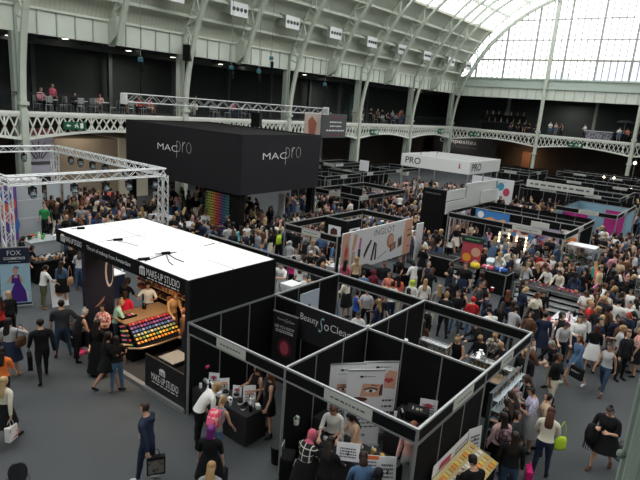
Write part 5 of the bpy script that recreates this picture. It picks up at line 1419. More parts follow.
# ------------------------------------------------------------------ counters and tables of the open stands
def counter(label, x0, x1, y0, y1, z=1.0, top=M_char, body=M_black2, shelves=False, name='display_counter', edge=True, group=None):
    q = thing(name, label, 'counter', ((x0 + x1) / 2, (y0 + y1) / 2, 0), 0, group); a, c = (x1 - x0) / 2, (y1 - y0) / 2
    if shelves:
        MB().box(-a * .2, a, -c, c, 0, z - .05).build('back_panel', body, q)
        for k_, zz in enumerate((.12, .34, .56, .78)): MB().box(-a + k_ * a * .17, -a * .15, -c * .93, c * .93, zz, zz + .09).build('shelf_tray', mat('tray_grey', 'd2d4d6', .5), q)
    else: MB().box(-a, a, -c, c, 0, z - .05).build('cabinet', body, q)
    MB().box(-a - .03, a + .03, -c - .03, c + .03, z - .05, z).build('worktop', top, q, bevel=.008)
    if edge:
        b = MB()
        for sx in (-1, 1):
            for sy in (-1, 1): b.box(sx * a - .02, sx * a + .02, sy * c - .02, sy * c + .02, 0, z - .05)
        b.bar((-a - .035, -c - .03, z - .02), (-a - .035, c + .03, z - .02), .02, .04); b.bar((-a - .03, -c - .035, z - .02), (a + .03, -c - .035, z - .02), .04, .02)
        b.build('metal_edge', M_alu, q)
    return q
counter('black plinth with silver edges, left of the stepped trays', 24.0, 24.7, 10.35, 11.6, 1.0, top=M_black2)
counter('silver edged cabinet of stepped pale trays before the wide right stand', 23.3, 24.2, 8.95, 10.1, 1.02, top=M_black2, shelves=True)
counter('black corner counter behind the seated woman with red cup', 23.7, 24.6, 7.6, 8.8, 1.0, top=M_black2)
for nm, col, x, y, lab in (('pouch', 'yellow', 23.6, 9.05, 'yellow cloth pouch beside the red floral board'), ('towel', 'rose', 24.0, 8.6, 'pink folded towel on the black corner counter'), ('towel', 'blue', 24.1, 8.0, 'blue folded towel on the black corner counter')):
    q = thing(nm, lab, nm, (x, y, 1.02 if nm == 'pouch' else 1.0)); MB().lathe([(.2, 0), (.24, .08), (.2, .2), (.06, .24)], n=10).build('cloth_body', cloth(col), q, smooth=True) if nm == 'pouch' else MB().box(-.16, .16, -.26, .26, 0, .16).build('cloth_body', cloth(col), q, bevel=.05); MB().box(-.17, .17, -.03, .03, .0, .17 if nm != 'pouch' else .1).build('band', M_white, q)
counter('low black plinth behind the stepped tray cabinet', 25.6, 26.3, 9.8, 11.2, .8, top=M_black2)
c1 = counter('long silver edged make-up counter with open shelves, left half', 23.1, 23.9, 5.65, 7.0, 1.0, shelves=True)
c2 = counter('long silver edged make-up counter with open shelves, right half', 23.1, 23.9, 4.15, 5.58, 1.0, shelves=True)
def clutter(x0, x1, y0, y1, z, n, seed, desc, group, kinds=('tube', 'box', 'pot'), pal=None, smin=.05, smax=.11, lim=60):
    rr = random.Random(seed); pal = pal or PM; L_ = []
    for i in range(n):
        x, y = rr.uniform(x0, x1), rr.uniform(y0, y1); s = rr.uniform(smin, smax); k = kinds[rr.randrange(len(kinds))]
        if any((x - a) ** 2 + (y - c) ** 2 < (s + d) ** 2 * .32 for a, c, d in L_): continue
        L_.append((x, y, s)); m = pal[rr.randrange(len(pal))]
        if k == 'tube':
            q = thing('cosmetic_bottle', '', 'bottle', (x, y, z)); MB().lathe([(s * .32, 0), (s * .34, s * 1.1), (s * .2, s * 1.3)], n=8).build('bottle_body', m, q, smooth=False); MB().lathe([(s * .18, s * 1.3), (s * .18, s * 1.75)], n=8).build('cap', M_black2 if i % 2 else M_white, q)
        elif k == 'box':
            q = thing('product_box', '', 'box', (x, y, z), rr.uniform(0, 1.5)); MB().box(-s * .6, s * .6, -s * .4, s * .4, 0, s * .8).build('carton', m, q); MB().box(-s * .6, s * .6, -s * .405, -s * .4, s * .2, s * .5).build('band', M_white if i % 3 else M_black2, q)
        else:
            q = thing('cream_pot', '', 'pot', (x, y, z)); MB().lathe([(s * .5, 0), (s * .52, s * .45)], n=10).build('jar', m, q); MB().lathe([(s * .55, s * .45), (s * .53, s * .65)], n=10).build('lid', M_black2 if i % 2 else M_white, q)
        q['group'] = group; q['_k'] = q.name.split('.')[0]; L_[-1] = (x, y, s); q['_m'] = m.name.split('_')[-1]
        CLUT.setdefault(desc, []).append(q)
CLUT = {}
clutter(23.15, 23.85, 5.7, 6.95, 1.0, 26, 1, 'on the left half of the long make-up counter', 'make-up on the long counter, left half')
clutter(23.15, 23.85, 4.2, 5.5, 1.0, 22, 2, 'on the right half of the long make-up counter', 'make-up on the long counter, right half', pal=[PM[0], PM[6], PM[10], PM[1]])
def table(label, x0, x1, y0, y1, z=.75, cloth_m=None, rz=0, drop=None, group=None, name='table'):
    q = thing(name, label, 'table', ((x0 + x1) / 2, (y0 + y1) / 2, 0), rz, group); a, c = (x1 - x0) / 2, (y1 - y0) / 2
    MB().box(-a, a, -c, c, z - .03, z).build('tabletop', cloth_m or M_wood, q)
    for sx in (-1, 1):
        for sy in (-1, 1): MB().tube([(sx * (a - .06), sy * (c - .06), 0), (sx * (a - .06), sy * (c - .06), z - .03)], .02, 6).build('leg', M_alu, q)
    if cloth_m:
        b = MB(); n = 44; vs = []
        for lv, zz in enumerate((z + .004, z - .1, .02 if drop is None else z - drop)):
            for i in range(n):
                t = i / n * 4; s = int(t); u = t - s
                x, y = [(-a + 2 * a * u, -c), (a, -c + 2 * c * u), (a - 2 * a * u, c), (-a, c - 2 * c * u)][s]
                k = 1 + (.02 if lv else .005) + (.02 * math.sin(i * 2.4) if lv == 2 else 0); vs.append((x * k + (math.copysign(.012, x) if lv else 0), y * k, zz))
        fs = [tuple(range(n))] + [(l * n + i, l * n + (i + 1) % n, (l + 1) * n + (i + 1) % n, (l + 1) * n + i) for l in range(2) for i in range(n)]
        b.add(vs, fs); t = b.build('tablecloth', cloth_m, None); t.location = q.location; t.rotation_euler = q.rotation_euler; tag(t, 'cloth draped over the ' + label, 'tablecloth')
    return q
m_tc_b = mat('tablecloth_black', '1d1c20', .9); m_tc_w = mat('tablecloth_white', 'd8d6d8', .85)
table('black table of skin products in the left booth', 7.9, 8.5, 7.8, 9.7, .76, m_tc_b)
clutter(7.95, 8.46, 7.9, 9.6, .768, 70, 3, 'on the black table of the left booth', 'skin products on the black booth table', pal=[M_white, mat('product_cream', 'd9d4c6', .5), M_white, M_white, M_black2, PM[6]], smin=.07, smax=.15)
def sign_card(p, rz, w, h, label, tilt=.25, m=M_whitep, pict=True, seed=1, heading=None):
    q = thing('sign_card', label, 'sign', p, rz)
    o = MB().box(-w / 2, w / 2, -.008, .008, 0, h).build('card', m, q); o.rotation_euler = (-tilt, 0, 0)
    if heading: hh = MB().box(-w / 2, w / 2, -.012, -.008, h * .8, h * .98).build('heading', heading, q); hh.rotation_euler = (-tilt, 0, 0)
    s = strokes((0, -.009, h * .45), XD, UD, w * .7, h * .6, 4, seed, M_ink, q); s.rotation_euler = (-tilt, 0, 0)
    if pict: f = poly(ell(0, h * .62, w * .24, h * .15), (0, -.011, 0), XD, UD, mat('print_rose', 'b84a5e', .6) if seed % 2 else m_skin, q, 'picture'); f.rotation_euler = (-tilt, 0, 0)
    MB().bar((0, .0, h * .6), (0, h * .35 * .6, 0), .02).build('strut', M_black2, q)
    return q
for k, (px, py, w, h, lab) in enumerate(((206, 372, .26, .3, 'white card with pink picture at the far left end of the black product table'), (219, 377, .24, .34, 'tilted white card with print beside the blonde head on the black product table'), (228, 381, .22, .28, 'second tilted white card along the black product table'), (241, 385, .30, .44, 'large white card with print at the right end of the black product table'))):
    p = at(px, py, .78); p.x = (8.34, 8.3, 8.36, 8.36)[k]; p.y = (9.45, 9.0, 8.62, 8.18)[k]; sign_card((p.x, p.y, .768), -.95 + .3 * (k % 2), w, h, lab, seed=41 + k)
q = thing('paper_roll', 'white paper towel roll lying at the left end of the black product table', 'paper roll', (8.25, 9.5, .83)); MB().tube([(-.02, -.22, 0), (.02, .2, 0)], .06, 12).build('paper', M_white, q, smooth=True); MB().tube([(-.022, -.24, 0), (.022, .22, 0)], .02, 8).build('core', M_wood, q)
q = thing('paper_roll', 'white upright roll near the right end of the black product table', 'paper roll', (8.3, 8.05, .768)); MB().lathe([(.055, 0), (.055, .24)], n=12).build('paper', M_white, q); MB().lathe([(.02, .24), (.02, .26)], n=8).build('core', M_wood, q)
q = thing('flower_bow', 'bright pink flower shaped bow on top of the white card at the table end', 'bow', tuple(at(206, 366, 1.12)))
for i in range(6): MB().sphere((.05 * math.cos(i * PI / 3), .05 * math.sin(i * PI / 3), .0), .045, 8).build('petal', mat('hot_pink', 'e0447c', .6), q, smooth=True)
MB().sphere((0, 0, .02), .03, 8).build('centre', mat('deep_pink', 'b82a5c', .6), q)
MB().tube([(0, 0, -.34), (0, 0, 0)], .008, 5).build('stem', M_black2, q)
# right booth: product table along the front, sign cards, bin
table('front product table of the right booth with yellow trays', 8.25, 8.95, 4.35, 6.35, .8, m_tc_b)
clutter(8.3, 8.9, 4.7, 6.3, .808, 40, 5, 'on the front table of the right booth', 'yellow products on the right booth table', pal=[mat('product_yellow', 'd9b84a', .5), mat('product_straw', 'c9b27a', .5), M_white, mat('product_gold', 'b8923a', .5)], smin=.06, smax=.11)
sign_card((8.22, 5.2, .808), -1.0, .48, .36, 'white price card with rows of small print between two customers at the right booth', .35, pict=False, seed=51)
sign_card((8.15, 4.62, .808), -.9, .36, .4, 'white card with orange heading on the right booth front table', .3, pict=False, seed=52, heading=mat('head_orange', 'e0703a', .6))
sign_card((8.2, 4.25, .82), -.85, .34, .5, 'tall white blank-looking card nearest the booth corner post', .3, pict=False, seed=53)
q = thing('waste_bin', 'black round waste bin beside the booth partition', 'bin', tuple(at(277, 462, 0))); MB().lathe([(.13, 0), (.16, .42), (.15, .42), (.12, .02)], n=16).build('bin_body', M_black2, q, smooth=False); MB().lathe([(.165, .40), (.165, .43)], n=16).build('rim', M_char, q)
q = thing('wheeled_bag', 'black wheeled bag with white patch standing before the bin', 'bag', tuple(at(286, 486, 0)), .5); MB().box(-.2, .2, -.14, .14, .06, .78).build('bag_body', M_black2, q, bevel=.05); MB().box(-.1, .12, -.16, -.14, .38, .6).build('patch', M_whitep, q); MB().tube([(-.12, .12, .78), (-.12, .12, 1.0), (.12, .12, 1.0), (.12, .12, .78)], .012, 6).build('handle', M_alu, q)
for s in (-1, 1): MB().tube([(s * .15, -.03, .05), (s * .15, .03, .05)], .05, 10).build('wheel', M_black2, q)
q = thing('flower_tub', 'small tub of white and green flowers on the partition end', 'flowers', tuple(at(296, 424, 1.0)));
MB().lathe([(.06, 0), (.07, .12)], n=10).build('tub', M_white, q)
for i in range(7): MB().sphere((.05 * math.cos(i * .9), .05 * math.sin(i * .9), .15 + .02 * (i % 3)), .035, 7).build('flower', M_white if i % 2 else mat('leaf_green', '4a7a3a', .7), q)
table('black draped small table under the flower tub', 8.75, 9.2, 6.15, 6.55, .98, m_tc_b)
# rear table of the right booth
table('black draped table at the back of the right booth', 10.05, 10.75, 3.75, 5.4, .95, m_tc_b)
q = thing('product_case', 'black lettered product case on the back table of the right booth', 'case', (10.45, 4.85, .96), -1.2); MB().box(-.26, .26, -.2, .2, 0, .2).build('case_body', M_black2, q, bevel=.02); MB().box(-.24, .24, -.18, .18, .2, .24).build('case_lid', M_char, q); lettering('1st', mat('cream_lettering', 'd6cdae', .6), q, (0, -.02, .243), XD, (0, 1, 0), .14, .24)
sign_card((10.68, 4.7, .96), -1.1, .4, .42, 'white card with two pink pictures behind the black product case', .1, seed=61)
clutter(10.12, 10.4, 5.05, 5.38, .96, 14, 7, 'beside the black case in the right booth', 'white pots beside the black case', pal=[M_white, M_white, M_black2], smin=.07, smax=.12)
# corner display of yellow trays
q = thing('tray_display', 'sloping display of yellow product trays at the right booth corner', 'display', (9.3, 3.14, .16), 0)
MB().box(-.85, .85, -.3, .3, -.16, .8).build('cabinet', M_black2, q); MB().add([(-.85, -.35, .82), (.85, -.35, .82), (.85, .32, 1.02), (-.85, .32, 1.02)], [(0, 1, 2, 3)]).build('display_board', mat('tray_board', 'b9a878', .6), q)
k = 0
for i in range(13):
    for j in range(4):
        x = -.78 + i * .125; y = -.28 + j * .155; z = .835 + (y + .35) * .3
        MB().bar((x - .05, y, z), (x + .05, y, z), .10, .03, up=(0, -.28, .96)).build('product_tray', [mat('product_yellow', 'd9b84a', .5), mat('product_straw', 'c9b27a', .5), mat('product_gold', 'b8923a', .5), mat('product_orange', 'd98a3a', .5)][(i + j * 2) % 4] if j != 2 else mat('product_cream', 'd9d4c6', .5), q)
MB().add([(-.85, .33, 1.02), (.75, .33, 1.02), (.85, .36, 1.24), (-.75, .36, 1.24)], [(0, 1, 2, 3)]).build('header_card', M_whitep, q); poly([(-.6, 1.08), (-.1, 1.05), (-.05, 1.2), (-.5, 1.2)], (0, .328, 0), XD, UD, mat('print_rose', 'b84a5e', .6), q, 'picture', .012); strokes((.4, .325, 1.13), XD, UD, .6, .15, 2, 8, M_ink, q, off=.02)
q = thing('leaf_bunch', 'bunch of pale green leaves beside the yellow trays', 'leaves', (8.15, 3.2, 0)); MB().box(-.12, .12, -.12, .12, 0, .85).build('plinth', M_black2, q)
for i in range(14):
    a = i * 2.4; l = .09 + .04 * (i % 3); c_ = V((.07 * math.cos(a), .07 * math.sin(a), .87 + .01 * i))
    MB().add([c_, c_ + V((l * math.cos(a) + .03, l * math.sin(a), .04)), c_ + V((l * 1.5 * math.cos(a), l * 1.5 * math.sin(a), .06)), c_ + V((l * math.cos(a), l * math.sin(a) + .04, .02))], [(0, 1, 2, 3)]).build('leaf', mat('leaf_pale', '9fb86a', .7), q)
sign_card((10.32, 3.4, .82), -.35, .38, .6, 'tall white notice at the right end of the yellow trays', .06, pict=False, seed=71)
# brush stand at the rear right corner
counter('wooden topped brush counter behind the right booth, left of the gap', 13.25, 13.78, 5.6, 6.55, 1.1, top=M_wood)
counter('wooden topped brush counter behind the right booth, right of the gap', 13.25, 13.78, 3.7, 5.0, 1.1, top=M_wood)
def glass_case(label, x0, x1, y0, y1, z0, z1, shelves=1, name='glass_case'):
    q = thing(name, label, 'glass case', ((x0 + x1) / 2, (y0 + y1) / 2, z0)); a, c, h = (x1 - x0) / 2, (y1 - y0) / 2, z1 - z0
    b = MB(); b.box(-a, a, -c, -c + .008, 0, h).box(-a, -a + .008, -c, c, 0, h).box(a - .008, a, -c, c, 0, h).box(-a, a, c - .008, c, 0, h).box(-a, a, -c, c, h - .008, h)
    b.build('glass', M_glass, q)
    b = MB()
    for sx in (-1, 1):
        for sy in (-1, 1): b.box(sx * a - .012, sx * a + .012, sy * c - .012, sy * c + .012, 0, h)
    for sy in (-1, 1): b.bar((-a, sy * c, h), (a, sy * c, h), .024)
    for sx in (-1, 1): b.bar((sx * a, -c, h), (sx * a, c, h), .024)
    b.build('metal_edge', M_alu, q)
    for k in range(1, shelves): MB().box(-a + .01, a - .01, -c + .01, c - .01, h * k / shelves, h * k / shelves + .01).build('shelf', M_glass, q)
    return q
glass_case('low glass case of brushes on the left half of the brush counter', 13.5, 13.77, 5.65, 6.5, 1.1, 1.42)
glass_case('low glass case of brushes on the right half of the brush counter', 13.5, 13.77, 3.75, 4.95, 1.1, 1.42)
def brushes(x0, x1, y0, y1, z, n, seed, desc, group, hl=.16):
    rr = random.Random(seed)
    for i in range(n):
        t = (i + .5) / n; x = x0 + (x1 - x0) * (t if abs(x1 - x0) > abs(y1 - y0) else rr.random()); y = y0 + (y1 - y0) * (t if abs(y1 - y0) >= abs(x1 - x0) else rr.random())
        q = thing('make_up_brush', '', 'brush', (x, y, z)); h = hl * rr.uniform(.8, 1.15); a = rr.uniform(-.02, .02)
        MB().tube([(0, 0, 0), (a, 0, h)], [.008, .006], 6).build('handle', [M_wood, M_black2, mat('brush_cream', 'd8c8a8', .5)][rr.randrange(3)], q); MB().tube([(a, 0, h), (a * 1.2, 0, h + .025), (a * 1.3, 0, h + .06)], [.008, .014, .006], 7).build('bristles', [mat('bristle_tan', 'c79a6a', .8), M_lash2, mat('bristle_dark', '2c211c', .8)][rr.randrange(3)], q)
        q['group'] = group; q['_k'] = 'make_up_brush'; q['_m'] = ''; CLUT.setdefault(desc, []).append(q)
M_lash2 = mat('bristle_brown', '5a3a26', .8)
brushes(13.55, 13.72, 5.7, 6.45, 1.1, 14, 11, 'in the left glass case of the brush counter', 'brushes in the left glass case')
brushes(13.55, 13.72, 3.8, 4.9, 1.1, 22, 12, 'in the right glass case of the brush counter', 'brushes in the right glass case')
q = thing('brush_rack', 'tall clear rack of make-up brushes along the side of the brush stand', 'rack', (12.85, 3.55, 0))
MB().box(-1.0, .95, .1, .2, 0, 1.5).build('back_panel', mat('rack_grey', '2e3438', .5), q)
for j in range(5): MB().box(-1.0, .95, -.28 + j * .06, .1, .3 + j * .26, .315 + j * .26).build('shelf', mat('acrylic', 'b9c6cc', .2), q)
for s in (-1.0, -.02, .95):
    for yy in (-.3, .1): MB().box(s - .012, s + .012, yy - .012, yy + .012, 0, 1.55).build('upright', M_alu, q)
MB().box(-1.0, .95, -.3, .12, 0, .28).build('base_box', M_black2, q)
for j in range(5): brushes(11.95, 13.7, 3.55 - .2 + j * .06, 3.55 - .2 + j * .06 + .05, .315 + j * .26, 15, 20 + j, 'on the %s shelf of the clear brush rack' % ('lowest', 'second', 'middle', 'fourth', 'top')[j], 'brushes on the clear rack, row %s' % ORD[j], .13)
q = thing('bag_bundle', 'bundle of clear plastic bags standing on the right glass brush case', 'plastic bags', (13.64, 4.72, 1.42)); MB().lathe([(.16, 0), (.19, .06), (.12, .16), (.05, .21)], n=9).build('bags', glass_mat('plastic', (.93, .95, .96), .55), q); MB().lathe([(.03, .2), (.06, .25)], n=7).build('knot', M_white, q)
# white table in the right crowd
t_ = at(561, 320, .8)
table('white clothed table of pink products in the right crowd', 19.3, 21.3, 3.9, 4.65, .8, m_tc_w)
clutter(19.4, 21.2, 3.95, 4.6, .81, 30, 9, 'on the white table in the right crowd', 'products on the white table in the right crowd', pal=[PM[6], PM[10], M_white, M_white, M_black2, PM[0]], smin=.08, smax=.15)
q = thing('pink_display', 'pink board display behind the white table of the right crowd', 'display', tuple(at(594, 293, .8))); MB().box(-.5, .5, -.3, .3, -.8, 0).build('plinth', M_black2, q); MB().box(-.5, .5, -.02, .02, 0, .35).build('board', mat('board_pink', 'd87a9c', .6), q)
for i in range(6): MB().box(-.4 + i * .15, -.3 + i * .15, -.2, -.1, 0, .12).build('carton', PM[(i * 3) % 12], q)
for k, (x0, x1, y0, y1, lab) in enumerate(((28.35, 29.2, 5.1, 6.4, 'tall glass showcase of bottles at the right end of the wide stand'), (24.6, 25.3, 1.9, 2.7, 'glass showcase with jars at the right edge of the crowd'))):
    q = glass_case(lab, x0, x1, y0, y1, .5, 1.95, 3, 'glass_showcase'); MB().box(-(x1 - x0) / 2, (x1 - x0) / 2, -(y1 - y0) / 2, (y1 - y0) / 2, -.5, 0).build('cabinet', M_char, q); MB().box(-(x1 - x0) / 2, (x1 - x0) / 2, -(y1 - y0) / 2, (y1 - y0) / 2, 1.45, 1.5).build('top_panel', M_white, q)
    for j in range(3): clutter(x0 + .1, x1 - .1, y0 + .1, y1 - .1, .5 + j * .483 + .012, 16, 60 + j + 10 * k, 'on the %s shelf of the %s' % (('lowest', 'middle', 'top')[j], 'tall bottle showcase' if k == 0 else 'right edge jar showcase'), 'items in the glass showcase %s' % ('by the wide stand' if k == 0 else 'at the right edge'), pal=[PM[5], PM[11], M_white, PM[7]], smin=.08, smax=.14)
for k, (px, py, lab) in enumerate(((500, 262, 'pale blue topped table before the bulb mirrors'), (523, 262, 'white topped table in front of the crowded colourful poster'), (588, 268, 'white table under the man in pale blue shirt'), (625, 272, 'low white table at the far right of the crowd'))):
    p = at(px, py, .8); x, y = p.x, p.y; table(lab, x - .45, x + .45, y - .7, y + .7, .8, mat('tablecloth_pale', 'c3d0d8', .8) if k == 0 else m_tc_w, drop=.35)
# island stand interior tables
table('white make-up table inside the island stand', 18.9, 19.5, 13.3, 14.9, .78, m_tc_w, drop=.3)
clutter(18.95, 19.45, 13.4, 14.8, .785, 16, 13, 'on the white make-up table of the island stand', 'make-up on the island stand table', pal=[M_white, PM[8], M_black2, PM[11]], smin=.07, smax=.13)
for k, (px, py, lab) in enumerate(((385, 275, 'black make-up desk before the long white cosmetics board, middle'), (366, 268, 'black make-up desk in front of the pictured lipstick'), (408, 268, 'black make-up desk nearest the end of the cosmetics board'))):
    p = at(px, py, .8); counter(lab, p.x - .3, p.x + .3, p.y - .6, p.y + .6, .9, edge=False, name='make_up_desk')
# chairs behind the black booths
def chair(label, p, rz, m=M_black2, leg=M_alu, group=None, seat=.46, back=.95, name='chair'):
    q = thing(name, label, 'chair', p, rz, group)
    MB().box(-.21, .21, -.2, .2, seat - .05, seat).build('seat', m, q, bevel=.02); o = MB().box(-.2, .2, -.24, -.2, seat + .12, back).build('backrest', m, q, bevel=.02)
    for sx in (-1, 1):
        MB().bar((sx * .18, .18, seat - .05), (sx * .2, .2, 0), .025).build('leg', leg, q); MB().bar((sx * .18, -.21, seat + .4), (sx * .19, -.22, 0), .025).build('leg', leg, q)
    return q
q = thing('chair', 'black padded chair with rounded back at the bottom left corner', 'chair', tuple(at(20, 504, 0)), facing(at(20, 504, 0), 0))
mc_ = mat('chair_black', '26282c', .55); MB().box(-.2, .2, -.16, .22, .44, .5).build('seat', mc_, q, bevel=.03)
MB().prism([(x, -.2, z) for x, z in ((-.12, .62), (.12, .62), (.155, .72), (.165, .85), (.13, .97), (.06, 1.03), (-.06, 1.03), (-.13, .97), (-.165, .85), (-.155, .72))], (0, .05, 0)).build('backrest', mc_, q, bevel=.015)
MB().bar((0, -.2, .42), (0, -.2, .66), .05, .03).build('back_support', M_char, q); MB().tube([(0, 0, .1), (0, 0, .45)], .03, 8).build('pedestal', M_alu, q)
for i in range(5): a = i * 2 * PI / 5; MB().bar((0, 0, .1), (.26 * math.cos(a), .26 * math.sin(a), .05), .03).build('leg', M_char, q)
tuple(at(19, 512, 0))
q = thing('treatment_machine', 'white treatment machine on a trolley in the booth behind the white roof', 'machine', tuple(at(288, 292, .0))); p = at(292, 284, 1.1); q.location = (p.x, p.y, 0)
MB().box(-.3, .3, -.3, .3, .0, .7).build('trolley', M_white, q, bevel=.02); MB().box(-.35, .3, -.28, .3, .95, 1.15).build('console', M_white, q, bevel=.03); MB().bar((0, 0, .7), (0, 0, .95), .1).build('column', M_alu, q); MB().box(-.2, .25, -.35, -.28, .72, .9).build('drawer', M_name, q)
q = thing('roll_up_banner', 'white banner with black bottle picture in the booth behind the script banner', 'banner', (12.25, 9.66, 0)); MB().box(-.45, .45, -.01, .01, .1, 2.3).build('banner_sheet', mat('sheet_pale_blue', 'c3cede', .6), q); poly([(-.12, .9), (.16, .9), (.16, 1.5), (.05, 1.7), (.05, 1.9), (-.04, 1.9), (-.12, 1.5)], (0, -.01, 0), XD, UD, m_pblack, q, 'picture'); MB().box(-.5, .5, -.08, .08, 0, .1).build('base_cassette', M_alu, q)

# ------------------------------------------------------------------ left edge stands
r, w = rollup('navy topped roll-up banner of a woman in purple dress at the left edge', (7.45, 19.62), (8.28, 19.2), 2.2, mat('banner_sky', 'a9cfe2', .6))
MB().box(-w / 2, w / 2, -.014, -.01, 1.62, 2.2).build('heading', mat('banner_navy', '18233f', .6), r)
lettering('FOX', M_text, r, (0, -.016, 2.02), XD, UD, .17, .42); lettering('COSMETICS', M_text, r, (0, -.016, 1.82), XD, UD, .09, .66, thin=.02); strokes((0, -.016, 1.7), XD, UD, .36, .03, 1, 2, M_text, r)
MB().box(-w / 2, w / 2, -.014, -.01, .09, .16).build('heading', mat('banner_navy', '18233f', .6), r)
g_ = lambda pts, m, o: poly(pts, (0, -.012, 0), XD, UD, m, r, 'picture', o)
g_([(-.4, .2), (.4, .2), (.4, .55), (.1, .8), (-.4, .6)], mat('banner_mist', 'd8e6ee', .6), .003); g_([(-.2, .2), (.34, .2), (.3, .6), (.14, .95), (-.02, .95), (-.16, .6)], mat('print_purple', '4a1f86', .6), .006); g_([(-.14, .9), (.16, .9), (.12, 1.22), (-.1, 1.22)], mat('print_purple', '4a1f86', .6), .007)
g_([(-.05, 1.1), (.07, 1.1), (.04, 1.3), (-.02, 1.3)], m_skin, .008); g_(ell(.01, 1.37, .075, .11), m_skin, .009); g_([(-.1, 1.38), (0, 1.55), (.14, 1.5), (.1, 1.4), (0, 1.46)], mat('print_silver', '8b8794', .6), .010); g_([(-.14, 1.2), (-.28, .95), (-.22, .9), (-.1, 1.1)], m_skin, .008); g_([(.14, 1.2), (.24, 1.0), (.2, .9), (.12, 1.08)], m_skin, .008)
q = thing('picture_board', 'white board with a face picture leaning at the foot of the navy counter', 'board', (9.0, 18.55, 0), -.25); o = MB().box(-.28, .28, -.02, .02, 0, 1.0).build('board', M_whitep, q); o.rotation_euler = (-.35, 0, 0)
f = poly(ell(0, .55, .15, .2), (0, -.024, 0), XD, UD, m_skin, q, 'picture'); f.rotation_euler = (-.35, 0, 0); f = poly(ell(.06, .72, .2, .14), (0, -.026, 0), XD, UD, m_lash, q, 'picture'); f.rotation_euler = (-.35, 0, 0); MB().bar((0, .3, .85), (0, .55, 0), .03).build('strut', M_alu, q)
q = thing('navy_counter', 'navy skirted counter with big white letters at the left', 'counter', (10.9, 19.35, 0)); MB().box(-.35, .35, -1.35, 1.2, 0, .92).build('skirt', mat('banner_navy', '18233f', .6), q); MB().box(-.38, .38, -1.38, 1.22, .92, .96).build('worktop', M_white, q); lettering('FOX', mat('white_letter_soft', 'cfd6e2', .6), q, (-.353, -.45, .5), (0, -1, 0), UD, .48, 1.5)
clutter(10.6, 11.25, 18.1, 20.4, .965, 24, 15, 'on the navy skirted counter', 'products on the navy skirted counter', smin=.07, smax=.13, pal=[M_white, M_white, PM[1], PM[11], M_black2])
counter('long black product table behind the navy banner', 9.4, 11.2, 21.3, 22.2, .9, top=M_char, name='product_table', edge=False)
clutter(9.5, 11.1, 21.35, 22.1, .905, 30, 16, 'on the long black product table at the left', 'products on the long black table', smin=.08, smax=.15, pal=[M_white, PM[11], PM[8], PM[1]])
q = thing('art_wall', 'tall wall of purple, red and blue abstract art at the left edge', 'wall panel', (10.0, 28.3, 0)); MB().box(-2.2, 1.75, -.05, .05, 0, 2.75).build('panel', mat('art_violet', '6a4a94', .6), q)
rr = random.Random(5)
for k, c in enumerate(('b8443c', 'd8604a', '3f6ab0', '8a3a8a', 'c84a6a', '4a86c8', 'e08a5a', '5a3a84', 'd05050', '7a5ab0', '4a4a9a', 'b03a5a')): poly(ell([.55, 1.1, 1.5, .8, 1.3, .7][k % 6], .45 + (k * 7 % 12) * .18, rr.uniform(.2, .38), rr.uniform(.3, .5), 9), (0, -.05, 0), XD, UD, mat('art_' + c, c, .6), q, 'picture', .004 + k * .002)
q = thing('grey_cabinet', 'tall grey white topped panelled cabinet beside the abstract art wall', 'cabinet', (12.55, 28.9, 0)); MB().box(-.75, .7, -.1, .5, 0, 2.85).build('cabinet_body', mat('cabinet_grey', 'b9bec4', .5), q); MB().box(-.9, .72, -.12, 1.5, 2.85, 2.95).build('top_panel', M_white, q)
for z in (.95, 1.9): MB().box(-.75, .7, -.108, -.1, z, z + .03).build('panel_joint', M_white, q)
counter('pale grey box counter heaped with colourful packets at the left', 10.4, 11.7, 23.9, 24.9, 1.0, top=mat('cabinet_pale', 'a9adb2', .5), body=mat('cabinet_grey', 'b9bec4', .5), edge=False, name='box_counter')
clutter(10.5, 11.6, 24.0, 24.8, 1.0, 40, 17, 'on the pale grey box counter', 'packets on the pale grey counter', smin=.14, smax=.26, pal=[mat('packet_red', 'd8503a', .6), mat('packet_green', '5aa04a', .6), M_white, mat('packet_orange', 'e89a3a', .6), mat('packet_blue', '3a5ab0', .6), M_white])
tag(box('upright_screen', (14.5, 15.25, 30.9, 30.96, 0, 2.35), mat('panel_pale', 'c6ccd2', .5)), 'pale grey upright panel behind the rear truss leg', 'panel')
tag(box('upright_screen', (15.55, 16.4, 31.1, 31.16, 0, 2.3), mat('panel_pale', 'c6ccd2', .5)), 'pale grey upright panel right of the rear truss leg', 'panel')
table('table of cream packets beside the rear truss leg', 14.0, 15.2, 26.6, 27.6, .85, M_black2)
clutter(14.05, 15.1, 26.7, 27.5, .86, 26, 18, 'on the table by the rear truss leg', 'packets by the rear truss leg', smin=.12, smax=.22, pal=[M_white, PM[8], PM[11], PM[0]])
q = thing('hanging_banner', 'pale lilac banner with a dark fan-shaped emblem hanging behind the gallery column', 'banner', (15.8, YW + .9, 3.6)); MB().box(-.95, 1.0, 0, .04, -1.5, 1.5).build('banner_cloth', mat('banner_lilac', 'c3bfcf', .6), q); MB().box(-.95, 1.0, -.01, 0, 1.1, 1.5).build('heading', mat('banner_red', 'b85a68', .6), q)
for a in (-50, -25, 0, 25, 50):
    t = math.radians(a); MB().bar((.05 + .2 * math.sin(t), -.02, -.5 + .2 * math.cos(t)), (.05 + 1.1 * math.sin(t) * .8, -.02, -.5 + 1.25 * math.cos(t)), .10, .02).build('emblem', M_ink, q)
MB().bar((-.7, -.02, -.62), (.8, -.02, -.62), .02, .2).build('emblem', M_ink, q); MB().tube([(-.9, .02, 1.5), (-.9, .02, 2.2)], .012, 5).build('wire', M_black2, q); MB().tube([(.95, .02, 1.5), (.95, .02, 2.2)], .012, 5).build('wire', M_black2, q)

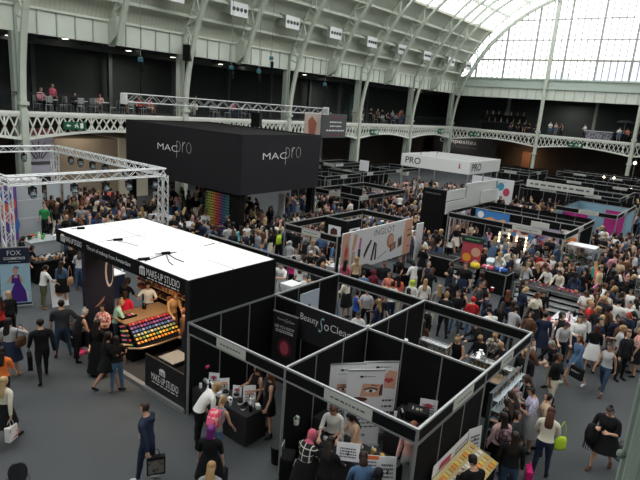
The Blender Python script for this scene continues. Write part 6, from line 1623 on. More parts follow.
# ------------------------------------------------------------------ gallery furniture
def gtable(x, y, label, group, m=None):
    q = thing('cafe_table', label, 'table', (x, y, ZG), 0, group); MB().lathe([(.42, .72), (.42, .75)], n=16).build('tabletop', m or M_white, q); MB().tube([(0, 0, .02), (0, 0, .72)], .035, 8).build('pedestal', M_alu, q); MB().lathe([(.25, 0), (.22, .03)], n=14).build('base', M_alu, q)
def ordinal_things(L_, fmt):
    L_.sort(key=lambda a: proj((a[0], a[1], ZG + .8))[0])
    for k, a in enumerate(L_): yield k, a, fmt % ORD[k]
tb = [(13.2, 35.2), (16.9, 35.0), (19.0, 35.2), (20.4, 35.0), (23.0, 35.4), (27.6, 35.2), (31.0, 35.3), (34.5, 35.4)]
for k, (x, y), lab in ordinal_things(tb, 'round cafe table on the long gallery, %s from the left'): gtable(x, y, lab, 'cafe tables on the long gallery', M_white if k in (1, 2, 3) else M_alu)
m_chm = mat('chair_metal', 'a9adae', .35, .6)
ch = []
for x, y in tb:
    for a in range(3):
        t = a * 2.1 + x; ch.append((x + .78 * math.cos(t), y + .12 + .6 * math.sin(t), t))
ch += [(44.2, 35, 1), (46.1, 35.1, 2), (50.6, 35, 0), (51.6, 35.2, 1), (54.3, 35, 2), (56.0, 35.1, 1), (58.2, 35, 2)]
proto = None
for k, (x, y, t), lab in ordinal_things([c for c in ch if c[1] > YW + .5], 'metal cafe chair on the long gallery, %s from the left'):
    if proto is None: proto = chair(lab, (x, y, ZG), t + PI / 2, m_chm, m_chm, 'metal cafe chairs on the long gallery', name='cafe_chair'); o = proto
    else: o = copy_tree(proto, None, lab); o.location = (x, y, ZG); o.rotation_euler = (0, 0, t + PI / 2)
# dark bottle bar and stalls on the end gallery
q = thing('bar_counter', 'dark shelf unit with rows of bottles on the end gallery', 'shelf unit', (74.6, 28.3, ZG)); MB().box(-.3, .3, -4.2, 2.2, 0, 1.1).build('cabinet', M_black2, q); MB().box(-.35, .35, -4.25, 2.25, 1.1, 1.15).build('worktop', M_char, q); MB().box(.1, .3, -3.6, 2.0, 1.15, 2.1).build('back_shelf', M_black2, q)
mb_ = [mat('bottle_gold', '7a6238', .4), mat('bottle_clear', '5f686c', .3), mat('bottle_white', '8a8a84', .4)]
for k in range(14):
    y = 1.8 - k * .42; q2 = thing('bottle', 'tall bottle on top of the dark gallery shelf unit, %s from the left' % ORD[k], 'bottle', (74.6, 28.3 + y, ZG + 1.15 if k % 2 else ZG + 2.1), 0, 'bottles on the gallery shelf unit'); MB().lathe([(.08, 0), (.08, .34), (.03, .42), (.03, .56)], n=8).build('glass_body', mb_[k * 7 % 3], q2); MB().lathe([(.04, .56), (.04, .61)], n=8).build('cap', M_black2, q2)
q = thing('stall_table', 'cloth covered stall table with grey patterned front on the end gallery', 'table', (73.2, 15.2, ZG)); MB().box(-.3, .5, -1.4, 1.5, 0, .95).build('skirt', mat('stall_grey', '8d8b95', .8, kind='blotch', col2='55545c', scale=4), q); MB().box(-.33, .53, -1.45, 1.55, .95, 1.0).build('tabletop', M_white, q)
for k, (y, c, lab) in enumerate(((13.0, '4a4c50', 'dark parasol frame stall on the right of the end gallery'), (9.8, 'b8703a', 'orange topped stall on the right of the end gallery'))):
    q = thing('market_stall', lab, 'stall', (75.0, y, ZG)); MB().lathe([(1.1, 2.2), (.7, 2.45), (.05, 2.6)], n=8).build('canopy', mat('stall_' + c, c, .7), q); MB().tube([(0, 0, 0), (0, 0, 2.5)], .05, 8).build('pole', M_alu, q); MB().box(-.6, .6, -.9, .9, .0, .9).build('table', M_black2, q)
# pink bag on the floor
q = thing('shoulder_bag', 'small bright pink bag lying on the carpet beside the bench counter', 'bag', tuple(at(82, 354, 0)), .3); MB().box(-.13, .13, -.08, .08, 0, .1).build('bag_body', mat('hot_pink', 'e0447c', .6), q, bevel=.03); MB().tube([(-.1, 0, .09), (0, .03, .2), (.1, 0, .09)], .01, 5).build('strap', mat('deep_pink', 'b82a5c', .6), q)

# labels for small goods: kind, colour and rank along the shelf as the photo shows it
CN = {'white_paint': 'white', 'paint': 'white', 'matte': 'black', 'cream': 'cream', 'yellow': 'yellow', 'straw': 'straw coloured', 'gold': 'gold', 'red': 'red', 'green': 'green', 'orange': 'orange', 'blue': 'blue',
      'c8484c': 'red', 'd98a4a': 'orange', 'e2b25a': 'amber', '8a5a9c': 'purple', '4d6aa8': 'blue', '5f9a6a': 'green', 'b4586e': 'rose', '7a4a34': 'brown', 'e0c8b0': 'cream', '3a3436': 'dark', 'd05a8a': 'pink', 'c9a070': 'tan'}
KN = {'cosmetic_bottle': 'bottle', 'product_box': 'carton', 'cream_pot': 'pot', 'make_up_brush': 'make-up brush'}
for desc, L_ in CLUT.items():
    byk = {}
    for o in L_: byk.setdefault((o['_k'], CN.get(o['_m'], '')), []).append(o)
    for (k, c), M_ in byk.items():
        M_.sort(key=lambda o: proj(o.location)[0])
        for i, o in enumerate(M_):
            o['label'] = ('%s %s %s' % (c, KN[k], desc)).strip() + ('' if len(M_) == 1 else ', %s from left' % ORD[i]) if len(M_) > 1 else 'the only %s %s' % ((c + ' ' + KN[k]).strip(), desc)
            o['group'] = o['group'] + ' (%s)' % KN[k]
            del o['_k']; del o['_m']
# ------------------------------------------------------------------ people near enough to tell apart
PL = []
def Q(*a, **k):
    r = P(*a, **k); PL.append(r); return r
def hold(rf, hand, label, **k):
    p = hand_world(rf[0], rf[1], hand); return carrier_bag(p, rf[0].rotation_euler[2] + k.pop('turn', 1.5), label, **k)
# bottom left
r = Q(40, 318, 8, 'person in black jacket and black trousers walking away across the open carpet', h=1.80, hh=1.80, sex='m', pose='walk', top='black', sl='long', bot='trousers', botc='black', hair='short', hc='dark', girth=1.05)
hold(r, 1, 'black and white carrier bag in the left hand of the walker in black jacket', side=mat('bag_print', 'b9b9b6', .7, kind='blotch', col2='33312f', scale=9), w=.34, h=.42)
Q(61, 300, -4, 'person in charcoal t-shirt and blue jeans seen from behind by the bench counter', h=1.78, sex='m', pose='hip', top='charcoal', sl='short', bot='jeans', botc='jean', hair='short', hc='dark', girth=1.15, shoes='brown')
r = Q(8, 318, -25, 'person in grey top and navy skirt lifting one arm at the left edge', h=1.70, pose='hairup', top='lightgrey', sl='short', bot='skirt', botc='navy', hair='long', hc='dark', girth=1.12, shoes='tan')
p = r[0].location; q = V((CR.x, CR.y, 0)).normalized(); handbag((p.x + q.x * .30, p.y + q.y * .30, .92), r[0].rotation_euler[2] + 1.2, 'brown handbag on the arm of the person in grey top at the left edge', 'brown', w=.34, h=.26, strap=.38)
r = Q(3, 376, -35, 'person in cream cardigan and black skirt with bags at the left edge', h=1.62, pose='walk', top='cream', sl='long', bot='skirt', botc='black', hair='long', hc='fair')
hold(r, 0, 'white and pink carrier bag of the person in cream cardigan', col='white', w=.26, h=.34, side=mat('bag_pinkwhite', 'e6e0e2', .7, kind='blotch', col2='b0304c', scale=6)); hold(r, 1, 'black clutch-like carrier bag low at the left edge', w=.34, h=.2)
Q(1, 346, -20, 'person in orange top cut by the left edge of the photo', h=1.64, pose='walkb', top='orange', sl='short', bot='jeans', botc='dark', hair='long', hc='dark')
Q(8, 291, 20, 'person in dark jacket in front of the purple dress banner', h=1.60, pose='stand', top='dark', sl='long', bot='jeans', botc='black', hair='bob', hc='fair')
Q(-1, 296, 60, 'person in red top cut off at the left edge beside the dress banner', h=1.62, pose='talk', top='red', sl='long', bot='jeans', botc='black', hair='long', hc='brown')
r = Q(61, 261, -30, 'person in blue denim jacket and black skirt at the left counters', h=1.66, pose='stand', top='denim', sl='long', bot='skirt', botc='black', hair='long', hc='brown')
p = r[0].location; handbag((p.x + q.x * .30, p.y + q.y * .30, .8), r[0].rotation_euler[2] + 1.5, 'tan brown handbag hanging beside the denim jacket at the left counters', 'tan', w=.3, h=.26)
Q(46, 265, -60, 'person in white vest and leaf patterned trousers at the left counters', h=1.60, pose='lean', tweak=dict(lean=14), top='white', sl='short', bot='trousers', botc='olive', hair='tail', hc='dark', shoes='tan', sex='f')
Q(80, 248, -10, 'person in grey top and blue jeans leaning on the navy counter', h=1.70, pose='reach', top='lightgrey', sl='short', bot='jeans', botc='denim', hair='long', hc='brown', shoes='tan')
Q(70, 244, 170, 'person in black top serving behind the navy counter', h=1.60, pose='reach', top='black', sl='short', bot='jeans', botc='black', hair='bob', hc='blonde')
Q(33, 246, -120, 'person in black leaning over the long black product table', h=1.64, pose='lean', top='black', sl='mid', bot='jeans', botc='black', hair='long', hc='dark', skin=1)
Q(22, 236, -100, 'person in black behind the dress banner at the long table', h=1.62, pose='phone', top='black', sl='short', bot='jeans', botc='black', hair='long', hc='brown')
Q(44, 204, 150, 'person in green top behind the panels under the truss', h=1.75, sex='m', top='green', sl='short', bot='jeans', botc='dark', hair='short', hc='grey')
# by the make-up stand
Q(108, 331, -80, 'person in short black dress and strappy heels walking right past the make-up stand', h=1.72, hh=1.72, pose='walk', tweak=dict(armR=(8, 30, 75, 20, 0)), top='black', sl='mid', bot='mini', botc='black', hair='long', hc='dark', shoes='black', skin=1)
p = at(110, 357, 1.0); q2 = thing('phone', 'white phone held by the person in short black dress', 'phone', p, .6); MB().box(-.04, .04, -.006, .006, -.075, .075).build('phone_body', M_white, q2, bevel=.004); MB().box(-.034, .034, -.009, -.006, -.06, .06).build('screen', M_black2, q2)
Q(97, 320, -30, 'person in long black coat close behind the walker in short dress', h=1.66, pose='stand', top='black', sl='long', bot='maxi', botc='black', hair='long', hc='dark')
Q(116, 336, 10, 'person in pale jeans half hidden behind the walker in short dress', h=1.60, pose='stand', top='black', sl='short', bot='jeans', botc='denim', hair='long', hc='dark', shoes='tan')
Q(103, 304, 150, 'person in red and white print top at the bench counter', h=1.62, pose='arms', top='salmon', pat='redprint', sl='short', bot='jeans', botc='black', hair='long', hc='dark')
Q(86, 309, -60, 'person in black vest bending over the bench counter', h=1.62, pose='lean', top='black', sl='none', bot='trousers', botc='black', hair='bun', hc='white')
Q(97, 322, 160, 'person in dark top low behind the black coat by the bench counter', h=1.52, hh=1.35, pose='sit', top='dark', sl='short', bot='trousers', botc='black', hair='long', hc='dark')
Q(121, 299, -80, 'person in mint green top leaning on the small side display', h=1.64, pose='reach', top='mint', sl='short', bot='jeans', botc='jean', hair='bun', hc='blonde')
Q(125, 291, -20, 'person in red top at the far side of the display counter', h=1.66, sex='f', pose='stand', top='crimson', sl='short', bot='jeans', botc='dark', hair='bob', hc='brown', girth=1.1)
Q(127, 278, -30, 'person in black top before the product racks in the make-up stand', h=1.68, pose='reach', top='black', sl='short', bot='jeans', botc='black', hair='curly', hc='brown')
Q(148, 282, 175, 'person in white top working behind the display counter', h=1.68, pose='makeup', top='white', sl='short', bot='trousers', botc='black', hair='curly', hc='black', skin=1)
Q(175, 292, -150, 'person in tan cardigan at the right end of the display counter', h=1.70, pose='reach', top='tan', sl='long', bot='jeans', botc='brown', hair='long', hc='ginger')
Q(184, 308, 90, 'person in brown top close to the black corner post of the make-up stand', h=1.58, pose='stand', top='brown', sl='long', bot='jeans', botc='navy', hair='long', hc='ginger')
r = Q(145, 404, 62, 'person in dark blue hooded top and jeans walking on the open carpet', h=1.78, hh=1.76, sex='m', pose='walkb', tweak=dict(legR=(-6, 10, 2), legL=(13, 6, 2), armR=(6, 10, 30, 20, 0), armL=(8, -20, 10, 0, 0)), top='navy', sl='long', bot='jeans', botc='navy', hair='short', hc='brown', girth=1.08, shoes='lightgrey')
carrier_bag(tuple(at(156, 449, .86)), r[0].rotation_euler[2] + 2.1, 'black carrier bag with grey picture held by the walker in hooded top', w=.36, h=.40, side=mat('bag_picture', '6b6764', .7, kind='blotch', col2='201e1e', scale=7))
c, hr_, hf_, hu_ = r[1].head; ch = r[1].chest; hb = MB(); hb.tube([ch[0] + ch[1] * .13 + ch[3] * .14 - ch[2] * .02, ch[0] + ch[3] * .13 - ch[2] * .13, ch[0] - ch[1] * .13 + ch[3] * .14 - ch[2] * .02], [.04, .075, .04], 8); hb.build('hood', cloth('navy'), r[0], smooth=True)
# left booth
Q(221, 387, -70, 'person in white top bending over the black product table', h=1.68, pose='bend', hh=1.38, top='white', sl='mid', bot='jeans', botc='black', hair='bob', hc='blonde', girth=1.1)
r = Q(224, 396, -30, 'person in grey vest wearing a pink backpack at the product table', h=1.60, pose='lean', top='grey', sl='none', bot='jeans', botc='denim', hair='tail', hc='blonde', shoes='lightgrey')
backpack(r[0], r[1], 'bright pink patterned backpack on the person in grey vest', mat('pink_floral', 'd8406a', .7, kind='blotch', col2='e8b0a0', scale=14), mat('pink_strap', 'd8567a', .7))
r = Q(211, 426, -15, 'person in black top and bright purple hair covering behind the backpack wearer', h=1.64, pose='stand', top='black', sl='short', bot='skirt', botc='black', hair='bob', hc='purple', girth=1.1)
r[0]['label'] = 'person in black top behind the pink backpack with a black carrier bag'
hold(r, 0, 'black carrier bag beside the person behind the pink backpack', w=.34, h=.42)
Q(211, 463, -10, 'person in grey top cut by the bottom edge, nearest the product table', h=1.62, pose='phone', top='grey', sl='short', bot='jeans', botc='jean', hair='long', hc='blonde')
Q(258, 364, 120, 'person in sleeveless black dress at the rear of the left booth', h=1.68, pose='talk', top='black', sl='none', bot='mini', botc='black', hair='long', hc='dark', skin=1, shoes='black')
Q(271, 371, 100, 'person in black dress and ankle boots beside the booth partition', h=1.70, pose='talk', top='black', sl='none', bot='mini', botc='black', hair='long', hc='ginger', shoes='boot')
# right booth
Q(334, 405, 170, 'person in white top behind the yellow product table', h=1.66, pose='reach', top='white', sl='mid', bot='trousers', botc='black', hair='long', hc='auburn')
Q(352, 412, 110, 'person in beige vest and black trousers behind the yellow product table', h=1.66, pose='reach', top='beige', sl='none', bot='trousers', botc='black', hair='long', hc='black')
Q(312, 430, -40, 'person in rose headscarf and black coat with white grid lines', h=1.66, pose='reach', top='black', pat='grid', sl='long', bot='skirt', botc='black', hair='scarf', hc='rose', coat=('black', .6), girth=1.08)
Q(331, 437, -20, 'person in black seen from behind between the grid coat and the price card', h=1.66, pose='reach', top='black', sl='long', bot='jeans', botc='black', hair='long', hc='dark')
Q(364, 452, 10, 'person in blue denim jacket before the right booth table', h=1.66, pose='reach', top='denim', sl='long', bot='jeans', botc='jean', hair='bob', hc='brown', girth=1.1)
Q(379, 469, 0, 'person in black hood at the bottom edge below the tall white card', h=1.62, pose='stand', top='black', sl='long', bot='jeans', botc='black', hair='scarf', hc='black')
Q(414, 422, 165, 'person in pale pink jacket standing behind the booth corner post', h=1.68, pose='stand', top='peach', sl='long', bot='trousers', botc='lightgrey', hair='bob', hc='ginger')
Q(475, 456, 40, 'person in black suit jacket and white shirt collar at the bottom edge', h=1.74, sex='m', pose='phone', top='black', sl='long', bot='trousers', botc='black', hair='short', hc='dark')
# customers along the brush rack
Q(529, 375, 110, 'person in black top reading a pink leaflet at the brush rack', h=1.68, pose='phone', top='black', sl='short', bot='jeans', botc='black', hair='long', hc='brown')
p = at(517, 391, 1.1); q2 = thing('leaflet', 'pink and white leaflet held by the reader in black top', 'leaflet', p, 1.0); b_ = MB().box(-.14, .14, -.1, .1, 0, .008).build('sheet', mat('leaflet_pink', 'e6a0b4', .6), q2); MB().box(-.12, .02, -.08, .08, .008, .011).build('print', M_whitep, q2)
Q(534, 387, 100, 'person in lavender floral top holding a red item at the brush rack', h=1.70, pose='phone', top='lavender', pat='floral', sl='short', bot='skirt', botc='grey', hair='bun', hc='dark', girth=1.25, shoes='dark')
p = at(522, 407, 1.05); q2 = thing('compact', 'small red compact held by the person in lavender floral top', 'compact', p); MB().lathe([(.05, 0), (.05, .025)], n=12).build('case', mat('compact_red', 'c8403a', .4), q2); MB().lathe([(.045, .025), (.04, .032)], n=12).build('lid', M_black2, q2)
Q(513, 391, 70, 'person in dark top half hidden between the brush rack and lavender top', h=1.62, pose='reach', top='dark', sl='short', bot='jeans', botc='black', hair='long', hc='brown')
Q(509, 399, 50, 'person in black leaning to the brushes beside the pink top', h=1.58, pose='reach', top='black', sl='short', bot='jeans', botc='black', hair='long', hc='brown')
r = Q(505, 413, 30, 'person in pale pink top wearing a dark flowered backpack', h=1.62, pose='stand', top='palepink', sl='long', bot='jeans', botc='black', hair='long', hc='dark')
backpack(r[0], r[1], 'dark flowered backpack on the person in pale pink top', mat('dark_floral', '3a2f34', .8, kind='blotch', col2='8c6a70', scale=12), M_black2)
Q(518, 411, -110, 'person in dark jacket turned right among the brush rack customers', h=1.60, pose='stand', top='charcoal', sl='long', bot='jeans', botc='black', hair='long', hc='dark')
r = Q(516, 432, 10, 'person in black coat and jeans nearest the camera at the brush rack', h=1.70, pose='stand', top='black', sl='long', bot='jeans', botc='jean', hair='long', hc='dark', girth=1.1)
carrier_bag(tuple(at(531, 462, .85)), .4, 'pink and teal carrier bag hanging low at the bottom edge', col='magenta', w=.3, h=.44, side=mat('bag_pink', 'd04a7c', .7, kind='blotch', col2='3aa0a0', scale=4))
r = Q(552, 408, 0, 'person in cream blouse and dark jeans seen from behind with green bag', h=1.70, pose='phone', top='cream', sl='long', bot='jeans', botc='navy', hair='long', hc='auburn', girth=1.05)
p = r[0].location; handbag((p.x + q.x * .34, p.y + q.y * .34, .72), r[0].rotation_euler[2] + .6, 'lime green handbag beside the cream blouse', 'lime', w=.28, h=.30, strap=.4)
Q(549, 393, 100, 'person in beige top facing left behind the cream blouse', h=1.62, pose='talk', top='beige', sl='mid', bot='jeans', botc='dark', hair='tail', hc='dark')
# right aisle
r = Q(612, 405, 165, 'person in loose black dress with fringed shawl walking to the camera, checking hands', h=1.70, pose='phone', tweak=dict(legR=(16, 6, 3), legL=(-14, 18, 3)), top='black', sl='mid', bot='dress', botc='black', hair='bun', hc='dark', girth=1.28, shoes='brown')
r[0]['label'] = 'person in loose black dress walking towards the camera looking at hands'
p = r[0].location; sh = thing('shawl', 'black fringed shawl over the arm of the loose black dress wearer', 'shawl', (p.x - q.x * .34, p.y - q.y * .34, .72), r[0].rotation_euler[2])
MB().lathe([(.12, 0), (.15, .2), (.1, .42), (.03, .46)], n=10).build('shawl_cloth', cloth('black'), sh, smooth=True); b = MB()
for i in range(14): a = i * .45; b.bar((.11 * math.cos(a), .11 * math.sin(a), .03), (.12 * math.cos(a), .12 * math.sin(a), -.18), .012)
b.build('fringe', cloth('black'), sh); carrier_bag((p.x + q.x * .42, p.y + q.y * .42, .78), 1.0, 'black and grey carrier bag beside the loose black dress', w=.26, h=.34, side=mat('bag_grey', '8f9290', .7))
r = Q(581, 335, 130, 'person in denim jacket with bare legs and black lettered bag', h=1.68, pose='walk', top='denim', sl='long', bot='mini', botc='denim', hair='long', hc='auburn', shoes='white')
carrier_bag(tuple(at(579, 362, 1.0)), r[0].rotation_euler[2] + .2, 'black carrier bag with white lettering before the denim jacket', w=.42, h=.36, text='BEAUTY')
r = Q(611, 343, 160, 'person in pale grey vest with black bag walking in the right aisle', h=1.66, pose='walkb', top='lightgrey', sl='none', bot='crop', botc='jean', hair='bun', hc='dark', shoes='brown', skin=1)
p = r[0].location; handbag((p.x + q.x * .30, p.y + q.y * .30, .72), r[0].rotation_euler[2] + 1.2, 'big black shoulder bag of the person in pale grey vest', 'black', w=.36, h=.34, strap=.42)
Q(598, 325, 10, 'person in black top with white shirt tied round the waist', h=1.66, pose='stand', top='black', sl='mid', bot='skirt', botc='white', hair='bob', hc='auburn', shoes='black')
Q(585, 316, 170, 'person in white cardigan leaning behind the white shirt tied person', h=1.60, pose='lean', top='white', sl='long', bot='jeans', botc='black', hair='bun', hc='brown')
Q(567, 322, -160, 'person in grey t-shirt and black trousers by the white clothed table', h=1.66, pose='reach', top='lightgrey', sl='short', bot='trousers', botc='black', hair='long', hc='black', shoes='white')
Q(546, 312, 10, 'person in long dark navy coat seen from behind left of the white table', h=1.72, sex='m', pose='stand', top='navy', sl='long', bot='trousers', botc='dark', hair='short', hc='dark', coat=('navy', .5))
Q(630, 312, 160, 'person in navy dress holding a phone near the right edge', h=1.68, pose='phone', top='navy', sl='short', bot='maxi', botc='navy', hair='long', hc='red')
Q(642, 328, 100, 'person in white and red top cut by the right edge', h=1.66, pose='talk', top='red', pat='redprint', sl='short', bot='skirt', botc='black', hair='long', hc='blonde')
Q(603, 315, 0, 'person in black jacket with pale hem behind the white shirt tied person', h=1.62, pose='stand', top='black', sl='long', bot='skirt', botc='lightgrey', hair='long', hc='fair')
# brush counter staff
Q(458, 336, 165, 'person in black vest serving behind the left brush case', h=1.66, pose='reach', top='black', sl='none', bot='trousers', botc='black', hair='bun', hc='blonde')
Q(481, 335, 150, 'person in dark shirt bending at the middle of the brush counter', h=1.60, pose='reach', top='black', sl='long', bot='trousers', botc='black', hair='short', hc='tan', skin=1)
Q(496, 332, 170, 'person in leopard-like brown print top at the brush counter', h=1.64, pose='reach', top='brown', pat='leaf', sl='long', bot='trousers', botc='black', hair='bun', hc='blonde')
Q(502, 342, 120, 'person in dark top low at the right end of the brush counter', h=1.56, pose='reach', top='dark', sl='long', bot='trousers', botc='black', hair='short', hc='blonde')
# aisle behind the long rear fascia
for hx, hy, dg, lab, kw in (
    (358, 290, -60, 'person in sleeveless royal blue top behind the script banner', dict(pose='arms', top='blue', sl='none', bot='jeans', botc='dark', hair='bun', hc='brown')),
    (368, 288, 170, 'person in grey white top with dark cardigan in the rear aisle', dict(pose='talk', top='lightgrey', sl='short', bot='jeans', botc='dark', hair='long', hc='dark')),
    (379, 299, 70, 'person in navy jacket turned left in the rear aisle', dict(pose='talk', top='navy', sl='long', bot='jeans', botc='navy', hair='long', hc='blonde')),
    (359, 311, 170, 'person in black and white top low in front of the blue top', dict(pose='phone', top='white', sl='short', bot='jeans', botc='black', hair='short', hc='black')),
    (390, 272, 160, 'person in salmon top and white trousers at the make-up desks', dict(pose='arms', top='salmon', sl='short', bot='trousers', botc='white', hair='long', hc='brown')),
    (399, 275, 20, 'person in coral top and cream trousers at the make-up desks', dict(pose='stand', top='coral', sl='short', bot='trousers', botc='cream', hair='long', hc='black')),
    (413, 280, -20, 'person in lime headscarf at the make-up desks', dict(pose='stand', top='white', sl='long', bot='jeans', botc='dark', hair='scarf', hc='lime')),
    (409, 288, 5, 'person in black with cropped trousers in the rear aisle', dict(pose='stand', top='black', sl='short', bot='crop', botc='black', hair='long', hc='dark')),
    (426, 279, 0, 'person in white lace-like top in the rear aisle seen from behind', dict(pose='stand', top='white', sl='short', bot='jeans', botc='dark', hair='long', hc='blonde')),
    (433, 268, -30, 'person in black top right of the white lace-like top', dict(pose='reach', top='black', sl='short', bot='jeans', botc='black', hair='bob', hc='auburn')),
    (440, 285, 10, 'person in grey top before the stepped tray cabinet', dict(pose='stand', top='grey', sl='short', bot='trousers', botc='cream', hair='long', hc='blonde')),
    (448, 287, -15, 'person in black top with pale trousers before the stepped tray cabinet', dict(pose='stand', top='black', sl='short', bot='trousers', botc='beige', hair='long', hc='brown')),
    (459, 291, 170, 'person in black t-shirt and blue jeans in the rear aisle', dict(pose='talk', top='black', sl='short', bot='jeans', botc='denim', hair='bun', hc='brown')),
    (454, 277, 10, 'person in black seen from behind at the stepped tray cabinet', dict(pose='reach', top='black', sl='short', bot='jeans', botc='black', hair='long', hc='black')),
    (474, 297, 10, 'person in red top and red cap at the rear fascia', dict(pose='stand', top='red', sl='short', bot='jeans', botc='denim', hair='cap', hc='redcap')),
    (490, 303, 20, 'person in dark denim jacket right of the red cap', dict(pose='stand', top='navy', sl='long', bot='jeans', botc='dark', hair='long', hc='dark')),
    (503, 302, -20, 'person in black top second right of the red cap', dict(pose='reach', top='black', sl='long', bot='jeans', botc='black', hair='long', hc='dark')),
    (517, 306, -30, 'person in pale grey top leaning forward right of the black tops', dict(pose='reach', top='lightgrey', sl='long', bot='jeans', botc='dark', hair='tail', hc='dark')),
    (532, 312, 150, 'person in white vest and brown jacket left of the navy coat', dict(pose='talk', top='brown', sl='long', bot='jeans', botc='dark', hair='long', hc='brown')),
    (424, 246, -40, 'person in short black dress standing by the black plinth', dict(pose='talk', top='black', sl='short', bot='mini', botc='black', hair='tail', hc='blonde')),
    (346, 260, -20, 'person in pink top at the pictured end of the cosmetics board', dict(pose='stand', top='rose', sl='short', bot='jeans', botc='dark', hair='long', hc='black')),
    (357, 257, 20, 'person in beige grey top before the cosmetics board', dict(pose='stand', top='beige', sl='long', bot='jeans', botc='dark', hair='curly', hc='blonde')),
    (364, 271, 10, 'person in blue denim top leaning before the cosmetics board', dict(pose='reach', top='denim', sl='long', bot='jeans', botc='dark', hair='bun', hc='dark')),
    (374, 270, 15, 'person in maroon headscarf before the cosmetics board', dict(pose='stand', top='maroon', sl='long', bot='skirt', botc='black', hair='scarf', hc='maroon')),
    (290, 241, -20, 'person in grey hooded top inside the island stand', dict(pose='stand', top='lightgrey', sl='long', bot='jeans', botc='dark', hair='scarf', hc='lightgrey')),
    (294, 256, 10, 'person in magenta shirt in front of the island stand', dict(pose='stand', top='magenta', sl='long', bot='jeans', botc='black', hair='long', hc='dark')),
    (301, 262, -10, 'person in white top right of the magenta shirt', dict(pose='stand', top='white', sl='short', bot='jeans', botc='dark', hair='long', hc='auburn')),
    (311, 251, 160, 'person in black top with grey hair covering at the island stand table', dict(pose='makeup', top='black', sl='short', bot='jeans', botc='black', hair='bob', hc='white')),
    (322, 249, 70, 'person in dark grey top doing make-up inside the island stand', dict(pose='makeup', top='charcoal', sl='short', bot='jeans', botc='black', hair='short', hc='brown', sex='m')),
    (280, 230, 0, 'person in black with lime yellow bag before the island stand', dict(pose='stand', top='black', sl='long', bot='jeans', botc='black', hair='short', hc='dark', sex='m')),
    (241, 226, 10, 'person in aqua top at the rear of the white roofed stand', dict(pose='stand', top='aqua', sl='short', bot='jeans', botc='dark', hair='long', hc='brown')),
    (229, 224, 10, 'person in pale grey top left of the aqua top', dict(pose='stand', top='lightgrey', sl='short', bot='jeans', botc='dark', hair='short', hc='brown', sex='m')),
    (281, 262, 140, 'person in white tunic at the treatment machine', dict(pose='makeup', top='white', sl='short', bot='trousers', botc='white', hair='short', hc='brown', sex='m')),
    (306, 274, 20, 'person in white with grey hair near the booth divider', dict(pose='sit', top='white', sl='long', bot='trousers', botc='lightgrey', hair='short', hc='grey', sex='m')),
    (485, 281, 170, 'person in strappy black top with red cup behind the corner counter', dict(pose='talk', top='black', sl='none', bot='jeans', botc='black', hair='long', hc='auburn')),
    (593, 244, 5, 'person in pale blue shirt seen from behind at the showcase', dict(pose='reach', top='lavender', sl='long', bot='trousers', botc='dark', hair='short', hc='dark', sex='m', girth=1.2)),
    (596, 262, 10, 'person in teal top leaning over the white table at right', dict(pose='lean', top='teal', sl='none', bot='jeans', botc='dark', hair='long', hc='blonde')),
    (553, 256, 150, 'person in white top with golden curls before the wide right stand', dict(pose='sit', top='white', sl='short', bot='jeans', botc='dark', hair='curly', hc='blonde')),
    (560, 270, 160, 'person in cream cardigan behind the right half of the long counter', dict(pose='reach', top='cream', sl='long', bot='jeans', botc='dark', hair='long', hc='black')),
    (548, 267, 150, 'person in white patterned top behind the long make-up counter', dict(pose='reach', top='white', pat='leaf', sl='mid', bot='jeans', botc='dark', hair='long', hc='brown')),
    (538, 263, 60, 'person in black jacket behind the left half of the long counter', dict(pose='talk', top='black', sl='long', bot='jeans', botc='dark', hair='long', hc='blonde')),
    (529, 262, -50, 'person in grey top behind the left half of the long counter', dict(pose='talk', top='lightgrey', sl='long', bot='jeans', botc='dark', hair='long', hc='blonde')),
    (577, 272, -20, 'person in denim jacket at the right end of the long counter', dict(pose='stand', top='jean', sl='long', bot='jeans', botc='dark', hair='long', hc='dark')),
    (613, 280, 160, 'person in black top facing the camera right of the pink display', dict(pose='stand', top='black', sl='short', bot='jeans', botc='black', hair='long', hc='dark', skin=3)),
    (631, 268, 60, 'person in pale pink top by the jar showcase at right', dict(pose='talk', top='pink', sl='short', bot='jeans', botc='black', hair='long', hc='brown')),
    (516, 228 + 14, 170, 'person in black before the large blue poster', dict(pose='stand', top='black', sl='short', bot='jeans', botc='black', hair='long', hc='brown')),
    (393, 212, 20, 'person in bright red coat in the aisle behind the island stand', dict(pose='stand', top='red', sl='long', bot='jeans', botc='dark', hair='long', hc='dark', coat=('red', .7))),
    (350, 200, 60, 'person in white shirt at the corner of the middle framed stand', dict(pose='reach', top='white', sl='short', bot='jeans', botc='dark', hair='short', hc='dark', sex='m')),
    (111, 188, 5, 'person in bright coral red top under the truss lights', dict(pose='talk', top='coral', sl='short', bot='jeans', botc='black', hair='short', hc='brown', sex='m')),
    (107, 203, 10, 'person in dark blue denim shirt under the truss lights', dict(pose='stand', top='jean', sl='long', bot='jeans', botc='dark', hair='short', hc='brown', sex='m')),
    (82, 205, 170, 'person in grey t-shirt facing the camera under the truss', dict(pose='stand', top='grey', sl='short', bot='jeans', botc='dark', hair='short', hc='brown', sex='m')),
    (142, 207, 20, 'person in cream top behind the white roof edge', dict(pose='stand', top='cream', sl='short', bot='jeans', botc='dark', hair='long', hc='blonde')),
    (105, 219, 0, 'person in bright green top at the back of the white roof', dict(pose='phone', top='green', sl='long', bot='jeans', botc='dark', hair='short', hc='blonde')),
    (97, 214, 5, 'person in royal blue top at the back of the white roof', dict(pose='phone', top='blue', sl='long', bot='jeans', botc='dark', hair='long', hc='brown'))):
    kw.setdefault('h', 1.66 if kw.get('sex', 'f') == 'f' else 1.76); near = hx > 330 and hy > 255 or hy > 270
    Q(hx, hy, dg, lab, near=near, face=False if not near else None, **kw)
p = PL[-28][0].location
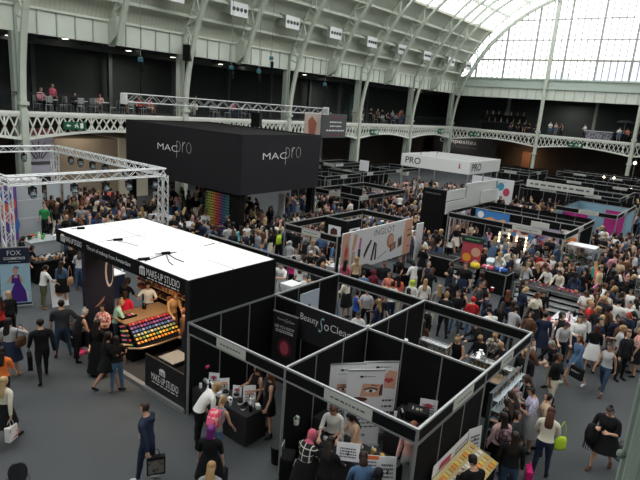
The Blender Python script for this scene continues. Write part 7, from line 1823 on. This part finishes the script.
for (lab, loc) in (('lime yellow shoulder bag on the person before the island stand', at(279, 240, 1.3)),):
    handbag(tuple(loc - V((0, 0, .2))), 0, lab, 'lime', w=.36, h=.42, strap=.5)
tq = at(492, 291, 1.15); q2 = thing('cup', 'bright red cup held behind the corner counter', 'cup', tq); MB().lathe([(.045, 0), (.06, .14), (.05, .14), (.04, .02)], n=12).build('cup_body', mat('cup_red', 'd0283a', .4), q2); MB().lathe([(.062, .14), (.062, .15)], n=12).build('lid', M_white, q2)

# ------------------------------------------------------------------ the crowd beyond
rc = random.Random(21)
TOPS = [('black', 56), ('dark', 16), ('charcoal', 9), ('navy', 8), ('white', 11), ('lightgrey', 7), ('cream', 5), ('grey', 5), ('denim', 5), ('beige', 3), ('pink', 1.8), ('red', 2), ('coral', 1), ('teal', .8), ('salmon', 1), ('blue', 1.2), ('magenta', 1), ('purple', .5), ('mint', .5), ('peach', 1.5), ('brown', 4), ('olive', 2)]
HS = [('dark', 9), ('brown', 9), ('black', 6), ('auburn', 3), ('blonde', 4), ('fair', 1.5), ('ginger', 1), ('grey', 1)]
def pick(L_): 
    t = rc.uniform(0, sum(w for _, w in L_))
    for a, w in L_:
        t -= w
        if t <= 0: return a
    return L_[-1][0]
PH = {'stand': 'standing', 'idle': 'standing', 'talk': 'gesturing', 'phone': 'looking down', 'reach': 'reaching forward', 'walk': 'walking', 'arms': 'arms folded', 'makeup': 'raising both hands', 'hip': 'hand on hip', 'sit': 'seated'}
BLOCK = []
for o in C.objects:
    if o.parent is None and o.get('category') in ('counter', 'table', 'plinth', 'panel', 'mirror', 'display', 'glass case', 'board', 'cabinet', 'tablecloth', 'shelf rack', 'poster', 'tower', 'machine', 'wall panel', 'display wall'):
        x0 = y0 = 1e9; x1 = y1 = -1e9; stack = [o]
        Mo = Matrix.Translation(o.location) @ o.rotation_euler.to_matrix().to_4x4()
        while stack:
            c = stack.pop(); stack += list(c.children)
            if c.type == 'MESH':
                for v in c.bound_box:
                    w_ = (Mo @ V(v)) if c is not o else Mo @ V(v); x0 = min(x0, w_.x); x1 = max(x1, w_.x); y0 = min(y0, w_.y); y1 = max(y1, w_.y)
        BLOCK.append((x0 - .28, x1 + .28, y0 - .28, y1 + .28))
TAKEN = [(r_[0].location.x, r_[0].location.y) for r_ in PL]
ZONES = [((14.4, 17.4, 2.5, 16.0), 22, 'in the aisle behind the foreground block'), ((18.4, 21.6, 4.9, 12.3), 16, 'among counters by the cosmetics board'), ((24.4, 26.9, 11.8, 18.3), 46, 'in the aisle before the black tower'),
         ((14.2, 19.2, 17.2, 30.5), 92, 'before the pigment wall'), ((20.0, 27.2, 16.3, 20.2), 60, 'right of the hanging canopy'), ((27.6, 33.4, 22.4, 24.9), 26, 'beyond the middle framed stand'), ((28.1, 33.0, 18.9, 21.7), 14, 'inside the middle framed stand'),
         ((33.8, 38.1, 6.6, 25.0), 100, 'in the far packed aisle'), ((24.3, 27.0, 1.2, 9.6), 34, 'beside the wide right stand'), ((18.6, 24.0, .9, 4.0), 34, 'in the right crowd'), ((38.8, 47.4, 16.6, 22.2), 56, 'under the white ring fascia'), ((28.6, 30.9, 6.9, 12.4), 20, 'inside the wide right stand'),
         ((34.0, 37.3, .6, 6.4), 22, 'at the far right aisle'), ((44.5, 46.3, 2.0, 15.5), 26, 'in the distant cross aisle'), ((20.2, 25.6, 21.3, 30.0), 70, 'in the shade under the canopy'), ((11.6, 15.0, 21.9, 25.5), 12, 'under the white lighting truss'), ((13.6, 18.8, 27.8, 33.0), 36, 'at the back behind the truss'),
         ((18.3, 20.7, 13.2, 15.6), 7, 'in the island stand front'), ((21.3, 23.9, 13.3, 15.6), 6, 'in the island stand rear'), ((26.6, 33.0, 14.9, 18.3), 44, 'between the tower and middle stand'), ((53.3, 55.3, 3, 20), 24, 'in the farthest aisle'), ((27.6, 33.2, 1.0, 5.0), 24, 'beyond the glass showcase'), ((38.4, 47.8, 23, 25.2), 26, 'behind the white ring fascia'), ((40, 53, 10.0, 15.6), 30, 'right of the picture board')]
BLOCK += [(28.6, 29.8, 13.1, 15.2), (28.2, 37, 14.4, 15.2), (19.4, 20.2, 20.4, 23.8), (17.9, 18.3, 12.7, 16.1), (28.2, 36.6, 13.0, 13.8), (TX1 - .35, TX1 + .35, TY0 - .35, TY0 + .35), (TX1 - .35, TX1 + .35, TY1 - .35, TY1 + .35), (46.2, 53.3, 7.1, 15.3), (43.8, 50.3, 15.6, 18.7), (27.85, 28.45, 6.2, 13.0)]
CAND = []
for (x0, x1, y0, y1), n, ph in ZONES:
    c = t = 0
    while c < n and t < n * 40:
        t += 1; x, y = rc.uniform(x0, x1), rc.uniform(y0, y1)
        if any(a < x < b_ and c_ < y < d_ for a, b_, c_, d_ in BLOCK): continue
        md = .50 if n > 20 else .6
        if any((x - a) ** 2 + (y - b_) ** 2 < md * md for a, b_ in TAKEN): continue
        px, py, dep = proj((x, y, 1.6))
        if not (-4 < px < 644 and 0 < py < 490): continue
        TAKEN.append((x, y)); c += 1; CAND.append((dep, x, y, ph))
CAND.sort()
N_IND = max(0, 296 - N_PEOPLE[0])
KEEP = []
def rand_kw():
    pose = rc.choice(['stand', 'idle', 'talk', 'phone', 'reach', 'reach', 'walk', 'arms', 'stand', 'hip'])
    sex = 'm' if rc.random() < .14 else 'f'; hair = 'short' if sex == 'm' else rc.choice(['long', 'long', 'long', 'bob', 'bun', 'tail', 'curly'])
    return dict(pose=pose, sex=sex, h=rc.uniform(1.58, 1.72) + (.1 if sex == 'm' else 0), top=pick(TOPS), sl=rc.choice(['short', 'short', 'mid', 'long', 'none']), bot=rc.choice(['jeans', 'jeans', 'trousers', 'skirt', 'dress']), botc=rc.choice(['black', 'black', 'dark', 'jean', 'denim', 'navy', 'cream']), hair=hair, hc=pick(HS), skin=rc.choice([0, 0, 0, 1, 1, 2, 2, 3]), girth=rc.uniform(.95, 1.15))
CN2 = {'lightgrey': 'light grey', 'dark': 'near-black', 'navy': 'navy'}
for dep, x, y, ph in CAND[:N_IND]:
    kw = rand_kw(); ob, fg = person((x, y, 0), rc.uniform(0, 6.28), '', near=False, **kw)
    KEEP.append((ob, kw, ph, proj((x, y, 1.6))[0]))
by = {}
for ob, kw, ph, px in KEEP: by.setdefault((CN2.get(kw['top'], kw['top']), PH[kw['pose']], ph), []).append((px, ob))
for (t, po, ph), L_ in by.items():
    L_.sort(key=lambda a: a[0])
    for i, (px, ob) in enumerate(L_):
        ob['label'] = 'person in %s top %s %s' % (t, po, ph) + (', %s from left' % ORD[i] if len(L_) > 1 else ''); ob['group'] = 'people ' + ph
# everyone beyond: too small to count
vs, fs, mi, mats = [], [], [], []
tmpl = []
for k in range(26):
    kw = rand_kw(); ob, fg = person((0, 0, 0), 0, '', near=False, **kw)
    me = ob.data; tmpl.append(([v.co.copy() for v in me.vertices], [tuple(p_.vertices) for p_ in me.polygons], [p_.material_index for p_ in me.polygons], list(me.materials)))
    C.objects.unlink(ob); bpy.data.objects.remove(ob); bpy.data.meshes.remove(me)
for dep, x, y, ph in CAND[N_IND:]:
    tv, tf, tm, tmat = tmpl[rc.randrange(len(tmpl))]; a = rc.uniform(0, 6.28); s = rc.uniform(.95, 1.05); ca, sa = math.cos(a) * s, math.sin(a) * s; o_ = len(vs)
    vs += [(x + v.x * ca - v.y * sa, y + v.x * sa + v.y * ca, v.z * s) for v in tv]; fs += [tuple(i + o_ for i in f) for f in tf]
    idx = []
    for m in tmat:
        if m not in mats: mats.append(m)
        idx.append(mats.index(m))
    mi += [idx[i] for i in tm]
if vs:
    cr_ = mesh_obj('crowd', vs, fs, mats, mi); tag(cr_, 'the distant tightly packed visitors in the farthest aisles', 'crowd', None, 'stuff')

# visitors on the galleries
gp = []
for x, y, po, top, sk in ((16.7, 35.9, 'sit', 'pink', 0), (17.6, 36.1, 'stand', 'rose', 1), (18.9, 35.9, 'sit', 'dark', 0), (20.7, 35.8, 'sit', 'peach', 0), (22.6, 36.2, 'sit', 'black', 0), (23.9, 36.0, 'sit', 'red', 0), (24.8, 36.1, 'sit', 'rose', 1), (27.3, 36.1, 'sit', 'black', 0), (29.0, 36.0, 'stand', 'dark', 0), (33, 36, 'sit', 'rose', 0), (35, 36, 'sit', 'dark', 0)):
    gp.append((x, y, po, top, 'long gallery'))
for k in range(16): gp.append((50 + k * .78 + rc.uniform(-.2, .2), 35 + rc.uniform(0, 1.2), rc.choice(['stand', 'talk', 'sit']), rc.choice(['black', 'dark', 'grey', 'brown', 'salmon', 'charcoal']), 'long gallery'))
for y, top in ((21.0, 'white'), (20.3, 'peach'), (19.6, 'dark'), (16.9, 'white'), (13.1, 'white')): gp.append((73.0, y, 'talk', top, 'end gallery'))
for k in range(9): gp.append((73.3 + rc.uniform(0, 1), 12.4 - k * .7, rc.choice(['stand', 'talk']), rc.choice(['black', 'grey', 'salmon', 'dark', 'lightgrey']), 'end gallery'))
for k in range(5): gp.append((73.4, 26.0 - k * .8, 'sit', 'dark', 'end gallery'))
if True:
    L_ = []
    tot = {}
    for x, y, po, top, g in gp:
        kw = rand_kw(); kw.update(pose=po, top=top); ob, fg = person((x, y, ZG), rc.uniform(2.4, 3.9) if g == 'long gallery' else rc.uniform(.9, 2.2), '', near=False, **kw)
        ob['group'] = 'visitors on the ' + g; tot.setdefault((CN2.get(top, top), PH[po], g), []).append((proj((x, y, ZG + 1))[0], ob))
    for (t, po, g), M_ in tot.items():
        M_.sort(key=lambda a: a[0])
        for i, (px, ob) in enumerate(M_): ob['label'] = 'person in %s top %s on the %s' % (t, po, g) + (', %s from left' % ORD[i] if len(M_) > 1 else '')
